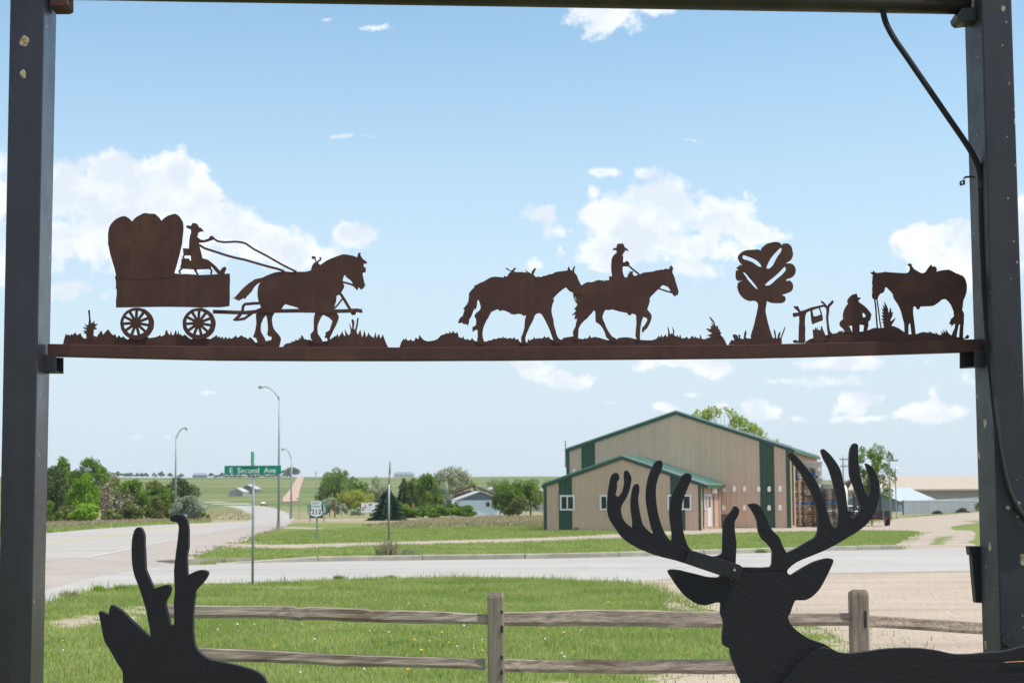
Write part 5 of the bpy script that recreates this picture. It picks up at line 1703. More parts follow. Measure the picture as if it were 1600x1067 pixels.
plate('ridden_horse', [z4([(240, 445), (255, 430), (272, 420), (290, 412), (308, 409), (320, 412), (342, 407), (360, 400), (378, 393), (400, 396), (420, 398), (434, 405), (428, 393), (445, 397), (466, 395), (470, 388), (600, 374), (611, 371), (614, 352), (625, 340), (628, 328), (642, 326), (655, 325), (661, 334), (650, 340), (656, 350), (666, 363), (685, 356), (706, 350), (730, 338), (752, 333), (785, 330), (822, 325), (840, 316), (857, 318), (875, 310), (892, 313), (915, 303), (930, 306), (946, 305), (947, 282), (957, 286), (960, 272), (965, 287), (974, 292), (972, 310), (968, 332), (977, 352), (987, 376), (994, 406), (1006, 442), (1012, 462), (1018, 482), (1016, 498), (1012, 511), (998, 516), (990, 525), (978, 516), (968, 503), (962, 492), (950, 476), (945, 462), (932, 448), (916, 441), (892, 434), (878, 446), (868, 460), (850, 474), (836, 488), (818, 506), (800, 522), (788, 542), (790, 560), (784, 585), (776, 605), (770, 626), (784, 645), (800, 664), (805, 690), (798, 715), (790, 738), (778, 758), (768, 778), (755, 788), (745, 797), (738, 809), (728, 808), (727, 775), (735, 765), (745, 756), (758, 735), (770, 712), (766, 696), (752, 692), (740, 684), (732, 702), (725, 722), (720, 745), (715, 775), (712, 820), (712, 880), (690, 880), (684, 860), (675, 838), (678, 790), (683, 740), (680, 670), (662, 664), (646, 659), (642, 670), (630, 674), (618, 671), (610, 655), (585, 651), (560, 646), (535, 640), (510, 632), (489, 627), (470, 632), (436, 632), (428, 645), (420, 662), (413, 690), (420, 712), (430, 732), (442, 765), (456, 792), (472, 818), (490, 842), (508, 850), (522, 860), (524, 885), (470, 885), (462, 862), (447, 852), (438, 835), (434, 815), (420, 785), (404, 760), (385, 742), (360, 726), (357, 690), (358, 665), (354, 640), (345, 635), (332, 655), (318, 668), (295, 695), (268, 718), (252, 735), (240, 748), (230, 768), (224, 785), (222, 820), (220, 870), (180, 870), (182, 840), (178, 806), (188, 780), (198, 765), (205, 730), (212, 700), (200, 703), (188, 705), (194, 685), (198, 668), (182, 672), (168, 676), (182, 660), (198, 646), (202, 628), (184, 630), (198, 612), (210, 598), (212, 578), (206, 560), (204, 545), (196, 530), (188, 510), (190, 480), (215, 452)])], SO + .0012, ru, rd)
plate('rider', [z4([(492, 156), (498, 145), (508, 141), (524, 138), (527, 118), (533, 108), (545, 104), (560, 106), (570, 101), (577, 107), (585, 118), (592, 136), (604, 142), (614, 151), (620, 163), (608, 163), (594, 157), (590, 170), (588, 176), (580, 178), (580, 190), (570, 195), (578, 205), (579, 222), (576, 250), (590, 254), (598, 244), (606, 241), (618, 248), (626, 256), (630, 268), (624, 280), (612, 288), (596, 286), (575, 287), (574, 310), (575, 330), (580, 350), (588, 368), (602, 378), (602, 405), (470, 405), (466, 385), (466, 366), (474, 363), (486, 368), (489, 350), (484, 325), (482, 290), (484, 255), (486, 228), (492, 212), (500, 200), (512, 188), (526, 178), (525, 160), (510, 156)])], SO + .0018, ru, rd)
plate('rein', [z4(stroke([(614, 274), (632, 290), (656, 311), (680, 329), (706, 350)], 13))], SO + .0024, ru, rd)
plate('bridle_rein', [z4(stroke([(858, 460), (885, 470), (915, 480), (940, 487), (966, 494)], 12))], SO + .0024, ru, rd)
plate('grass_strip', [z3([(22, 926), (30, 900), (38, 880), (46, 874), (50, 855), (58, 867), (66, 864), (73, 849), (80, 870), (100, 874), (110, 860), (118, 872), (128, 878), (140, 872), (146, 857), (153, 847), (162, 860), (173, 860), (178, 828), (190, 843), (197, 852), (215, 870), (245, 880), (270, 877), (298, 872), (322, 862), (338, 846), (346, 834), (372, 825), (396, 815), (414, 818), (420, 794), (428, 815), (440, 811), (446, 793), (456, 810), (468, 817), (480, 804), (488, 825), (494, 850), (508, 848), (520, 854), (528, 836), (535, 860), (552, 868), (560, 853), (568, 868), (582, 870), (590, 866), (597, 850), (610, 871), (630, 880), (650, 880), (690, 882), (715, 880), (730, 872), (752, 871), (770, 858), (782, 862), (796, 860), (801, 853), (836, 853), (843, 836), (850, 855), (862, 848), (876, 860), (890, 853), (906, 853), (916, 860), (926, 852), (938, 848), (943, 868), (962, 858), (970, 875), (980, 888), (1035, 890), (1040, 872), (1047, 858), (1052, 874), (1066, 866), (1082, 861), (1092, 841), (1098, 862), (1112, 854), (1122, 858), (1140, 852), (1146, 860), (1162, 850), (1176, 836), (1183, 854), (1196, 846), (1210, 846), (1216, 860), (1230, 866), (1250, 876), (1290, 872), (1310, 866), (1325, 852), (1345, 848)]) +
      z4([(180, 840), (205, 850), (228, 858), (262, 863), (270, 853), (282, 860), (300, 852), (313, 830), (322, 852), (338, 848), (352, 844), (380, 850), (402, 855), (430, 864), (462, 872), (500, 868), (520, 868), (532, 858), (545, 852), (570, 849), (600, 847), (630, 850), (652, 855), (675, 862), (695, 866), (740, 870), (800, 872), (825, 866), (842, 858), (850, 850), (859, 833), (866, 850), (874, 840), (881, 828), (890, 848), (904, 836), (917, 824), (922, 844), (932, 840), (936, 805), (928, 764), (938, 778), (946, 800), (948, 820), (956, 824), (964, 812), (974, 826), (974, 800), (967, 764), (976, 778), (985, 800), (982, 828), (990, 838), (1000, 840), (1010, 828), (1016, 850), (1024, 842), (1030, 824), (1040, 854), (1060, 855), (1074, 850), (1086, 841), (1094, 860), (1106, 856), (1118, 844), (1132, 836), (1140, 855), (1151, 838), (1158, 852), (1170, 852), (1188, 858), (1187, 824), (1198, 842), (1204, 860), (1230, 864), (1262, 864), (1262, 925)]) + z3([(1200, 934), (22, 934)])], SO + .003, ru, rd)
plate('yucca', [z4([(1228, 862), (1250, 852), (1272, 846), (1264, 838), (1240, 836), (1258, 826), (1276, 821), (1282, 812), (1262, 806), (1250, 792), (1233, 779), (1252, 780), (1272, 782), (1276, 768), (1264, 756), (1276, 758), (1288, 760), (1282, 745), (1272, 732), (1288, 742), (1298, 755), (1294, 738), (1278, 715), (1261, 689), (1267, 684), (1282, 700), (1296, 718), (1305, 735), (1309, 752), (1318, 762), (1331, 752), (1331, 768), (1336, 788), (1346, 782), (1345, 805), (1360, 809), (1350, 822), (1358, 838), (1372, 850), (1384, 872), (1400, 906), (1400, 915), (1250, 915)])], SO + .0036, ru, rd)

# --- tree
tr = thing('tree_cutout', 'rusty steel cutout of a tree with rounded boughs and slit openings', 'metal cutout', fp(1190, 538, SO))
plate('tree', [z5([(272, 860), (271, 832), (280, 800), (290, 772), (300, 735), (306, 705), (315, 670), (322, 632), (329, 600), (325, 576), (312, 564), (300, 558), (283, 559), (265, 562), (242, 556), (220, 545), (200, 528), (185, 510), (173, 488), (168, 470), (163, 452), (165, 430), (172, 412), (190, 404), (208, 394), (198, 398), (180, 403), (162, 397), (152, 385), (149, 368), (150, 340), (152, 318), (168, 316), (170, 308), (156, 306), (160, 292), (172, 286), (185, 271), (192, 278), (202, 276), (190, 262), (178, 248), (168, 222), (168, 208), (174, 195), (188, 180), (202, 170), (224, 160), (250, 155), (280, 154), (312, 152), (332, 152), (350, 161), (354, 142), (372, 126), (390, 111), (410, 101), (430, 98), (450, 92), (472, 92), (492, 95), (506, 103), (512, 112), (515, 121), (520, 110), (532, 104), (560, 103), (578, 112), (591, 126), (598, 142), (600, 158), (606, 178), (605, 202), (598, 220), (590, 235), (570, 250), (548, 262), (562, 262), (582, 261), (600, 267), (614, 279), (624, 296), (628, 314), (626, 332), (620, 350), (606, 368), (584, 380), (560, 386), (550, 396), (555, 402), (575, 397), (590, 405), (602, 420), (607, 440), (606, 460), (600, 474), (590, 486), (570, 495), (550, 502), (515, 514), (530, 518), (541, 524), (548, 540), (545, 558), (536, 570), (518, 577), (490, 579), (455, 578), (430, 575), (412, 568), (400, 559), (396, 580), (391, 605), (388, 630), (389, 652), (396, 685), (402, 712), (410, 745), (420, 780), (430, 810), (440, 840), (450, 862), (450, 905), (268, 905)]),
               z5([(203, 208), (210, 199), (222, 198), (245, 207), (270, 215), (298, 228), (322, 242), (338, 258), (346, 268), (358, 288), (345, 290), (328, 284), (308, 270), (290, 256), (262, 244), (240, 236), (222, 232), (208, 225)]),
               z5([(394, 298), (400, 280), (414, 250), (430, 222), (450, 196), (470, 175), (488, 156), (505, 140), (516, 142), (515, 156), (504, 180), (488, 198), (474, 222), (462, 246), (450, 272), (435, 288), (418, 303), (402, 304)]),
               z5([(383, 437), (390, 425), (402, 413), (425, 394), (450, 375), (476, 352), (500, 330), (520, 308), (540, 288), (548, 300), (550, 314), (536, 332), (520, 350), (496, 370), (470, 391), (445, 415), (420, 434), (402, 438)]),
               z5([(208, 334), (222, 334), (240, 354), (256, 375), (272, 391), (292, 416), (312, 442), (328, 468), (316, 464), (300, 450), (280, 430), (260, 407), (244, 388), (230, 364)])], SO, ru, tr)
plate('grass_strip', [z5([(93, 908), (108, 882), (120, 866), (132, 874), (140, 872), (134, 852), (126, 836), (130, 826), (144, 824), (158, 830), (168, 835), (172, 852), (178, 852), (172, 828), (184, 828), (190, 838), (184, 848), (190, 858), (205, 860), (214, 862), (217, 830), (222, 806), (232, 789), (236, 815), (230, 848), (240, 856), (262, 858), (290, 850), (430, 850), (456, 854), (462, 850), (456, 815), (451, 782), (466, 802), (470, 830), (473, 857), (480, 858), (488, 826), (502, 800), (506, 822), (498, 850), (508, 852), (518, 822), (528, 795), (538, 770), (544, 760), (541, 785), (530, 815), (515, 858), (517, 882), (516, 908)])], SO + .0006, ru, tr)

# --- camp with kneeling cowboy and horse
cpx = thing('cowboy_camp_cutout', 'rusty steel cutout of a crouching cowboy at a campfire with his grazing saddled horse', 'metal cutout', fp(1380, 534, SO))
plate('spit', [z5([(650, 872), (651, 800), (652, 762), (656, 720), (654, 680), (632, 684), (611, 689), (603, 672), (604, 656), (624, 654), (650, 651), (640, 636), (622, 622), (610, 608), (614, 601), (632, 602), (645, 600), (652, 616), (665, 640), (682, 636), (702, 630), (730, 618), (760, 608), (800, 600), (850, 588), (860, 598), (846, 584), (832, 576), (827, 562), (834, 558), (850, 570), (864, 584), (876, 600), (894, 578), (908, 566), (914, 556), (924, 552), (923, 562), (931, 566), (924, 580), (908, 596), (895, 610), (892, 650), (886, 690), (890, 745), (900, 800), (912, 812), (922, 824), (890, 835), (880, 812), (874, 750), (868, 690), (872, 645), (868, 618), (852, 606), (800, 620), (760, 634), (735, 642), (716, 651), (706, 668), (702, 700), (700, 740), (704, 780), (702, 830), (704, 880), (694, 896), (612, 893), (604, 880), (612, 870), (632, 868), (642, 878)])], SO, ru, cpx)
plate('pot', [z5([(744, 640), (760, 634), (764, 660), (769, 682), (790, 680), (802, 676), (818, 670), (826, 668), (820, 640), (808, 616), (820, 616), (830, 642), (838, 672), (843, 692), (842, 715), (822, 722), (800, 730), (780, 738), (760, 747), (752, 722), (748, 690), (746, 662)])], SO + .0006, ru, cpx)
plate('campfire', [z5([(766, 870), (766, 830), (762, 792), (770, 785), (778, 792), (782, 766), (790, 788), (799, 764), (803, 790), (814, 788), (826, 792), (826, 768), (832, 757), (842, 782), (852, 806), (866, 836), (876, 870), (840, 890), (766, 890)])], SO + .0012, ru, cpx)
hc = plate('horse', [z6([(304, 231), (316, 230), (326, 231), (329, 217), (340, 228), (352, 236), (375, 234), (400, 232), (415, 228), (432, 227), (455, 231), (480, 232), (520, 235), (560, 237), (590, 238), (602, 232), (612, 225), (618, 210), (619, 192), (614, 182), (598, 171), (606, 163), (618, 162), (632, 165), (635, 184), (642, 192), (652, 206), (670, 216), (690, 228), (706, 236), (722, 238), (736, 232), (746, 225), (756, 208), (766, 194), (778, 178), (790, 169), (796, 178), (792, 186), (806, 183), (820, 185), (830, 196), (833, 210), (830, 226), (850, 220), (870, 216), (900, 212), (930, 209), (942, 216), (955, 222), (980, 236), (1010, 247), (1040, 260), (1054, 278), (1064, 300), (1070, 325), (1071, 350), (1070, 378), (1064, 402), (1056, 428), (1044, 452), (1040, 490), (1034, 530), (1042, 545), (1049, 562), (1048, 600), (1047, 632), (1044, 662), (1042, 700), (1040, 755), (1010, 755), (1012, 710), (1016, 660), (1018, 645), (1008, 644), (1000, 680), (990, 735), (988, 745), (950, 738), (956, 715), (966, 692), (976, 670), (978, 640), (968, 640), (950, 662), (948, 648), (945, 642), (930, 642), (938, 622), (946, 600), (960, 588), (971, 576), (966, 560), (968, 545), (958, 520), (946, 492), (928, 466), (906, 445), (888, 444), (870, 450), (850, 468), (830, 482), (812, 494), (790, 500), (760, 500), (730, 502), (704, 502), (697, 515), (690, 526), (680, 525), (671, 517), (666, 504), (648, 502), (644, 530), (645, 560), (650, 600), (656, 642), (660, 680), (666, 730), (634, 730), (628, 690), (624, 650), (618, 632), (612, 640), (608, 660), (607, 725), (578, 722), (576, 680), (574, 640), (568, 615), (560, 588), (553, 558), (544, 530), (534, 505), (520, 480), (505, 458), (490, 436), (482, 402), (468, 385), (450, 366), (436, 352), (424, 348), (420, 366), (414, 386), (400, 396), (384, 402), (374, 414), (367, 428), (362, 446), (345, 448), (325, 440), (318, 425), (318, 408), (322, 385), (318, 360), (323, 340), (318, 310), (322, 290), (322, 268), (326, 252), (315, 244)])], SO + .0018, ru, cpx)
plate('rein', [z6(stroke([(340, 446), (346, 490), (350, 530), (352, 570), (356, 620), (361, 675)], 11))], SO + .0024, ru, hc)
plate('rein', [z6(stroke([(357, 444), (364, 490), (372, 545), (378, 600), (384, 640), (391, 675)], 9))], SO + .0024, ru, hc)
plate('cowboy', [z6([(100, 706), (98, 690), (82, 672), (66, 658), (59, 645), (64, 622), (78, 610), (90, 600), (86, 578), (89, 555), (96, 530), (106, 510), (116, 492), (129, 476), (119, 464), (125, 448), (134, 434), (146, 420), (162, 408), (178, 404), (196, 399), (202, 414), (204, 430), (216, 430), (229, 433), (224, 444), (209, 454), (214, 464), (224, 474), (242, 486), (260, 499), (282, 522), (300, 544), (308, 556), (314, 568), (308, 590), (305, 610), (296, 617), (288, 624), (291, 650), (284, 675), (278, 706), (250, 706), (252, 680), (256, 652), (240, 648), (220, 645), (219, 706), (162, 712), (162, 680), (160, 655), (136, 656), (148, 680), (158, 702), (150, 712)]), z6([(243, 556), (254, 553), (262, 564), (271, 578), (262, 586), (248, 589), (243, 575)])], SO + .003, ru, cpx)
plate('yucca', [z6([(420, 690), (418, 664), (404, 652), (414, 645), (396, 624), (414, 622), (389, 600), (411, 598), (391, 572), (411, 573), (393, 546), (412, 549), (394, 519), (410, 524), (404, 488), (414, 500), (423, 514), (418, 490), (415, 464), (426, 480), (436, 498), (446, 522), (448, 558), (455, 540), (466, 509), (471, 530), (470, 548), (486, 545), (480, 565), (480, 580), (466, 604), (466, 620), (485, 606), (507, 589), (498, 610), (484, 634), (474, 650), (476, 690)])], SO + .0036, ru, cpx)
plate('ground_strip', [z5([(700, 890), (716, 876), (740, 862), (765, 856), (812, 846), (862, 834), (890, 824), (922, 820), (950, 814), (962, 812), (966, 801), (972, 811), (1000, 802), (1012, 794)]) +
      z6([(50, 700), (54, 706), (100, 702), (150, 704), (200, 703), (240, 700), (282, 692), (300, 684), (332, 672), (365, 672), (400, 673), (420, 662), (460, 656), (484, 656), (510, 665), (532, 676), (555, 692), (578, 707), (600, 722), (640, 722), (668, 722), (690, 713), (712, 706), (716, 712), (724, 702), (736, 704), (742, 711), (750, 704), (762, 712), (772, 700), (780, 712), (785, 698), (794, 713), (808, 713), (828, 722), (822, 704), (836, 718), (848, 726), (872, 726), (866, 700), (880, 712), (888, 716), (882, 688), (896, 702), (908, 712), (901, 682), (914, 696), (924, 712), (932, 720), (950, 732), (972, 738), (1002, 745), (1030, 750), (1056, 752), (1060, 740), (1072, 730), (1078, 722), (1080, 736), (1090, 730), (1088, 748), (1080, 757), (1040, 760), (1080, 768), (0, 800)]) + z5([(900, 902), (702, 898)])], SO + .0042, ru, cpx)

# ------------------------------------------------------------------ black wooden deer cutouts
d1 = lambda l: zxy(140, 780, 3.7167, l)
d2 = lambda l: zxy(920, 680, 4.85, l)
d3 = lambda l: zxy(1140, 680, 4.85, l)
d4 = lambda l: zxy(1020, 860, 5.0, l)
d5 = lambda l: zxy(1280, 900, 5.0, l)


def rounded(l, n=3):
    """Catmull-Rom through the traced points, sharp corners kept"""
    m = len(l)
    out = []
    for i in range(m):
        p0, p1, p2, p3 = l[i - 1], l[i], l[(i + 1) % m], l[(i + 2) % m]

        def ang(a, b, c):
            u = (b[0] - a[0], b[1] - a[1])
            w = (c[0] - b[0], c[1] - b[1])
            cr = math.hypot(*u) * math.hypot(*w) or 1
            return (u[0] * w[0] + u[1] * w[1]) / cr
        if ang(p0, p1, p2) < 0.55:
            p0 = p1
        if ang(p1, p2, p3) < 0.55:
            p3 = p2
        for k in range(n):
            t = k / n
            out.append(tuple(0.5 * (2 * p1[j] + (p2[j] - p0[j]) * t + (2 * p0[j] - 5 * p1[j] + 4 * p2[j] - p3[j]) * t * t + (3 * p1[j] - p0[j] - 3 * p2[j] + p3[j]) * t ** 3) for j in (0, 1)))
    return out


PLN[0] = Vector((0, 1, 0))


def board(name, outline, Y, mat, parent, th, n=3):
    PLN[0] = Vector((0, 1, 0))
    o = plate(name, [rounded(outline, n)], Y, mat, parent, th, surf=lambda x, y, q: V(x, y, q), bev=0.0016)
    return o


ant = thing('pronghorn_cutout', 'black wooden cutout of a pronghorn head with two pronged horns, left of the opening', 'wood cutout', (V(300, 1300, 6.05).x, 6.05, 0))
board('body_board', d1([(195, 1070), (192, 1035), (190, 1000), (176, 974), (160, 950), (140, 915), (120, 880), (104, 854), (90, 830), (80, 805), (75, 780), (67, 735), (60, 700), (55, 675), (50, 651), (65, 650), (88, 660), (113, 673), (112, 650), (116, 630), (124, 612), (140, 618), (160, 630), (182, 645), (202, 662), (224, 684), (245, 705), (270, 727), (290, 747), (318, 774), (345, 798), (355, 796), (350, 760), (341, 712), (330, 655), (315, 600), (303, 560), (290, 520), (275, 483), (262, 450), (254, 420), (248, 390), (244, 350), (243, 310), (243, 270), (246, 230), (252, 200), (260, 178), (272, 165), (285, 161), (300, 170), (310, 190), (316, 215), (316, 255), (318, 290), (321, 345), (323, 400), (333, 430), (345, 458), (360, 492), (373, 519), (384, 513), (400, 508), (424, 500), (445, 496), (460, 500), (470, 514), (468, 535), (462, 555), (450, 573), (441, 592), (441, 620), (448, 650), (455, 680), (460, 705), (465, 730), (490, 728), (490, 660), (488, 600), (492, 555), (494, 520), (490, 460), (490, 400), (496, 350), (500, 310), (507, 262), (512, 220), (515, 190), (517, 165), (512, 140), (500, 132), (486, 130), (470, 124), (466, 112), (472, 101), (485, 93), (502, 89), (522, 88), (538, 91), (552, 100), (564, 122), (570, 150), (573, 180), (573, 230), (572, 280), (566, 310), (563, 340), (565, 390), (567, 441), (590, 428), (620, 415), (642, 410), (662, 411), (680, 417), (688, 426), (682, 446), (670, 466), (656, 483), (640, 500), (625, 516), (614, 532), (610, 565), (605, 600), (601, 650), (599, 700), (600, 760), (605, 820), (612, 848), (624, 872), (642, 893), (665, 911), (682, 922), (702, 931), (750, 941), (800, 951), (850, 962), (902, 976), (938, 987), (970, 1000), (994, 1017), (1012, 1034), (1032, 1070)]) +
      [(436, 1100), (450, 1140), (640, 1165), (660, 1220), (648, 1330), (640, 1500), (655, 1614), (620, 1614), (606, 1450), (560, 1352), (420, 1350), (330, 1372), (318, 1500), (322, 1614), (288, 1614), (270, 1450), (240, 1300), (216, 1190), (198, 1120)], 6.05, M['board_v'], ant, 0.034)
deer = thing('mule_deer_cutout', 'large black wooden cutout of a many tined deer head and back, right of the opening', 'wood cutout', (V(1300, 1300, 5.95).x, 5.95, 0))
hb = board('head_board', d4([(690, 140), (700, 130), (730, 131), (760, 131), (800, 132), (850, 133), (920, 128)]) + d3([(312, 994), (320, 980), (324, 955), (325, 915), (326, 880), (318, 858), (305, 840), (280, 812), (250, 785), (235, 758), (222, 730), (216, 695), (212, 660), (204, 630), (190, 600), (168, 562), (140, 522), (165, 517), (190, 515), (208, 520), (226, 531), (244, 554), (261, 581), (276, 615), (290, 650), (304, 680), (320, 710), (346, 739), (372, 763), (388, 795), (402, 830), (418, 862), (434, 892), (465, 877), (502, 860), (552, 831), (604, 800), (630, 787), (652, 770), (664, 746), (672, 720), (675, 680), (675, 640), (671, 600), (665, 560), (654, 515), (640, 470), (622, 430), (600, 390), (573, 340), (545, 290), (512, 245), (480, 200), (462, 172), (445, 145), (450, 134), (462, 130), (480, 137), (500, 150), (530, 180), (560, 215), (592, 253), (622, 292), (648, 331), (671, 372), (687, 407), (702, 443), (718, 492), (731, 540), (744, 580), (756, 622), (766, 655), (780, 682), (800, 698), (820, 693), (827, 655), (830, 620), (831, 580), (828, 540), (820, 490), (810, 440), (800, 400), (790, 360), (776, 310), (760, 260), (742, 220), (720, 180), (706, 145), (698, 117), (704, 106), (714, 103), (736, 119), (760, 141), (786, 172), (810, 205), (830, 236), (845, 270), (854, 305), (861, 342), (870, 385), (880, 430), (887, 485), (895, 540), (900, 578), (912, 612), (934, 631), (954, 614), (971, 595), (985, 578), (995, 560), (999, 540), (995, 518), (980, 478), (965, 440), (952, 405), (940, 370), (930, 345), (920, 318), (914, 280), (912, 240), (912, 185), (915, 130), (921, 100), (932, 75), (944, 62), (957, 60), (970, 68), (975, 82), (976, 140), (978, 200), (986, 255), (995, 310), (1002, 340), (1011, 372), (1020, 402), (1031, 432), (1041, 455), (1052, 470), (1062, 455), (1069, 430), (1071, 395), (1070, 360), (1066, 322), (1060, 290), (1048, 252), (1034, 212), (1052, 218), (1072, 231), (1087, 248), (1101, 271), (1118, 305), (1131, 342), (1138, 376), (1140, 411), (1137, 450), (1130, 490), (1121, 527), (1110, 562), (1096, 592), (1081, 621), (1062, 647), (1041, 672), (1012, 698), (981, 721), (942, 748), (901, 771), (852, 801), (802, 830), (752, 856), (702, 880), (651, 901), (601, 921), (566, 935), (531, 950), (505, 964), (480, 981), (456, 1002), (434, 1026)]) +
           d4([(1048, 156), (1055, 175), (1068, 188), (1085, 189), (1102, 180), (1140, 156), (1181, 131), (1226, 106), (1271, 85), (1320, 70), (1368, 60), (1395, 62), (1412, 72), (1410, 92), (1400, 116), (1381, 158), (1360, 201), (1336, 247), (1311, 290), (1283, 325), (1251, 355), (1222, 374), (1190, 386), (1150, 387), (1114, 388), (1104, 408), (1095, 431), (1086, 456), (1078, 482), (1066, 502), (1059, 524), (1068, 553), (1085, 582), (1115, 613), (1150, 641), (1190, 668), (1232, 691), (1282, 709), (1332, 726), (1368, 744), (1402, 766), (1440, 800), (1450, 900), (1430, 1035)]) + [(1290, 1100), (1290, 1180), (1180, 1200), (1164, 1120)] +
           d4([(692, 1038), (670, 985), (652, 932), (633, 885), (616, 838), (606, 800), (602, 762), (580, 754), (562, 746), (550, 732), (545, 714), (544, 675), (545, 640), (549, 610), (554, 580), (551, 555), (545, 530), (536, 510), (530, 489), (531, 450), (533, 411), (515, 405), (490, 406), (450, 418), (411, 426), (374, 422), (340, 414), (300, 389), (261, 361), (230, 327), (200, 291), (174, 255), (151, 219), (132, 190), (120, 166), (126, 152), (150, 147), (190, 149), (230, 156), (282, 170), (331, 181), (380, 194), (430, 205), (470, 210), (512, 210), (530, 195), (560, 200), (640, 200)]), 6.0, M['board_d'], deer, 0.034)
board('antler_board', d2([(750, 972), (735, 971), (692, 958), (650, 945), (590, 931), (530, 915), (475, 897), (420, 875), (375, 855), (330, 830), (288, 803), (250, 771), (224, 737), (200, 701), (177, 667), (156, 630), (146, 596), (140, 560), (140, 505), (143, 450), (149, 405), (156, 369), (161, 338), (170, 310), (184, 291), (206, 282), (225, 294), (233, 322), (224, 342), (214, 360), (215, 395), (208, 425), (204, 452), (216, 461), (229, 462), (242, 445), (256, 424), (264, 390), (270, 350), (267, 315), (268, 282), (276, 268), (287, 262), (302, 276), (316, 297), (322, 315), (325, 336), (318, 372), (310, 411), (298, 444), (284, 475), (267, 503), (251, 530), (246, 554), (246, 582), (252, 606), (260, 631), (274, 652), (291, 671), (310, 686), (331, 700), (332, 670), (330, 640), (324, 600), (319, 560), (318, 525), (318, 490), (323, 450), (330, 411), (337, 392), (346, 376), (358, 367), (371, 366), (382, 382), (384, 406), (382, 432), (377, 460), (375, 490), (381, 540), (390, 590), (399, 632), (411, 671), (428, 697), (450, 720), (470, 733), (490, 745), (480, 713), (470, 680), (459, 635), (450, 590), (443, 555), (437, 520), (434, 470), (435, 420), (441, 370), (451, 320), (466, 277), (485, 236), (497, 213), (512, 196), (540, 188), (556, 197), (560, 215), (556, 250), (545, 280), (531, 310), (519, 350), (511, 391), (509, 435), (511, 480), (516, 530), (524, 580), (538, 637), (555, 691), (571, 727), (590, 761), (608, 784), (628, 800), (631, 770), (630, 740), (623, 690), (616, 640), (612, 600), (613, 560), (616, 520), (622, 480), (634, 444), (651, 409), (670, 369), (690, 331), (702, 312), (716, 299), (734, 288), (750, 285), (768, 292), (780, 307), (780, 324), (774, 342), (760, 376), (746, 410), (730, 450), (716, 490), (708, 530), (705, 570), (709, 630), (714, 690), (718, 726), (726, 762), (741, 807), (760, 850), (790, 880), (800, 960)]), 6.006, M['board_d2'], deer, 0.03)
board('brow_tine', d2([(935, 918), (962, 915), (988, 908), (1006, 898), (1013, 886), (1014, 845), (1015, 800), (1017, 750), (1018, 700), (1018, 678), (1023, 656), (1033, 635), (1046, 615), (1065, 592), (1086, 568), (1096, 548), (1102, 534), (1114, 536), (1128, 545), (1137, 556), (1142, 571), (1138, 592), (1130, 613), (1118, 632), (1109, 652), (1106, 685), (1108, 720), (1114, 770), (1120, 820), (1119, 860), (1117, 900), (1114, 980), (1040, 985)]), 6.008, M['board_d'], deer, 0.03)
sp_ = board('splice_board', d4([(285, -8), (470, 46), (660, 104), (684, 114), (703, 132), (688, 186), (668, 239), (590, 214), (520, 191), (385, 145), (252, 100), (268, 46)]), 5.968, M['splice'], deer, 0.024)
for q in ((318, 30), (297, 78), (366, 73), (576, 172), (628, 196), (612, 224)):
    c = V(*d4([q])[0], 5.968)
    MB().tube([c, c + Vector((0, -.003, 0))], .004, 8).build('screw', M['conduit'], sp_)
c = V(*d4([(638, 150)])[0], 5.968)
MB().tube([c, c + Vector((0, -.004, 0))], .0052, 10).build('screw', M['screw'], sp_)
bb_ = board('body_board', d4([(1412, 774), (1380, 763), (1342, 756), (1320, 759), (1300, 768), (1262, 792), (1221, 820), (1186, 850), (1150, 880), (1115, 914), (1080, 950), (1046, 992), (1012, 1032)]) + [(1212, 1090), (1196, 1130), (1186, 1180), (1200, 1290), (1240, 1380), (1256, 1500), (1262, 1646), (1300, 1646), (1312, 1500), (1330, 1400), (1500, 1420), (1720, 1400), (1790, 1440), (1800, 1646), (1842, 1646), (1850, 1450), (1850, 1200), (1830, 1060), (1770, 1010)] +
             d5([(2200, 440), (2000, 455), (1800, 490), (1700, 518), (1600, 548), (1550, 561), (1500, 575), (1460, 583), (1420, 590), (1350, 595), (1280, 600), (1215, 607), (1150, 610), (1100, 611), (1050, 607), (1000, 597), (950, 585), (905, 577), (860, 571), (805, 564), (750, 562), (685, 561), (620, 562), (560, 565), (500, 570), (450, 576), (400, 585), (350, 591), (300, 597), (260, 601), (220, 603), (184, 599), (150, 592)]), 5.965, M['board_h'], deer, 0.033)
w0, w1 = V(1568, 1034.6, 5.963), V(1660, 1031, 5.963)
MB().tube([w0, V(1590, 1033.2, 5.961), w1], .0018, 6).build('wire', M['copper'], bb_)
MB().tube([w0 + Vector((0, .001, 0)), w0 + Vector((0, -.003, 0))], .006, 10).build('wire_hole', M['brush'], bb_)

# ------------------------------------------------------------------ split rail fence
RF = 12.0
rf = thing('rail_fence', 'weathered grey split rail fence of round topped posts and two rails per bay', 'fence', (V(775, 900, RF).x, RF, 0))
RV = lambda px, py, q=0.0: V(px, py, RF + q)


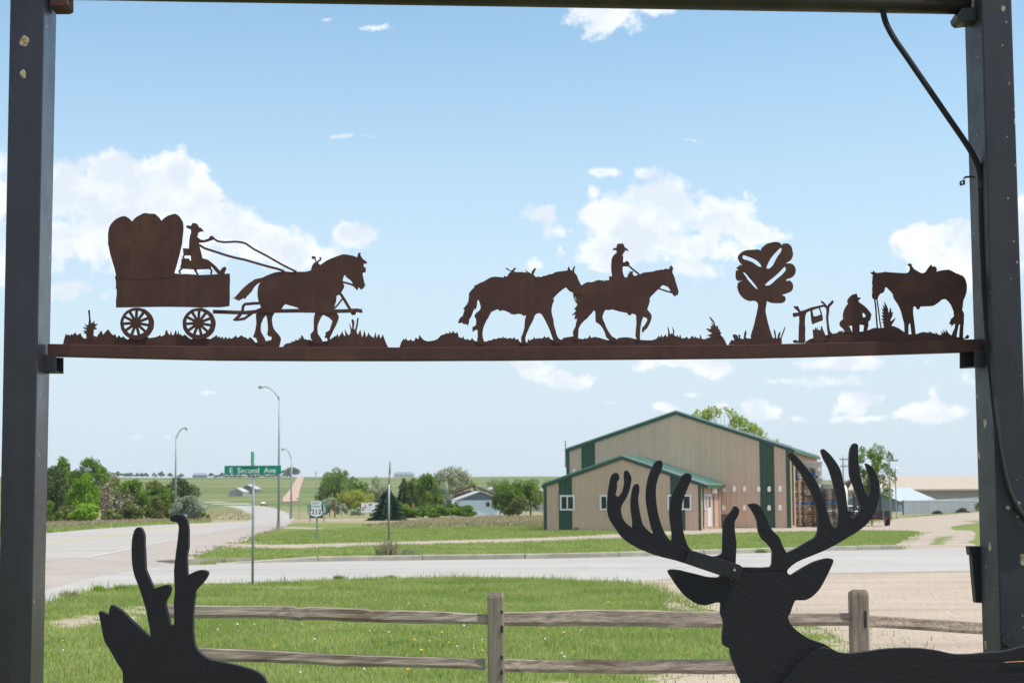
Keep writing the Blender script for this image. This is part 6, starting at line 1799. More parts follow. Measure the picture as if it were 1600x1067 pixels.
def fence_post(px0, px1, ytop, holes, q=0.0, lean=0.0):
    a, b = RV(px0, ytop, q), RV(px1, ytop, q)
    w = (b.x - a.x)
    cx, y = (a.x + b.x) / 2, RF + q
    prof = [(-.5, -.46), (-.44, -.5), (.40, -.5), (.5, -.40), (.5, .42), (.42, .5), (-.42, .5), (-.5, .42)]
    b_ = MB()
    zs = [0, a.z * .5, a.z - .03, a.z - .012, a.z]
    sc = [1.03, 1.0, 1.0, .95, .82]
    n = len(prof)
    for z, s_ in zip(zs, sc):
        for u, v in prof:
            b_.v.append((cx + u * w * s_ + lean * z, y + v * w * s_ + w * .5, z + (0.012 * math.sin(u * 7 + v * 3) if z == a.z else 0)))
    for i in range(len(zs) - 1):
        for k in range(n):
            b_.f.append((i * n + k, i * n + (k + 1) % n, (i + 1) * n + (k + 1) % n, (i + 1) * n + k))
    b_.f += [tuple(reversed(range(n))), tuple((len(zs) - 1) * n + k for k in range(n))]
    o = b_.build('post', M['post_wood'], rf)
    for hx0, hx1, hy0, hy1 in holes:
        p0, p1 = RV(hx0, hy1, q - .006), RV(hx1, hy0, q - .006)
        MB().box((p0.x, p0.y, p0.z), (p1.x, p0.y + .02, p1.z)).build('mortise_shade', M['brush'], o)  # dark block on the face stands in for shade inside the opening


fence_post(761.5, 787.5, 927.5, [(782.2, 785.8, 953.6, 958), (782.4, 786, 977, 988), (782.2, 785.8, 1024, 1030), (782.4, 786, 1047, 1053)])
fence_post(1330, 1357.8, 923.5, [(1350.5, 1354, 954, 980)], 0.35)
fence_post(235, 257, 931, [], 0.0)
fence_post(1900, 1928, 945, [], 1.6)


def rail(tops, bots, q0, q1, seed):
    """tops/bots: (px,py) stations left to right; split log with uneven faces"""
    r = random.Random(seed)
    n = len(tops)
    b_ = MB()
    m = 7
    for i, (t, c) in enumerate(zip(tops, bots)):
        f = i / (n - 1)
        q = q0 + (q1 - q0) * f
        T, B = RV(*t, q), RV(*c, q)
        h = T.z - B.z
        d = .085
        prof = [(0, 0), (-.008, .3), (.0, .62), (.004, .97), (.035, 1.04), (d, .95), (d, .08)]
        for dy, fz in prof:
            b_.v.append((T.x + r.uniform(-.004, .004), T.y + dy + r.uniform(-.004, .004), B.z + h * fz + r.uniform(-.002, .002)))
    for i in range(n - 1):
        for k in range(m):
            b_.f.append((i * m + k, i * m + (k + 1) % m, (i + 1) * m + (k + 1) % m, (i + 1) * m + k))
    b_.f += [tuple(range(m)), tuple((n - 1) * m + k for k in reversed(range(m)))]
    return b_.build('rail', M['wood'], rf, bevel=0.0)


def dens(pts, k=3, amp=0.5, seed=1):
    r = random.Random(seed)
    out = []
    for (x0, y0), (x1, y1) in zip(pts, pts[1:]):
        for i in range(k):
            t = i / k
            out.append((x0 + (x1 - x0) * t, y0 + (y1 - y0) * t + (r.uniform(-amp, amp) if i else 0)))
    return out + [pts[-1]]


def rail_px(tp, bt_, q0, q1, seed):
    rail(dens(tp, 3, .4, seed), dens(bt_, 3, .4, seed + 50), q0, q1, seed)


rail_px([(236, 944), (300, 946.2), (420, 947.2), (452, 948), (468, 950.6), (484, 949.2), (560, 951.5), (586, 954.0), (646, 954.5), (690, 956), (750, 960), (765, 961)], [(236, 965), (300, 965.5), (420, 965.6), (452, 967.5), (468, 969), (484, 968), (560, 971), (586, 972), (646, 974), (690, 974), (750, 975), (765, 975.6)], .06, .02, 11)
rail_px([(236, 1010), (330, 1013), (400, 1016.4), (470, 1019.5), (530, 1022.5), (600, 1025.5), (680, 1027.6), (758, 1030.4)], [(236, 1030), (330, 1032.5), (400, 1034), (470, 1036.5), (530, 1040.8), (600, 1041.4), (680, 1043.2), (758, 1046.6)], .06, .02, 12)
rail_px([(784, 957), (850, 956), (900, 953.5), (980, 954), (1060, 955.5), (1130, 957), (1237, 957.5), (1330, 958.5)], [(784, 977.5), (850, 978), (900, 977.5), (980, 978.5), (1060, 980.5), (1130, 980.5), (1237, 977.5), (1330, 977)], .03, .38, 13)
rail_px([(784, 1030.4), (820, 1030.6), (860, 1031.8), (920, 1031.4), (1000, 1032), (1060, 1031.2), (1145, 1031.6), (1335, 1034)], [(784, 1050), (820, 1049), (860, 1050.4), (920, 1051), (1000, 1052.2), (1060, 1052), (1145, 1052.6), (1335, 1054)], .03, .38, 14)
rail_px([(1351, 961.2), (1440, 966.5), (1535, 972.5), (1700, 984), (1905, 1000)], [(1351, 979), (1440, 984.5), (1535, 991), (1700, 1003), (1905, 1019)], .37, 1.6, 15)
rail_px([(1351, 1035), (1535, 1049), (1905, 1070)], [(1351, 1055), (1535, 1067), (1905, 1088)], .37, 1.6, 16)

# ------------------------------------------------------------------ trees and shrubs
def leaf_quads(C, size, R, elong=1.0, dirs=None, flat=0.0):
    n = len(C)
    a = R.normal(size=(n, 3))
    if dirs is not None:
        a = dirs + 0.35 * a
    a /= np.linalg.norm(a, axis=1, keepdims=True) + 1e-9
    b = R.normal(size=(n, 3))
    b[:, 2] *= (1 - flat)
    b -= a * (a * b).sum(1, keepdims=True)
    b /= np.linalg.norm(b, axis=1, keepdims=True) + 1e-9
    s = size * R.uniform(0.6, 1.35, n)[:, None]
    a, b = a * s * elong, b * s
    P = np.stack([C - a * .5, C + b * .36 - a * .05, C + a * .5, C - b * .36 - a * .05], 1)
    return P.reshape(-1, 3), np.arange(n * 4).reshape(-1, 4)


def plant_root(px, ybase, dist=None):
    if dist is None:
        return G(px, ybase)
    p = V(px, ybase, dist)
    return Vector((p.x, p.y, tz(p.x, p.y)))


def tree(name, label, px0, px1, ytop, ybase, leaf, n=3000, dist=None, seed=1, lobes=14, low=0.12, leafpx=2.6, gap=0.0, trunk='bark', group=None, cat='tree', tw=0.035, topskew=0.0, ztop=None, lob=(0.24, 0.40), depth=0.85, lobes_px=None):
    R = np.random.default_rng(seed)
    b = plant_root((px0 + px1) / 2, ybase, dist)
    k = b.y / FPX
    zt_ = V((px0 + px1) / 2, ytop, b.y).z
    H = zt_ - b.z
    Wd = (px1 - px0) * k * 1.08
    n = int(n * 1.9)
    o = thing(name, label, cat, b, group)
    z0 = H * low
    hc = H - z0
    cen = []
    for i in range(lobes):
        for _ in range(50):
            p = R.uniform(-1, 1, 3)
            if (np.abs(p) ** 3).sum() < 1.0 and (p ** 2).sum() > (0.10 if i > 2 else 0):
                break
        r = R.uniform(*lob)
        p = p * (1 - r * 0.9)
        wz = 1.0 if p[2] > 0 else 1.05
        cen.append((p[0] * Wd / 2 * wz, p[1] * Wd / 2 * depth, z0 + hc * (0.5 + 0.5 * p[2] - topskew * p[0] * 0.5), r))
    # make sure the crown reaches its height and both sides
    cen[0] = (R.uniform(-.15, .15) * Wd, 0, H - hc * .17, .32)
    if lobes > 4:
        cen[1] = (-Wd * .36, 0, z0 + hc * R.uniform(.3, .55) + topskew * hc * .2, .28)
        cen[2] = (Wd * .36, 0, z0 + hc * R.uniform(.3, .55) - topskew * hc * .2, .28)
    if lobes_px:
        cen = []
        for lx, ly, lr in lobes_px:
            p_ = V(lx, ly, b.y)
            cen.append((p_.x - b.x, R.uniform(-.25, .25) * Wd * .3, p_.z - b.z, lr * k / (Wd * .62)))
    C, D = [], []
    wts = np.array([c[3] ** 2 for c in cen])
    wts /= wts.sum()
    for (cx, cy, cz, r), w in zip(cen, wts):
        m = int(n * w) + 3
        d = R.normal(size=(m, 3))
        d /= np.linalg.norm(d, axis=1, keepdims=True)
        rad = R.uniform(0.25, 1.0, m) ** 0.5 * (1 + 0.18 * np.sin(d[:, 0] * 7 + cx) * np.sin(d[:, 2] * 6 + cz))
        q = d * rad[:, None] * np.array([r * Wd * .62, r * Wd * .62 * depth, r * (Wd * .62 if lobes_px else hc * .58)])
        pts = q + np.array([cx, cy, cz])
        keep = pts[:, 2] > 0.02 * H
        if gap > 0:
            g = np.sin(pts[:, 0] * 9 / Wd + seed) + np.sin(pts[:, 2] * 11 / H + 2 * seed) + np.sin((pts[:, 1] + pts[:, 0]) * 13 / Wd)
            keep &= g > -1.6 + gap * 2.2 * R.uniform(0.4, 1.0, m)
        C.append(pts[keep])
        D.append(d[keep])
    C = np.concatenate(C)
    P, F = leaf_quads(C + np.array(b), leafpx * k * 1.15, R, 1.25)
    np_mesh('crown', P, F, 4, M[leaf], o)
    mb = MB()
    tr_ = Wd * tw * 0.5 + 0.02 * H * tw * 10
    topc = Vector((cen[0][0] * .4, 0, z0 + hc * .62))
    pts = [b + Vector((0, 0, -.1)), b + Vector((R.uniform(-.02, .02) * Wd, 0, z0 * .6 + H * .1)), b + topc * .6, b + topc]
    pts.sort(key=lambda p: p.z)
    mb.tube(pts, [tr_ * 1.25, tr_, tr_ * .7, tr_ * .3], 7)
    for cx, cy, cz, r in cen[:9]:
        s_ = b + topc * R.uniform(.3, .7)
        e = b + Vector((cx, cy, cz))
        if e.z < s_.z - .3:
            s_.z = max(b.z + z0 * .5, e.z - .2)
        m_ = s_.lerp(e, .5) + Vector((0, 0, (e - s_).length * .08))
        mb.tube([s_, m_, e], [tr_ * .42, tr_ * .26, tr_ * .08], 5)
    mb.build('trunk', M[trunk], o)
    return o


def spruce(label, px0, px1, ytop, ybase, n, dist=None, seed=1, leaf='leaf_spruce', group=None, leafpx=3.0):
    R = np.random.default_rng(seed)
    b = plant_root((px0 + px1) / 2, ybase, dist)
    k = b.y / FPX
    H = V((px0 + px1) / 2, ytop, b.y).z - b.z
    Wd = (px1 - px0) * k
    o = thing('spruce_tree', label, 'tree', b, group)
    t = 1 - np.sqrt(R.uniform(0, 1, n))
    nt = 8
    tier = np.floor(t * nt + R.uniform(0, .35, n)) / nt
    fr = (t * nt) % 1
    ang = R.uniform(0, 2 * np.pi, n)
    nb = 9
    ang = np.round(ang / (2 * np.pi) * nb + R.normal(0, .16, n)) / nb * 2 * np.pi + tier * 17.3
    rmax = (1 - t) ** 0.74 * Wd / 2 * (1.12 - .58 * fr) * (1 + .13 * np.sin(ang * 3 + tier * 40))
    rr = rmax * R.uniform(0.12, 1.0, n) ** 0.55
    z = H * (.03 + .97 * t) - rr * .18 + R.normal(0, .012, n) * H
    C = np.stack([rr * np.cos(ang), rr * np.sin(ang), np.maximum(z, .02)], -1)
    d = np.stack([np.cos(ang), np.sin(ang), -0.35 * np.ones(n)], -1)
    P, F = leaf_quads(C + np.array(b), leafpx * k, R, 2.0, d)
    np_mesh('crown', P, F, 4, M[leaf], o)
    MB().tube([b, b + Vector((0, 0, H * .5)), b + Vector((0, 0, H * .97))], [Wd * .035, Wd * .02, .015], 7).build('trunk', M['bark'], o)
    return o


def dead_tree(label, px0, px1, ytop, ybase, seed=1, dist=None, n=260, group=None):
    R = np.random.default_rng(seed)
    b = plant_root((px0 + px1) / 2, ybase, dist)
    k = b.y / FPX
    H = V((px0 + px1) / 2, ytop, b.y).z - b.z
    Wd = (px1 - px0) * k
    o = thing('bare_tree', label, 'tree', b, group)
    mb, tb = MB(), MB()
    stems = [b + Vector((R.uniform(-.12, .12) * Wd, R.uniform(-.1, .1) * Wd, 0)) for _ in range(5)]
    ends = []
    for s_ in stems:
        e = s_ + Vector((R.uniform(-.35, .35) * Wd, R.uniform(-.3, .3) * Wd, H * R.uniform(.65, 1.0)))
        m_ = s_.lerp(e, .5) + Vector((R.uniform(-.08, .08) * Wd, 0, 0))
        mb.tube([s_, m_, e], [.07, .05, .02], 5)
        ends.append((s_, m_, e))
    mb.build('trunk', M['dead_bark'], o)
    for i in range(n):
        s_, m_, e = ends[R.integers(len(ends))]
        t = R.uniform(.1, 1)
        p = s_.lerp(m_, t * 2) if t < .5 else m_.lerp(e, t * 2 - 1)
        d = Vector((R.normal() * .5, R.normal() * .5, R.uniform(.1, 1))).normalized() * R.uniform(.12, .34) * Wd
        tb.tube([p, p + d * .6 + Vector((0, 0, .03)), p + d], [.022, .014, .006], 3, caps=False)
    tb.build('twigs', M['dead_bark'], o, kind='stuff')
    C = []
    for i in range(n):
        s_, m_, e = ends[R.integers(len(ends))]
        q = m_.lerp(e, R.uniform(-.6, 1))
        C.append((q.x + R.normal() * Wd * .2, q.y + R.normal() * Wd * .2, max(b.z + .1, q.z + R.normal() * H * .1)))
    P, F = leaf_quads(np.array(C), 1.6 * k, R, 2.2)
    np_mesh('crown', P, F, 4, M['leaf_dead'], o)
    return o


GL = 'trees on the left of the highway'
tree('juniper_tree', 'tall dark green juniper at the left post, left of the bright green tree', 58, 112, 728, 826, 'leaf_dark', 8500, seed=3, lobes=26, low=.02, leafpx=2.3, tw=.03, group=GL, lob=(.22, .34), dist=150)
tree('cottonwood_tree', 'grey green cottonwood top above the dark juniper at the left post', 70, 112, 712, 820, 'leaf_mid', 3600, seed=31, lobes=16, low=.35, leafpx=2.3, group=GL, dist=172, gap=.3)
tree('cottonwood_tree', 'tall green cottonwood with open crown behind the bright green tree', 112, 176, 716, 818, 'leaf_mid', 4600, seed=5, lobes=20, low=.35, leafpx=2.4, gap=.45, group=GL, dist=168, topskew=.25)
tree('young_cottonwood', 'bright light green bushy tree on the left between juniper and bare grey tree', 106, 152, 738, 822, 'leaf_bright', 7000, seed=7, lobes=26, low=.02, leafpx=2.2, group=GL, lob=(.2, .32), dist=146)
tree('box_elder', 'green tree filling the gap behind the bare grey trees', 140, 196, 738, 816, 'leaf_olive', 4200, seed=41, lobes=18, low=.05, leafpx=2.3, group=GL, dist=178, gap=.15)
tree('ash_tree', 'green tree behind the dark juniper and the bright tree', 88, 132, 736, 818, 'leaf_mid', 3000, seed=43, lobes=14, low=.05, leafpx=2.3, group=GL, dist=176, gap=.1)
tree('shrub', 'green shrub between the round green tree and the lamp', 226, 262, 774, 816, 'leaf_olive', 2200, seed=44, lobes=10, low=.0, leafpx=2.2, group=GL, cat='shrub', dist=160)
tree('shrub', 'dark green shrub under the dark juniper', 84, 118, 790, 824, 'leaf_olive', 1500, seed=45, lobes=9, low=.0, leafpx=2.2, group=GL, cat='shrub', dist=142)
tree('shrub', 'bright green low growth under the bright green bushy tree', 108, 152, 786, 822, 'leaf_bright', 2200, seed=46, lobes=11, low=.0, leafpx=2.2, group=GL, cat='shrub', dist=141)
tree('shrub', 'low green shrub at the foot of the left post', 56, 96, 782, 825, 'leaf_mid', 1800, seed=8, lobes=9, low=.0, group=GL, cat='shrub', dist=138)
dead_tree('bare grey tree right of the bright green tree', 143, 176, 750, 820, 4, 152, 420, GL)
dead_tree('bare grey brown tree half hidden by green bushes left of the small sign', 176, 208, 768, 817, 6, 158, 300, GL)
tree('box_elder', 'round green tree with dark shaded heart left of the small sign', 172, 232, 748, 818, 'leaf_mid', 6500, seed=11, lobes=22, low=.03, leafpx=2.3, group=GL, dist=164, gap=.12)
tree('box_elder', 'green bushy tree right behind the small grey sign', 214, 272, 756, 816, 'leaf_mid', 5600, seed=13, lobes=20, low=.02, leafpx=2.3, group=GL, dist=172, gap=.1)
tree('ash_tree', 'thin olive green tree top behind the green bushes near the lamp', 222, 262, 750, 812, 'leaf_olive', 2600, seed=14, lobes=14, low=.25, leafpx=2.2, gap=.35, group=GL, dist=190)
tree('shrub', 'small green shrub under the bare grey trees', 160, 190, 796, 818, 'leaf_olive', 1100, seed=15, lobes=7, low=.0, group=GL, cat='shrub', dist=150)
tree('shrub', 'mixed grey green shrub between bare tree and round green tree', 186, 222, 782, 818, 'leaf_olive', 1600, seed=16, lobes=9, low=.0, group=GL, cat='shrub', dist=156)
tree('shrub', 'dark green shrub at the lamp post foot left of the silver bush', 246, 274, 770, 815, 'leaf_mid', 2400, seed=17, lobes=11, low=.0, group=GL, cat='shrub', dist=166)
tree('juniper_tree', 'dark round juniper above the silver bush on the left', 259, 309, 745, 800, 'leaf_dark', 5500, seed=18, lobes=16, low=.05, leafpx=2.0, group=GL, dist=205, lob=(.28, .40))
tree('silver_bush', 'rounded silver green bush beside the highway behind the left lamp', 268, 319, 774, 814.5, 'leaf_silver', 5200, seed=19, lobes=18, low=.0, leafpx=2.0, cat='shrub', dist=160, trunk='dead_bark', lob=(.25, .38))
tree('shrub', 'small green shrub at the right edge of the silver bush', 310, 326, 796, 810, 'leaf_mid', 420, seed=20, lobes=6, low=.0, cat='shrub', dist=170)

GC = 'trees beyond the field'
tree('elm_tree', 'broad green tree in the valley right of the red gravel road', 494, 554, 737, 786, 'leaf_mid', 5200, seed=21, lobes=26, low=.0, leafpx=2.0, group=GC, dist=330, gap=.1)
tree('elm_tree', 'open crowned tree standing above the broad green tree', 506, 543, 728.5, 775, 'leaf_olive', 1300, seed=22, lobes=10, low=.45, leafpx=1.8, gap=.4, group=GC, dist=350)
tree('elm_tree', 'green tree right of the broad green tree behind the yellow green bush', 536, 580, 745, 786, 'leaf_mid', 3200, seed=23, lobes=16, low=.0, leafpx=2.0, group=GC, dist=336, gap=.1)
tree('willow_bush', 'yellow green rounded bush left of the dark spruce', 527, 580, 765, 801, 'leaf_yellow', 4200, seed=24, lobes=15, low=.04, leafpx=1.9, group=GC, cat='shrub', dist=250)
tree('willow_bush', 'smaller yellow green bush touching the dark spruce', 566, 592, 770, 798, 'leaf_yellow', 1300, seed=25, lobes=9, low=.04, leafpx=1.9, group=GC, cat='shrub', dist=262)
tree('silver_bush', 'pale silver bush right of the route sign', 499, 532, 777, 806, 'leaf_silver', 2600, seed=26, lobes=10, low=.0, leafpx=1.8, cat='shrub', dist=205)
tree('silver_bush', 'pale silver bush right of the brown post', 524, 543, 786, 804, 'leaf_silver', 900, seed=27, lobes=8, low=.0, leafpx=1.8, cat='shrub', dist=212)
tree('silver_bush', 'small silver bush left of the white billboard', 548, 568, 792, 803, 'leaf_silver', 700, seed=28, lobes=7, low=.0, leafpx=1.7, cat='shrub', dist=216)
tree('olive_tree', 'hazy grey green tree behind the white billboard', 574, 612, 745, 790, 'leaf_greygreen', 2200, seed=29, lobes=13, low=.05, leafpx=1.9, group=GC, dist=320)
tree('olive_tree', 'pale grey green tree between yellow bush and spruce', 556, 590, 752, 790, 'leaf_greygreen', 1200, seed=30, lobes=9, low=.05, leafpx=1.8, group=GC, dist=345)
spruce('dense dark green spruce in front of the hedge', 574, 638, 763, 817.5, 7000, 152, 33)
spruce('taller narrow spruce behind the dense dark spruce', 610, 652, 746, 812, 2600, 178, 34, 'leaf_dark')
tree('elm_tree', 'green tree behind the narrow spruce', 632, 668, 747, 806, 'leaf_mid', 2600, seed=35, lobes=13, low=.08, group=GC, dist=230, leafpx=2.1)
tree('elm_tree', 'tall full green tree between the spruce and the silver tree', 650, 692, 740, 806, 'leaf_mid', 4400, seed=36, lobes=17, low=.06, group=GC, dist=222, leafpx=2.1, gap=.12)
tree('silver_tree', 'tall silver grey tree behind the pale blue house', 676, 732, 727, 806, 'leaf_greygreen', 5600, seed=37, lobes=22, low=.05, leafpx=2.0, dist=306, trunk='dead_bark', gap=.15)
tree('silver_tree', 'lower silver grey tree at the left end of the pale blue house', 672, 712, 752, 806, 'leaf_silver', 2600, seed=38, lobes=12, low=.03, leafpx=2.0, dist=298, trunk='dead_bark', gap=.1)
hedge = [(618, 656, 787, 815), (644, 680, 789.5, 813), (666, 702, 788, 812), (688, 724, 787, 811), (710, 744, 789.5, 809.5)]
names = ['hedge shrub beside the dense dark spruce', 'hedge shrub second from the dense dark spruce', 'middle shrub of the green hedge', 'hedge shrub in front of the left end of the blue house', 'hedge shrub under the blue house wall']
for i, (a, c, t_, q) in enumerate(hedge):
    tree('hedge_shrub', names[i], a, c, t_, q, 'leaf_mid', 2100, seed=40 + i, lobes=11, low=.0, leafpx=2.0, group='hedge shrubs left of the blue house', cat='shrub', dist=176 + 2 * i)
tree('caragana_tree', 'green feathery tree hiding the right end of the blue house', 772, 822, 752, 807, 'leaf_mid', 5200, seed=50, lobes=20, low=.02, leafpx=2.1, dist=186, group=GC, gap=.08)
tree('caragana_tree', 'green feathery tree beside the left wall of the metal building', 806, 852, 750, 806, 'leaf_mid', 4300, seed=51, lobes=18, low=.02, leafpx=2.1, dist=190, group=GC, gap=.08)
tree('caragana_tree', 'lower green bush where the two feathery trees meet', 790, 826, 774, 807, 'leaf_olive', 2000, seed=52, lobes=11, low=.0, leafpx=2.1, dist=183, group=GC, cat='shrub')
for i, (a, c, t_, lf) in enumerate([(722, 756, 747, 'leaf_yellow'), (744, 782, 749, 'leaf_olive'), (766, 806, 748, 'leaf_mid'), (790, 828, 748.5, 'leaf_olive'), (812, 850, 747.5, 'leaf_mid'), (832, 868, 750, 'leaf_yellow')]):
    tree('valley_tree', ['far yellow green tree above the brown roof ridge', 'far olive tree above the right slope of the brown roof', 'far green tree over the tiny white shed', 'far olive tree behind the feathery trees', 'far green tree over the pinkish roof', 'far yellow green tree at the metal building corner'][i],
         a, c, t_, 775, lf, 1100, seed=60 + i, lobes=9, low=.05, leafpx=1.8, dist=400 + 15 * i, group='far trees in the valley')
# trees on the skyline
sky_trees = [(178, 190, 736.5), (189, 201, 739.5), (198, 209, 738.5), (210.5, 218, 739), (218, 225, 738.8), (224.5, 232, 739), (238, 245, 739), (247, 257, 736.5), (262, 270, 739), (279, 287, 740), (326, 334, 739), (334, 341, 742),
             (342, 352, 738.5), (352, 362, 742), (361, 372, 741.5), (371, 381, 742), (382, 394, 741.5), (396, 406, 742), (405, 416, 741.2), (416, 428, 741.8), (427, 438, 741)]
sk_lab = ['first skyline tree from the left', 'second skyline tree, wide and dense, from the left', 'third skyline tree, wide and dense, from the left', 'fourth skyline tree from the left, slim', 'fifth skyline tree from the left, slim', 'sixth skyline tree from the left',
          'seventh skyline tree from the left, left of the tall lamp', 'tallest tree of the skyline row left of the lamp', 'small skyline tree just left of the lamp', 'faint skyline tree just right of the lamp', 'skyline tree right of the dark blue barn', 'low dark shrub right of the dark blue barn',
          'skyline tree left of the street sign post', 'low skyline shrub under the left half of the street sign', 'dark skyline shrub left of the street sign post foot', 'dark skyline shrub touching the street sign post', 'dark skyline shrub right of the street sign post', 'skyline shrub under the middle right of the street sign',
          'wide skyline shrub under the right half of the street sign', 'skyline shrub left of the lamp pole', 'skyline shrub right of the street sign edge']
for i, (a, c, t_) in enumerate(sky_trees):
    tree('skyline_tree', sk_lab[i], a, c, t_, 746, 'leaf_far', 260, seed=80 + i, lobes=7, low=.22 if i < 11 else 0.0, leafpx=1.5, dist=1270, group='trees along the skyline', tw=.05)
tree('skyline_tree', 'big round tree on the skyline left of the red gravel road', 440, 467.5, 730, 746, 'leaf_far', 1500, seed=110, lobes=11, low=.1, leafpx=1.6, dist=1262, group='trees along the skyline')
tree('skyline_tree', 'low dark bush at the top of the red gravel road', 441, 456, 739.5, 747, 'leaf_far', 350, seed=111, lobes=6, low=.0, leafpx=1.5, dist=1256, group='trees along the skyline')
# behind the metal building, and on the right
FR = [(1083, 655, 9), (1092, 650, 11), (1103, 648, 10), (1112, 646, 12), (1124, 648, 10), (1131, 646, 11), (1141, 650, 12), (1150, 658, 11), (1159, 659, 9), (1166, 668, 12), (1177, 668, 8), (1184, 675, 10), (1194, 678, 8), (1203, 681, 8), (1211, 688, 6), (1100, 662, 12), (1120, 664, 14), (1140, 670, 13), (1160, 680, 12), (1115, 700, 34), (1155, 715, 34), (1185, 720, 28)]
tree('ash_tree', 'fresh light green tree rising behind the right roof slope of the metal building', 1078, 1216, 640, 800, 'leaf_pale', 7000, seed=120, low=.35, leafpx=2.3, dist=150, gap=.16, tw=.02, lobes_px=FR)
tree('poplar_tree', 'sparse tall young tree behind the antler tips on the right', 1336, 1398, 694, 800, 'leaf_mid', 4200, seed=122, lobes=46, low=.22, leafpx=2.2, dist=140, gap=.2, lob=(.12, .2), tw=.02)
tree('shrub', 'green shrub at the right end of the sheet fence', 1526, 1560, 762, 800, 'leaf_mid', 900, seed=123, lobes=8, low=.0, leafpx=2.4, dist=150, cat='shrub')

# ------------------------------------------------------------------ street lamps
def street_lamp(label, px, ytop, ybase, hx, hy, w=1.0):
    b = G(px, ybase)
    k = b.y / FPX
    o = thing('street_lamp', label, 'street lamp', b, 'street lamps along the highway')
    t_ = V(px, ytop, b.y)
    t_.x = b.x
    r = 2.1 * k * w
    MB().tube([b, b.lerp(t_, .5), t_], [r * .95, r * .75, r * .5], 10).build('pole', M['galv'], o, smooth=True)
    MB().tube([b + Vector((0, 0, -.1)), b + Vector((0, 0, 10 * k))], [r * 1.5, r * 1.35], 10).build('base', M['galv'], o)
    h = V(hx, hy, b.y)
    dx = h.x - t_.x
    arm = []
    for i in range(9):
        f = i / 8
        arm.append(Vector((t_.x + dx * (f ** 1.25), b.y, t_.z - .3 + (h.z - t_.z + .3) * math.sin(f * math.pi / 2) ** .9)))
    MB().tube(arm, r * .42, 8).build('arm', M['galv'], o, smooth=True)
    s_ = 1 if dx > 0 else -1
    L = abs(dx) * .36
    hd = MB()
    hd.tube([h + Vector((-s_ * L * .1, 0, 0)), h + Vector((s_ * L * .3, 0, .01)), h + Vector((s_ * L * .7, 0, -.02)), h + Vector((s_ * L, 0, -.06))], [r * .5, r * 1.0, r * 1.25, r * .5], 10)
    hd.build('lamp_head', M['lamp_grey'], o, smooth=True)
    MB().tube([h + Vector((s_ * L * .55, 0, -.02)), h + Vector((s_ * L * .55, 0, -r * 1.7))], [r * 1.05, r * .6], 10).build('lens', M['galv_pale'], o)
    return o


street_lamp('tallest street lamp, right of the green street sign, arm pointing left', 435.0, 619, 826, 412, 604)
street_lamp('street lamp on the left in front of the dark juniper, arm pointing right', 273.5, 682, 812, 288.5, 668.6)
street_lamp('most distant street lamp in front of the red gravel road, arm pointing left', 454.8, 714, 810.5, 444, 701, .8)

# ------------------------------------------------------------------ signs
def text_mesh(s, x0, x1, z0, z1, y, mat, parent, name='lettering', bold=0.0):
    cu = bpy.data.curves.new('txt', 'FONT')
    cu.body = s
    cu.extrude = 0.0
    cu.offset = bold
    to = bpy.data.objects.new('txt', cu)
    COL.objects.link(to)
    bpy.context.view_layer.update()
    me = bpy.data.meshes.new_from_object(to.evaluated_get(bpy.context.evaluated_depsgraph_get()))
    bpy.data.objects.remove(to)
    bpy.data.curves.remove(cu)
    vs = [v.co.copy() for v in me.vertices]
    fs = [tuple(p.vertices) for p in me.polygons]
    bpy.data.meshes.remove(me)
    ax, bx_ = min(v.x for v in vs), max(v.x for v in vs)
    az, bz = min(v.y for v in vs), max(v.y for v in vs)
    P = [Vector((x0 + (v.x - ax) / (bx_ - ax) * (x1 - x0), y, z0 + (v.y - az) / (bz - az) * (z1 - z0))) for v in vs]
    n = len(P)
    mb = MB()
    mb.add(P, fs)
    return mb.build(name, mat, parent)


sb = G(394.5, 914.5)
ss = thing('street_name_sign', 'green street name sign reading E Second Ave on a steel post', 'sign', sb)
sy_ = sb.y
SV = lambda px, py, q=0.0: V(px, py, sy_ + q)
a = SV(394.5, 722)
MB().tube([Vector((sb.x, sy_, -.1)), Vector((sb.x, sy_, a.z))], .026, 10).build('post', M['galv_pale'], ss, smooth=True)
p0, p1 = SV(350.6, 741.4, -.03), SV(439.2, 727.0, -.03)
blade = MB().box((p0.x, p0.y - .004, p0.z), (p1.x, p0.y + .004, p1.z)).build('sign_blade', M['sign_green'], ss, bevel=.003)
q0, q1 = SV(358.8, 739.1, -.03), SV(431.0, 730.2, -.03)
text_mesh('E  Second  Ave', q0.x, q1.x, q0.z, q1.z, p0.y - .0065, M['sign_white'], blade, bold=.016)
for y0, y1 in ((724.5, 728.4), (740, 743.2)):
    c0, c1 = SV(392.6, y1, -.03), SV(397.0, y0, -.03)
    MB().box((c0.x, sy_ - .045, c0.z), (c1.x, sy_ + .03, c1.z)).build('bracket', M['galv_pale'], ss)
c0, c1 = SV(394.7, 724.5), SV(394.7, 706)
R_ = Matrix.Translation((c0.x, sy_, 0)) @ Matrix.Rotation(math.radians(-83.9), 4, 'Z')
cb = MB().box((-.46, -.012, c0.z), (.46, .012, c1.z), R_).build('cross_blade', M['sign_green'], ss)
MB().box((-.30, -.0135, c0.z + .05), (.30, -.0122, c1.z - .05), R_).build('lettering', M['sign_white'], cb)

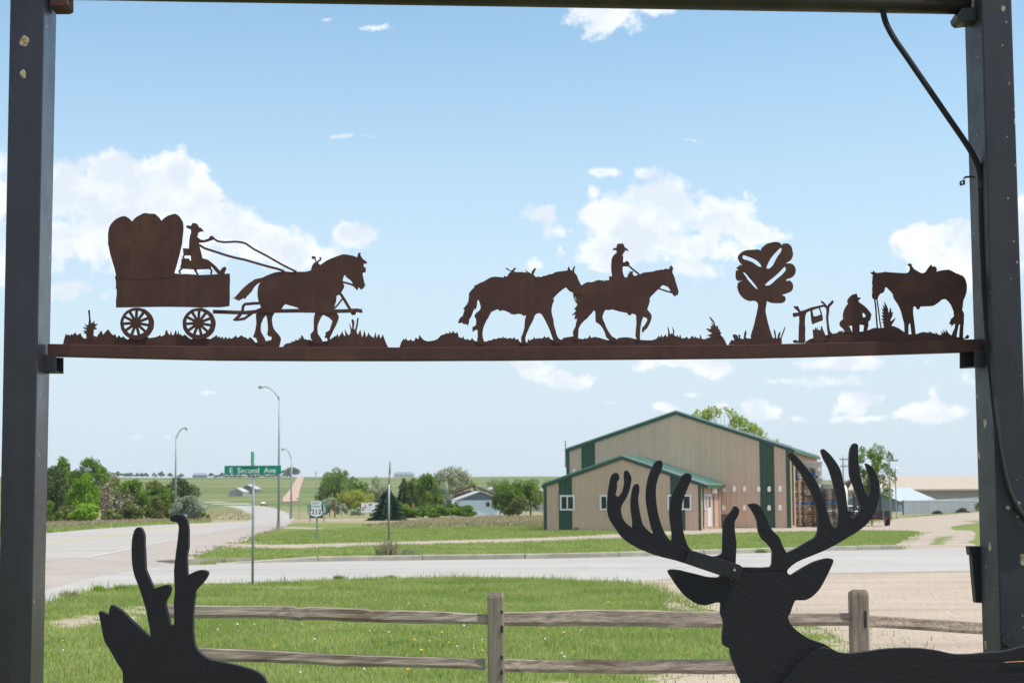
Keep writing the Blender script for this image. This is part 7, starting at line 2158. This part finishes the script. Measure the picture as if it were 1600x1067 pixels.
rb_ = G(495.2, 843.5)
rs = thing('route_sign', 'white US route shield reading 212 under an EAST plate on a grey post', 'sign', rb_)
ry = rb_.y
RVs = lambda px, py, q=0.0: V(px, py, ry + q)
t_ = RVs(494.3, 783)
MB().box((rb_.x - .035, ry - .03, rb_.z - .1), (rb_.x + .035, ry + .03, t_.z)).build('post', M['galv'], rs)
p0, p1 = RVs(484.0, 808.8, -.05), RVs(504.4, 789.8, -.05)
bp_ = MB().box((p0.x, p0.y - .004, p0.z), (p1.x, p0.y + .004, p1.z)).build('shield_plate', M['sign_black'], rs)
sh = [(0, -.92), (.2, -.78), (.5, -.72), (.78, -.62), (.9, -.35), (.9, -.05), (.78, .3), (.74, .5), (.86, .72), (.62, .95), (.4, .84), (.18, .8), (0, .9)]
sh = sh + [(-x, y) for x, y in reversed(sh[1:-1])]
cx, cz, hw, hh = (p0.x + p1.x) / 2, (p0.z + p1.z) / 2, (p1.x - p0.x) / 2, (p1.z - p0.z) / 2
sp2 = MB().prism([Vector((cx + x * hw * 1.04, p0.y - .0045, cz + y * hh)) for x, y in sh], (0, -.002, 0)).build('shield', M['sign_white'], bp_)
text_mesh('212', cx - hw * .76, cx + hw * .76, cz - hh * .36, cz + hh * .38, p0.y - .008, M['sign_black'], bp_, bold=.015)
p0, p1 = RVs(486.2, 790.4, -.06), RVs(501.8, 782.2, -.06)
ep = MB().box((p0.x, p0.y - .004, p0.z), (p1.x, p0.y + .004, p1.z)).build('direction_plate', M['sign_white'], rs)
text_mesh('EAST', p0.x + .06, p1.x - .06, p0.z + .07, p1.z - .05, p0.y - .006, M['sign_black'], ep)

gb_ = G(495.5, 815.0)
gs = thing('guide_sign', 'green highway guide sign partly hidden behind the route shield', 'sign', gb_)
p0, p1 = V(480.4, 801.8, gb_.y), V(510.0, 788.2, gb_.y)
gp = MB().box((p0.x, gb_.y - .01, p0.z), (p1.x, gb_.y + .01, p1.z)).build('panel', M['sign_teal'], gs)
for f, l0, l1 in ((.2, .05, .95), (.5, .05, .95), (.8, .08, .92)):
    zc = p0.z + (p1.z - p0.z) * f
    for a0, a1 in ((l0, .16), (.84, l1)):
        MB().box((p0.x + (p1.x - p0.x) * a0, gb_.y - .014, zc - .05), (p0.x + (p1.x - p0.x) * a1, gb_.y - .011, zc + .05)).build('lettering', M['sign_white'], gp)
for px in (484, 506):
    c = V(px, 802, gb_.y)
    MB().box((c.x - .05, gb_.y + .012, gb_.z - .2), (c.x + .05, gb_.y + .10, p1.z - .1)).build('post', M['galv'], gs)

bb0 = G(578, 806)
bs = thing('billboard', 'small white billboard with red and grey print beside the dark spruce', 'sign', bb0)
p0, p1 = V(564.5, 800.6, bb0.y), V(592, 785.2, bb0.y)
bpn = MB().box((p0.x, bb0.y - .05, p0.z), (p1.x, bb0.y + .05, p1.z)).build('panel', M['sign_white'], bs)
w_, h_ = p1.x - p0.x, p1.z - p0.z
for n_, x0, x1, y0, y1, m in (('print', .02, .30, .46, .56, 'red_lens'), ('print', .20, .27, .56, .82, 'sign_back'), ('print', .05, .18, .2, .4, 'galv_pale'), ('print', .42, .62, .7, .92, 'galv_pale'), ('print', .36, .58, .25, .6, 'blue_wall')):
    MB().box((p0.x + w_ * x0, bb0.y - .06, p0.z + h_ * y0), (p0.x + w_ * x1, bb0.y - .052, p0.z + h_ * y1)).build(n_, M[m], bpn)
for px in (568, 588):
    c = V(px, 800, bb0.y)
    MB().box((c.x - .06, bb0.y - .04, bb0.z - .2), (c.x + .06, bb0.y + .04, p0.z)).build('post', M['pole_wood'], bs)


def small_sign(label, px, ybase, x0, x1, y0, y1, mat, name='road_sign', cat='sign'):
    b = G(px, ybase)
    o = thing(name, label, cat, b)
    p0, p1 = V(x0, y1, b.y), V(x1, y0, b.y)
    MB().box((p0.x, b.y - .01, p0.z), (p1.x, b.y + .01, p1.z)).build('panel', M[mat], o, bevel=.004)
    MB().box((b.x - .03, b.y + .011, b.z - .1), (b.x + .03, b.y + .06, p1.z - .05)).build('post', M['galv'], o)
    return o


small_sign('small grey sign back on a thin post in front of the left bushes', 238.7, 811.5, 235.8, 241.6, 792.4, 799.6, 'sign_back')
small_sign('pale grey sign in front of the silver bush right of the left lamp', 284.6, 812, 281.6, 288.0, 795, 801.6, 'galv_pale')
small_sign('low white sign close to the antler tip in front of the silver bush', 289.5, 815, 287.2, 292.2, 803.6, 811, 'blue_wall')
small_sign('white sign behind the left lamp pole', 272.5, 811, 269.2, 276.4, 787.0, 796, 'sign_white')
small_sign('tiny sign beside the highway where it leaves behind the silver bush', 318.8, 787, 317.4, 320.4, 780.8, 783.4, 'sign_back')
small_sign('small delineator sign on the inside of the highway curve', 375.5, 806, 374, 377.4, 799.0, 803, 'sign_back')
small_sign('small grey sign on a thin post at the foot of the red gravel road', 467.5, 812, 463.2, 468.6, 778, 780, 'galv_pale')

mp = G(607.6, 845)
mk = thing('marker_pole', 'tall thin grey marker pole with faded red and white top before the spruce', 'pole', mp)
k = mp.y / FPX
z_ = lambda py: V(607.6, py, mp.y).z
MB().tube([mp, Vector((mp.x, mp.y, z_(756)))], 1.55 * k, 8).build('shaft', M['galv'], mk, smooth=True)
MB().tube([Vector((mp.x, mp.y, z_(756))), Vector((mp.x + .03, mp.y, z_(741)))], 1.5 * k, 8).build('red_band', M['pink_roof'], mk, smooth=True)
MB().tube([Vector((mp.x + .03, mp.y, z_(741))), Vector((mp.x + .05, mp.y, z_(720)))], 1.45 * k, 8).build('white_band', M['galv_pale'], mk, smooth=True)

bpz = G(523.5, 808.5)
k = bpz.y / FPX
bpo = tag(MB().tube([bpz + Vector((0, 0, -.1)), Vector((bpz.x - .1, bpz.y, V(522.8, 779.5, bpz.y).z))], 1.1 * k, 8).build('brown_post', M['rusty_post']), 'rust brown wooden post standing before the yellow green bush', 'post')
ob = plant_root(645.5, 800, 182)
om = thing('orange_marker', 'small orange red post behind the hedge right of the narrow spruce', 'marker', ob)
za = V(645, 785.5, ob.y).z
MB().box((ob.x - .12, ob.y - .1, ob.z), (ob.x + .12, ob.y + .1, za)).build('post', M['orange'], om)
MB().box((ob.x - .22, ob.y - .12, ob.z), (ob.x + .22, ob.y + .12, ob.z + (za - ob.z) * .42)).build('base', M['orange'], om)


def utility_pole(label, px, ytop, dist, arms, lean=0.0, r=1.9, group=None):
    b = plant_root(px, 800, dist)
    k = b.y / FPX
    o = thing('utility_pole', label, 'utility pole', b, group)
    zt = V(px, ytop, b.y).z
    MB().tube([b, Vector((b.x + lean, b.y, zt))], [r * k, r * .7 * k], 8).build('shaft', M['pole_wood'], o, smooth=True)
    for (x0, x1, y) in arms:
        p0, p1 = V(x0, y, b.y - .15), V(x1, y, b.y - .15)
        am = MB().box((p0.x, p0.y - .06, p0.z - .06), (p1.x, p0.y + .06, p0.z + .06)).build('crossarm', M['pole_wood'], o)
        for f in (.04, .35, .65, .96):
            x = p0.x + (p1.x - p0.x) * f
            MB().tube([Vector((x, p0.y, p0.z + .06)), Vector((x, p0.y, p0.z + .2))], [.04, .025], 6).build('insulator', M['galv_pale'], am)
    return o


utility_pole('utility pole with one crossarm beside the sparse young tree', 1391.6, 712, 135, [(1384.5, 1403, 719.5)])
utility_pole('distant utility pole with two crossarms between the antler tines', 1319, 712, 180, [(1312, 1325, 717.5), (1313.5, 1324.5, 728.5)], r=1.4)
utility_pole('thin far utility pole above the route sign', 493.3, 734, 420, [(491.5, 495.5, 739)], r=.7)
lb = plant_root(1400.5, 800, 150)
yl = thing('yard_lamp', 'small round white yard lamp on a thin pole right of the utility pole', 'lamp', lb)
c = V(1400.6, 731.8, lb.y)
MB().tube([lb, Vector((lb.x, lb.y, c.z))], .05, 6).build('pole', M['galv'], yl)
gm = MB()
gm.tube([c + Vector((0, 0, -.1)), c + Vector((0, 0, -.05)), c, c + Vector((0, 0, .08)), c + Vector((0, 0, .13))], [.06, .13, .16, .12, .04], 12)
gm.build('globe', M['white_metal'], yl, smooth=True)
wt = plant_root(1321, 806, 126)
tk = thing('white_tank', 'upright white tank with a domed top between two antler tines', 'tank', wt)
k = wt.y / FPX
zz_ = V(1321, 757, wt.y).z
MB().tube([wt, Vector((wt.x, wt.y, zz_ - .5)), Vector((wt.x, wt.y, zz_ - .2)), Vector((wt.x, wt.y, zz_))], [4.2 * k, 4.2 * k, 3.2 * k, .8 * k], 18).build('shell', M['white_metal'], tk, smooth=True)
MB().tube([Vector((wt.x, wt.y, zz_ - .02)), Vector((wt.x, wt.y, zz_ + .1))], .1, 10).build('cap', M['galv'], tk)

# ------------------------------------------------------------------ pallets and bins beside the metal building
def pallet_proto(mat):
    o = bpy.data.objects.new('pallet', None)
    COL.objects.link(o)
    ROOT[o.name] = Vector((0, 0, 0))
    o['category'] = 'pallet'
    for y in (-.5, -.02, .44):
        mb = MB().box((-.59, y + .015, .082), (.59, y + .05, .116))
        for x0, x1 in ((-.59, -.47), (-.07, .07), (.47, .59)):
            mb.box((x0, y + .015, .019), (x1, y + .05, .082))
        mb.build('stringer', mat, o)
    for i in range(7):
        x = -.6 + i * (1.2 - .11) / 6
        MB().box((x, -.5, .1175), (x + .11, .5, .139)).build('deck_board', mat, o)
    for x in (-.6, -.06, .48):
        MB().box((x, -.5, 0), (x + .12, .5, .018)).build('deck_board', mat, o)
    return o


ORD = ['lowest', 'second', 'third', 'fourth', 'fifth', 'sixth', 'seventh', 'eighth', 'ninth', 'tenth', 'eleventh', 'twelfth', 'thirteenth', 'fourteenth', 'fifteenth', 'sixteenth', 'seventeenth', 'eighteenth', 'nineteenth', 'twentieth', 'twenty-first', 'twenty-second']
protos = {}


def put_pallet(kind, loc, rz, sc, label, group):
    if kind not in protos:
        o = pallet_proto(M[kind])
        protos[kind] = o
    else:
        src = protos[kind]
        o = src.copy()
        COL.objects.link(o)
        for ch in src.children:
            c = ch.copy()
            COL.objects.link(c)
            c.parent = o
    o.location, o.rotation_euler, o.scale = loc, (0, 0, rz), sc
    o['label'], o['group'] = label, group


rp = random.Random(3)
PD = 98.5
base = V(1257, 819, PD)
base.z = tz(base.x, base.y)
k = PD / FPX
zA = base.z
nA = 19
for i in range(nA):
    kd = 'pallet_blue' if i == 9 else ('pallet_grey' if i in (0, 1, 12, 13, 17) else 'pallet_wood')
    kn = {'pallet_blue': 'blue', 'pallet_grey': 'grey weathered', 'pallet_wood': 'tan'}[kd]
    put_pallet(kd, (base.x + rp.uniform(-.04, .04), base.y + rp.uniform(-.05, .05), zA + i * .147), rp.uniform(-.03, .03), (1.12, 1.0, 1.06), f'{kn} wooden pallet, {ORD[i]} from the ground in the tall stack against the metal building', 'pallets in the tall left stack')
for i in range(5):
    kd = 'pallet_blue' if i in (0, 2) else 'pallet_grey'
    kn = 'blue' if kd == 'pallet_blue' else 'dark grey'
    put_pallet(kd, (base.x + .10 + rp.uniform(-.04, .04), base.y + .1, zA + nA * .147 + i * .147), rp.uniform(-.05, .05), (.98, .9, 1.06), f'{kn} smaller pallet, {ORD[i]} of the five on top of the tall stack', 'small pallets on the tall stack')
b2 = V(1291, 819, PD - .2)
zB_ = tz(b2.x, b2.y)
for i in range(15):
    kd = 'pallet_blue' if i == 9 else 'pallet_grey' if i not in (2, 6) else 'pallet_wood'
    kn = {'pallet_blue': 'blue', 'pallet_grey': 'grey weathered', 'pallet_wood': 'tan'}[kd]
    put_pallet(kd, (b2.x + rp.uniform(-.05, .05), b2.y + rp.uniform(-.05, .05), zB_ + i * .152), rp.uniform(-.05, .05), (1.0, 1.0, 1.1), f'{kn} wooden pallet, {ORD[i]} from the ground in the darker stack nearer the trailer', 'pallets in the darker right stack')


def bin_thing(x, y, z, w, h, label):
    o = thing('bulk_bin', label, 'plastic bin', (x, y, z), 'beige bulk bins behind the pallets')
    mb = MB()
    mb.hexa([(x - w * .47, y - .5, z + .12), (x + w * .47, y - .5, z + .12), (x + w * .47, y + .5, z + .12), (x - w * .47, y + .5, z + .12)], [(x - w * .5, y - .53, z + h - .08), (x + w * .5, y - .53, z + h - .08), (x + w * .5, y + .53, z + h - .08), (x - w * .5, y + .53, z + h - .08)])
    mb.build('body', M['bin'], o)
    MB().box((x - w * .5 - .03, y - .56, z + h - .08), (x + w * .5 + .03, y + .56, z + h)).build('rim', M['bin'], o)
    for s_ in (-1, 1):
        MB().box((x + s_ * w * .36 - .08, y - .5, z), (x + s_ * w * .36 + .08, y + .5, z + .12)).build('foot', M['bin'], o)
    for s_ in (.33,):
        MB().tube([(x + w * s_, y - .52, z + h * .5), (x + w * s_, y - .60, z + h * .5)], .085, 12).build('cap', M['white_metal'], o)
    return o


bx1 = V(1270, 819, PD + 1.4)
zq = tz(bx1.x, bx1.y)
for i in range(4):
    bin_thing(bx1.x, bx1.y, zq + i * .985, 28 * k, .985, f'beige plastic bulk bin, {ORD[i] if i < 3 else "topmost"} of the tall column behind the pallets')
bx2 = V(1297.5, 819, PD + 1.3)
for i in range(3):
    bin_thing(bx2.x, bx2.y, zq + i * .87, 26 * k, .87, f'beige plastic bulk bin, {["lowest", "middle", "topmost"][i]} of the short column next to the trailer')

# ------------------------------------------------------------------ utility trailer, pickup and brush
tb_ = G(1384, 822)
ty = tb_.y
tl = thing('utility_trailer', 'black utility trailer with its ramp gate up, parked on the gravel drive', 'trailer', tb_)
TV = lambda px, py, q=0.0: V(px, py, ty + q)


def tbx(name, x0, x1, y0, y1, q0, q1, mat, parent=tl, bevel=0):
    p0, p1 = TV(x0, y1, q0), TV(x1, y0, q0)
    return MB().box((p0.x, ty + q0, p0.z), (p1.x, ty + q1, p1.z)).build(name, M[mat], parent, bevel=bevel)


tbx('rear_beam', 1331, 1380.5, 807.5, 812, 0, .15, 'dark_steel')
tbx('deck', 1332, 1380, 806, 807.6, .1, 3.6, 'pallet_grey')
for x in (1332, 1378):
    tbx('side_rail', x, x + 2, 798, 807, .12, 3.6, 'dark_steel')
gate = tbx('ramp_gate', 1333, 1335, 771, 808, -.02, .05, 'dark_steel')
tbx('gate_post', 1374.5, 1376.5, 771, 808, -.02, .05, 'dark_steel', gate)
for i in range(11):
    y = 771 + i * 3.5
    tbx('bar', 1335, 1374.5, y, y + 2.1, -.01, .04, 'dark_steel', gate)
for x in (1341.5, 1355, 1366.5):
    tbx('bar', x, x + .9, 771.2, 807.8, .041, .06, 'dark_steel', gate)
for x0, x1, xa, xb, xc in ((1374.5, 1382.0, 1381.6, 1390.4, 1386), (1329.5, 1337, 1320.6, 1329.4, 1325)):
    fm = tbx('fender', x0, x1, 798.6, 810, .9, 2.0, 'white_metal', bevel=.02)
    tbx('fender', xa, xb, 797.4, 810.5, .85, 2.05, 'dark_steel', bevel=.03)
    tbx('tail_light', xc - 2.6, xc + .4, 808.4, 810.8, .83, .86, 'red_lens')
    c = TV(xc, 814, 1.4)
    kk = ty / FPX
    rr = 8.2 * kk
    w_ = MB().tube([(c.x - 3.6 * kk, c.y, tb_.z + rr), (c.x - 3.0 * kk, c.y, tb_.z + rr), (c.x + 3.0 * kk, c.y, tb_.z + rr), (c.x + 3.6 * kk, c.y, tb_.z + rr)], [rr * .86, rr, rr, rr * .86], 24).build('wheel', M['tyre'], tl)
    MB().tube([(c.x - 3.8 * kk, c.y, tb_.z + rr), (c.x + 3.8 * kk, c.y, tb_.z + rr)], rr * .55, 18).build('rim', M['rim'], w_)
tbx('tail_light', 1366.5, 1370, 809.2, 811, -.03, .0, 'red_lens')
tbx('tail_light', 1342, 1345.5, 809.2, 811, -.03, .0, 'red_lens')
tbx('leg', 1361.6, 1363.4, 812, 820.5, .05, .12, 'dark_steel')
MB().hexa([TV(1345, 811, 3.6), TV(1348, 811, 3.6), TV(1356, 811, 5.2), TV(1354, 811, 5.2)], [TV(1345, 808, 3.6), TV(1348, 808, 3.6), TV(1356, 808, 5.2), TV(1354, 808, 5.2)]).build('drawbar', M['dark_steel'], tl)

pb = G(1336, 813)
py0 = pb.y
pu = thing('parked_car', 'low white car mostly hidden behind the antlers and the trailer', 'car', (V(1333, 813, py0).x, py0, tz(0, py0)))
cx = V(1335, 800, py0).x
zg = tz(0, py0)
PB = lambda: MB()
body = MB().prism([(cx - .95, py0, zg + 0.306), (cx + .95, py0, zg + 0.306), (cx + .97, py0, zg + 0.544), (cx + .9, py0, zg + 0.762), (cx - .9, py0, zg + 0.762), (cx - .97, py0, zg + 0.544)], (0, 5.4, 0)).build('body', M['white_metal'], pu, bevel=.05)
cab = MB().hexa([(cx - .88, py0 + 1.4, zg + 0.762), (cx + .88, py0 + 1.4, zg + 0.762), (cx + .88, py0 + 3.2, zg + 0.762), (cx - .88, py0 + 3.2, zg + 0.762)], [(cx - .72, py0 + 2.0, zg + 1.170), (cx + .72, py0 + 2.0, zg + 1.170), (cx + .72, py0 + 3.1, zg + 1.170), (cx - .72, py0 + 3.1, zg + 1.170)]).build('cab', M['white_metal'], pu, bevel=.04)
MB().hexa([(cx - .76, py0 + 1.42, zg + 0.789), (cx + .76, py0 + 1.42, zg + 0.789), (cx + .76, py0 + 1.46, zg + 0.789), (cx - .76, py0 + 1.46, zg + 0.789)], [(cx - .64, py0 + 1.93, zg + 1.129), (cx + .64, py0 + 1.93, zg + 1.129), (cx + .64, py0 + 1.97, zg + 1.129), (cx - .64, py0 + 1.97, zg + 1.129)]).build('windscreen', M['glass'], cab)
gr_ = MB().box((cx - .55, py0 - .03, zg + 0.422), (cx + .55, py0 + .02, zg + 0.680)).build('grille', M['dark_steel'], pu)
for s_ in (-1, 1):
    MB().box((cx + s_ * .76 - .15, py0 - .03, zg + 0.530), (cx + s_ * .76 + .15, py0 + .02, zg + 0.666)).build('headlight', M['galv_pale'], pu)
    for yy in (.95, 4.4):
        w_ = MB().tube([(cx + s_ * .75, py0 + yy, zg + 0.300), (cx + s_ * .98, py0 + yy, zg + 0.300)], .3, 22).build('wheel', M['tyre'], pu)
        MB().tube([(cx + s_ * .8, py0 + yy, zg + 0.300), (cx + s_ * 1.0, py0 + yy, zg + 0.300)], .18, 16).build('rim', M['rim'], w_)
MB().box((cx - .95, py0 - .1, zg + 0.286), (cx + .95, py0 - .002, zg + 0.394)).build('bumper', M['galv_pale'], pu)


def brush(label, px0, px1, ytop, ybase, seed):
    R = random.Random(seed)
    b = G((px0 + px1) / 2, ybase)
    k = b.y / FPX
    w, h = (px1 - px0) * k, (ybase - ytop) * k
    o = thing('brush_pile', label, 'brush pile', b)
    mb = MB()
    for i in range(150):
        x = R.uniform(-.5, .5)
        z = R.uniform(0, 1) * h * (1 - (2 * x) ** 2) * .95
        p = b + Vector((x * w, R.uniform(-.4, .4), z))
        d = Vector((R.gauss(0, 1), R.gauss(0, 1), R.gauss(0, .35))).normalized() * R.uniform(.1, .3)
        mb.tube([p - d, p + d], [.03, .015], 4)
    mb.build('twigs', M['brush'], o, kind='stuff')
    n = 12
    cr = MB()
    core = []
    for a in range(n):
        an = 2 * math.pi * a / n
        core.append(b + Vector((math.cos(an) * w * .45, math.sin(an) * .4, 0)))
    for r_, zf in ((.45, 0), (.38, .45), (.2, .75), (.03, .82)):
        for a in range(n):
            an = 2 * math.pi * a / n
            cr.v.append(tuple(b + Vector((math.cos(an) * w * r_ * R.uniform(.9, 1.1), math.sin(an) * .9 * r_, h * zf * R.uniform(.85, 1.1)))))
    for i in range(3):
        for a in range(n):
            cr.f.append((i * n + a, i * n + (a + 1) % n, (i + 1) * n + (a + 1) % n, (i + 1) * n + a))
    cr.build('heap', M['brush'], o)


brush('small dark brush heap against the sheet fence, the left one', 1457, 1472.5, 797.2, 803, 1)
brush('larger dark brush heap against the sheet fence, near the right post', 1492.5, 1514.5, 793.2, 801, 2)

# red car on the highway bend
cb_ = G(410.2, 790.2)
cy = cb_.y
car = thing('red_car', 'small red car far away on the highway bend', 'car', cb_)
k = cy / FPX
W_ = 8.4 * k
h_ = W_ * .78
zc = cb_.z
cx = cb_.x
MB().prism([(cx - W_ * .5, cy, zc + h_ * .22), (cx + W_ * .5, cy, zc + h_ * .22), (cx + W_ * .52, cy, zc + h_ * .45), (cx + W_ * .45, cy, zc + h_ * .58), (cx - W_ * .45, cy, zc + h_ * .58), (cx - W_ * .52, cy, zc + h_ * .45)], (0, W_ * 2.2, 0)).build('body', M['car_red'], car, bevel=.06)
cbn = MB().hexa([(cx - W_ * .42, cy + W_ * .6, zc + h_ * .58), (cx + W_ * .42, cy + W_ * .6, zc + h_ * .58), (cx + W_ * .42, cy + W_ * 1.8, zc + h_ * .58), (cx - W_ * .42, cy + W_ * 1.8, zc + h_ * .58)], [(cx - W_ * .33, cy + W_ * .95, zc + h_), (cx + W_ * .33, cy + W_ * .95, zc + h_), (cx + W_ * .33, cy + W_ * 1.6, zc + h_), (cx - W_ * .33, cy + W_ * 1.6, zc + h_)]).build('cabin', M['car_red'], car, bevel=.04)
MB().hexa([(cx - W_ * .37, cy + W_ * .61, zc + h_ * .61), (cx + W_ * .37, cy + W_ * .61, zc + h_ * .61), (cx + W_ * .37, cy + W_ * .64, zc + h_ * .61), (cx - W_ * .37, cy + W_ * .64, zc + h_ * .61)], [(cx - W_ * .30, cy + W_ * .91, zc + h_ * .96), (cx + W_ * .30, cy + W_ * .91, zc + h_ * .96), (cx + W_ * .30, cy + W_ * .94, zc + h_ * .96), (cx - W_ * .30, cy + W_ * .94, zc + h_ * .96)]).build('windscreen', M['blue_wall'], cbn)
for s_ in (-1, 1):
    MB().box((cx + s_ * W_ * .38 - .12, cy - .04, zc + h_ * .38), (cx + s_ * W_ * .38 + .12, cy + .02, zc + h_ * .5)).build('headlight', M['white_metal'], car)
    for f in (.4, 1.75):
        MB().tube([(cx + s_ * W_ * .36, cy + W_ * f, zc + h_ * .2), (cx + s_ * W_ * .49, cy + W_ * f, zc + h_ * .2)], h_ * .21, 16).build('wheel', M['tyre'], car)

# ------------------------------------------------------------------ weeds and dandelions
def weed(label, px, ybase, hpx, wpx, n, mat, seed, flowers=None, nf=0):
    R = random.Random(seed)
    b = G(px, ybase)
    k = b.y / FPX
    o = thing('weed_clump', label, 'weeds', b)
    mb = MB()
    fl = []
    for i in range(n):
        h = hpx * k * R.uniform(.45, 1.0)
        x, y = R.gauss(0, .28) * wpx * k, R.gauss(0, .2) * wpx * k
        p = b + Vector((x, y, 0))
        q = p + Vector((R.gauss(0, .16) * h + x * .25, R.gauss(0, .16) * h, h))
        m_ = p.lerp(q, .55) + Vector((R.gauss(0, .04) * h, 0, .03 * h))
        w = .35 * k + .004
        s_ = Vector((w, 0, 0))
        c = len(mb.v)
        mb.v += [tuple(p - s_), tuple(p + s_), tuple(m_ - s_ * .8), tuple(m_ + s_ * .8), tuple(q)]
        mb.f += [(c, c + 1, c + 3, c + 2), (c + 2, c + 3, c + 4)]
        for j in range(3):
            t = R.uniform(.2, .9)
            a = p.lerp(m_, t)
            d = Vector((R.gauss(0, 1), R.gauss(0, 1), R.uniform(.1, .8))).normalized() * h * R.uniform(.12, .25)
            s2 = Vector((d.y, -d.x, 0)).normalized() * w * 1.3
            c = len(mb.v)
            mb.v += [tuple(a), tuple(a + d * .5 + s2), tuple(a + d), tuple(a + d * .5 - s2)]
            mb.f.append((c, c + 1, c + 2, c + 3))
        fl.append(q)
    mb.build('leaves', M[mat], o, kind='stuff')
    for i in range(nf):
        q = R.choice(fl)
        r = R.uniform(.5, 1.0) * k
        MB().tube([q, q + Vector((0, -.0, r * .5)), q + Vector((0, 0, r))], [r * .6, r * 1.1, r * .3], 7).build('flower', M[flowers], o)
    return o


weed('tall pale seeding weeds round the foot of the marker pole', 607, 869, 30, 22, 130, 'rank_grass', 1)
weed('green weeds left of the marker pole on the verge', 601, 868, 20, 18, 140, 'leaf_mid', 2)
weed('bluish grey weeds right of the marker pole on the verge', 638, 871, 17, 20, 150, 'leaf_greygreen', 3)
weed('flowering weed hanging over the kerb below the marker pole', 679, 874.5, 9, 12, 60, 'leaf_greygreen', 4, 'white_flower', 7)
weed('small white flowered weed left of the flowering kerb weed', 656, 873, 7, 12, 50, 'leaf_mid', 5, 'white_flower', 4)
weed('weed with one big white flower on the kerb', 815, 872, 9, 22, 90, 'leaf_mid', 6, 'white_flower', 3)
weed('weed with white specks on the kerb near the left deer antler', 1007, 868, 7, 16, 60, 'leaf_mid', 7, 'white_flower', 3)
weed('weed with tiny white flowers on the kerb between the antlers', 1190, 864, 8, 16, 60, 'leaf_mid', 8, 'white_flower', 4)
weed('tall green weeds at the lawn edge near the left horn', 155, 925.5, 13, 14, 90, 'leaf_bright', 9)
weed('green weeds at the lawn edge right of the taller weeds', 188, 922, 10, 16, 80, 'leaf_bright', 10)
weed('yellowish seeding weeds at the lawn edge near the left post', 110, 935, 16, 22, 60, 'rank_grass', 11)
weed('tuft of tall grass at the street edge behind the fence', 530, 906, 9, 16, 70, 'leaf_mid', 12)
weed('tuft of tall grass at the street edge left of the fence post', 610, 904, 7, 14, 60, 'leaf_mid', 13)
weed('dark weed at the annex wall foot near the green stripe', 900, 829, 6, 7, 40, 'leaf_mid', 14)
weed('green weeds beside the annex corner trim', 1099, 826, 8, 10, 50, 'leaf_mid', 15)


def flower_proto(name, mat, r, h, puff):
    o = bpy.data.objects.new(name, None)
    COL.objects.link(o)
    ROOT[o.name] = Vector((0, 0, 0))
    MB().tube([(0, 0, 0), (.006, .004, h * .6), (.0, .0, h)], [.003, .0025, .0025], 5).build('stem', M['stem'], o)
    mb = MB()
    if puff:
        mb.tube([(0, 0, h - r), (0, 0, h - r * .6), (0, 0, h), (0, 0, h + r * .6), (0, 0, h + r)], [r * .2, r * .8, r, r * .8, r * .2], 10)
    else:
        mb.tube([(0, 0, h - r * .3), (0, 0, h + r * .1), (0, 0, h + r * .35), (0, 0, h + r * .45)], [r * .3, r, r * .95, r * .4], 12)
    mb.build('flower_head', M[mat], o, smooth=True)
    return o


fy_ = flower_proto('dandelion', 'yellow_flower', .022, .11, False)
fw_ = flower_proto('dandelion', 'white_flower', .024, .15, True)
spots_y = [(425, 1000), (530, 1001), (555, 956), (595, 980), (629, 982), (644, 1005), (660, 1022), (684, 1001), (690, 992), (702, 1004), (699, 992), (727, 991), (737, 1016), (751, 1017), (757, 1004), (430, 1013), (638, 1054), (839, 989), (884, 919), (895, 1021), (847, 983), (798, 955), (670, 941), (725, 929),
           (652, 922), (100, 938), (250, 921), (392, 920), (545, 925), (1046, 990), (1072, 1026), (1063, 1038), (218, 966), (98, 1001), (430, 1010), (820, 966), (950, 940), (360, 1048), (690, 953), (880, 990), (930, 1010)]
spots_w = [(721, 981), (671, 1002), (604, 990), (580, 986), (755, 1000), (641, 941), (665, 945), (490, 1002), (472, 1055), (572, 1048), (716, 1013), (853, 1002), (100, 1018), (395, 976), (370, 980), (224, 960), (880, 1024), (885, 1030), (472, 975), (910, 985), (340, 985), (700, 1047)]
first = {id(fy_): True, id(fw_): True}
for src, spots, lab in ((fy_, spots_y, 'yellow dandelion in flower among the lawn grass'), (fw_, spots_w, 'white dandelion seed head among the lawn grass')):
    for i, (px, py) in enumerate(spots):
        if i == 0:
            o = src
        else:
            o = src.copy()
            COL.objects.link(o)
            for ch in src.children:
                c = ch.copy()
                COL.objects.link(c)
                c.parent = o
        g = G(px, py + 12 * (17.0 / 25))
        s_ = rnd.uniform(.65, 1.05) if src is fy_ else rnd.uniform(.5, .85)
        o.location, o.scale, o.rotation_euler = g, (s_, s_, s_), (rnd.uniform(-.3, .3), rnd.uniform(-.3, .3), rnd.uniform(0, 6))
        o['label'], o['category'], o['group'] = lab, 'dandelion', ('yellow dandelions in the lawn' if src is fy_ else 'white dandelion seed heads in the lawn')
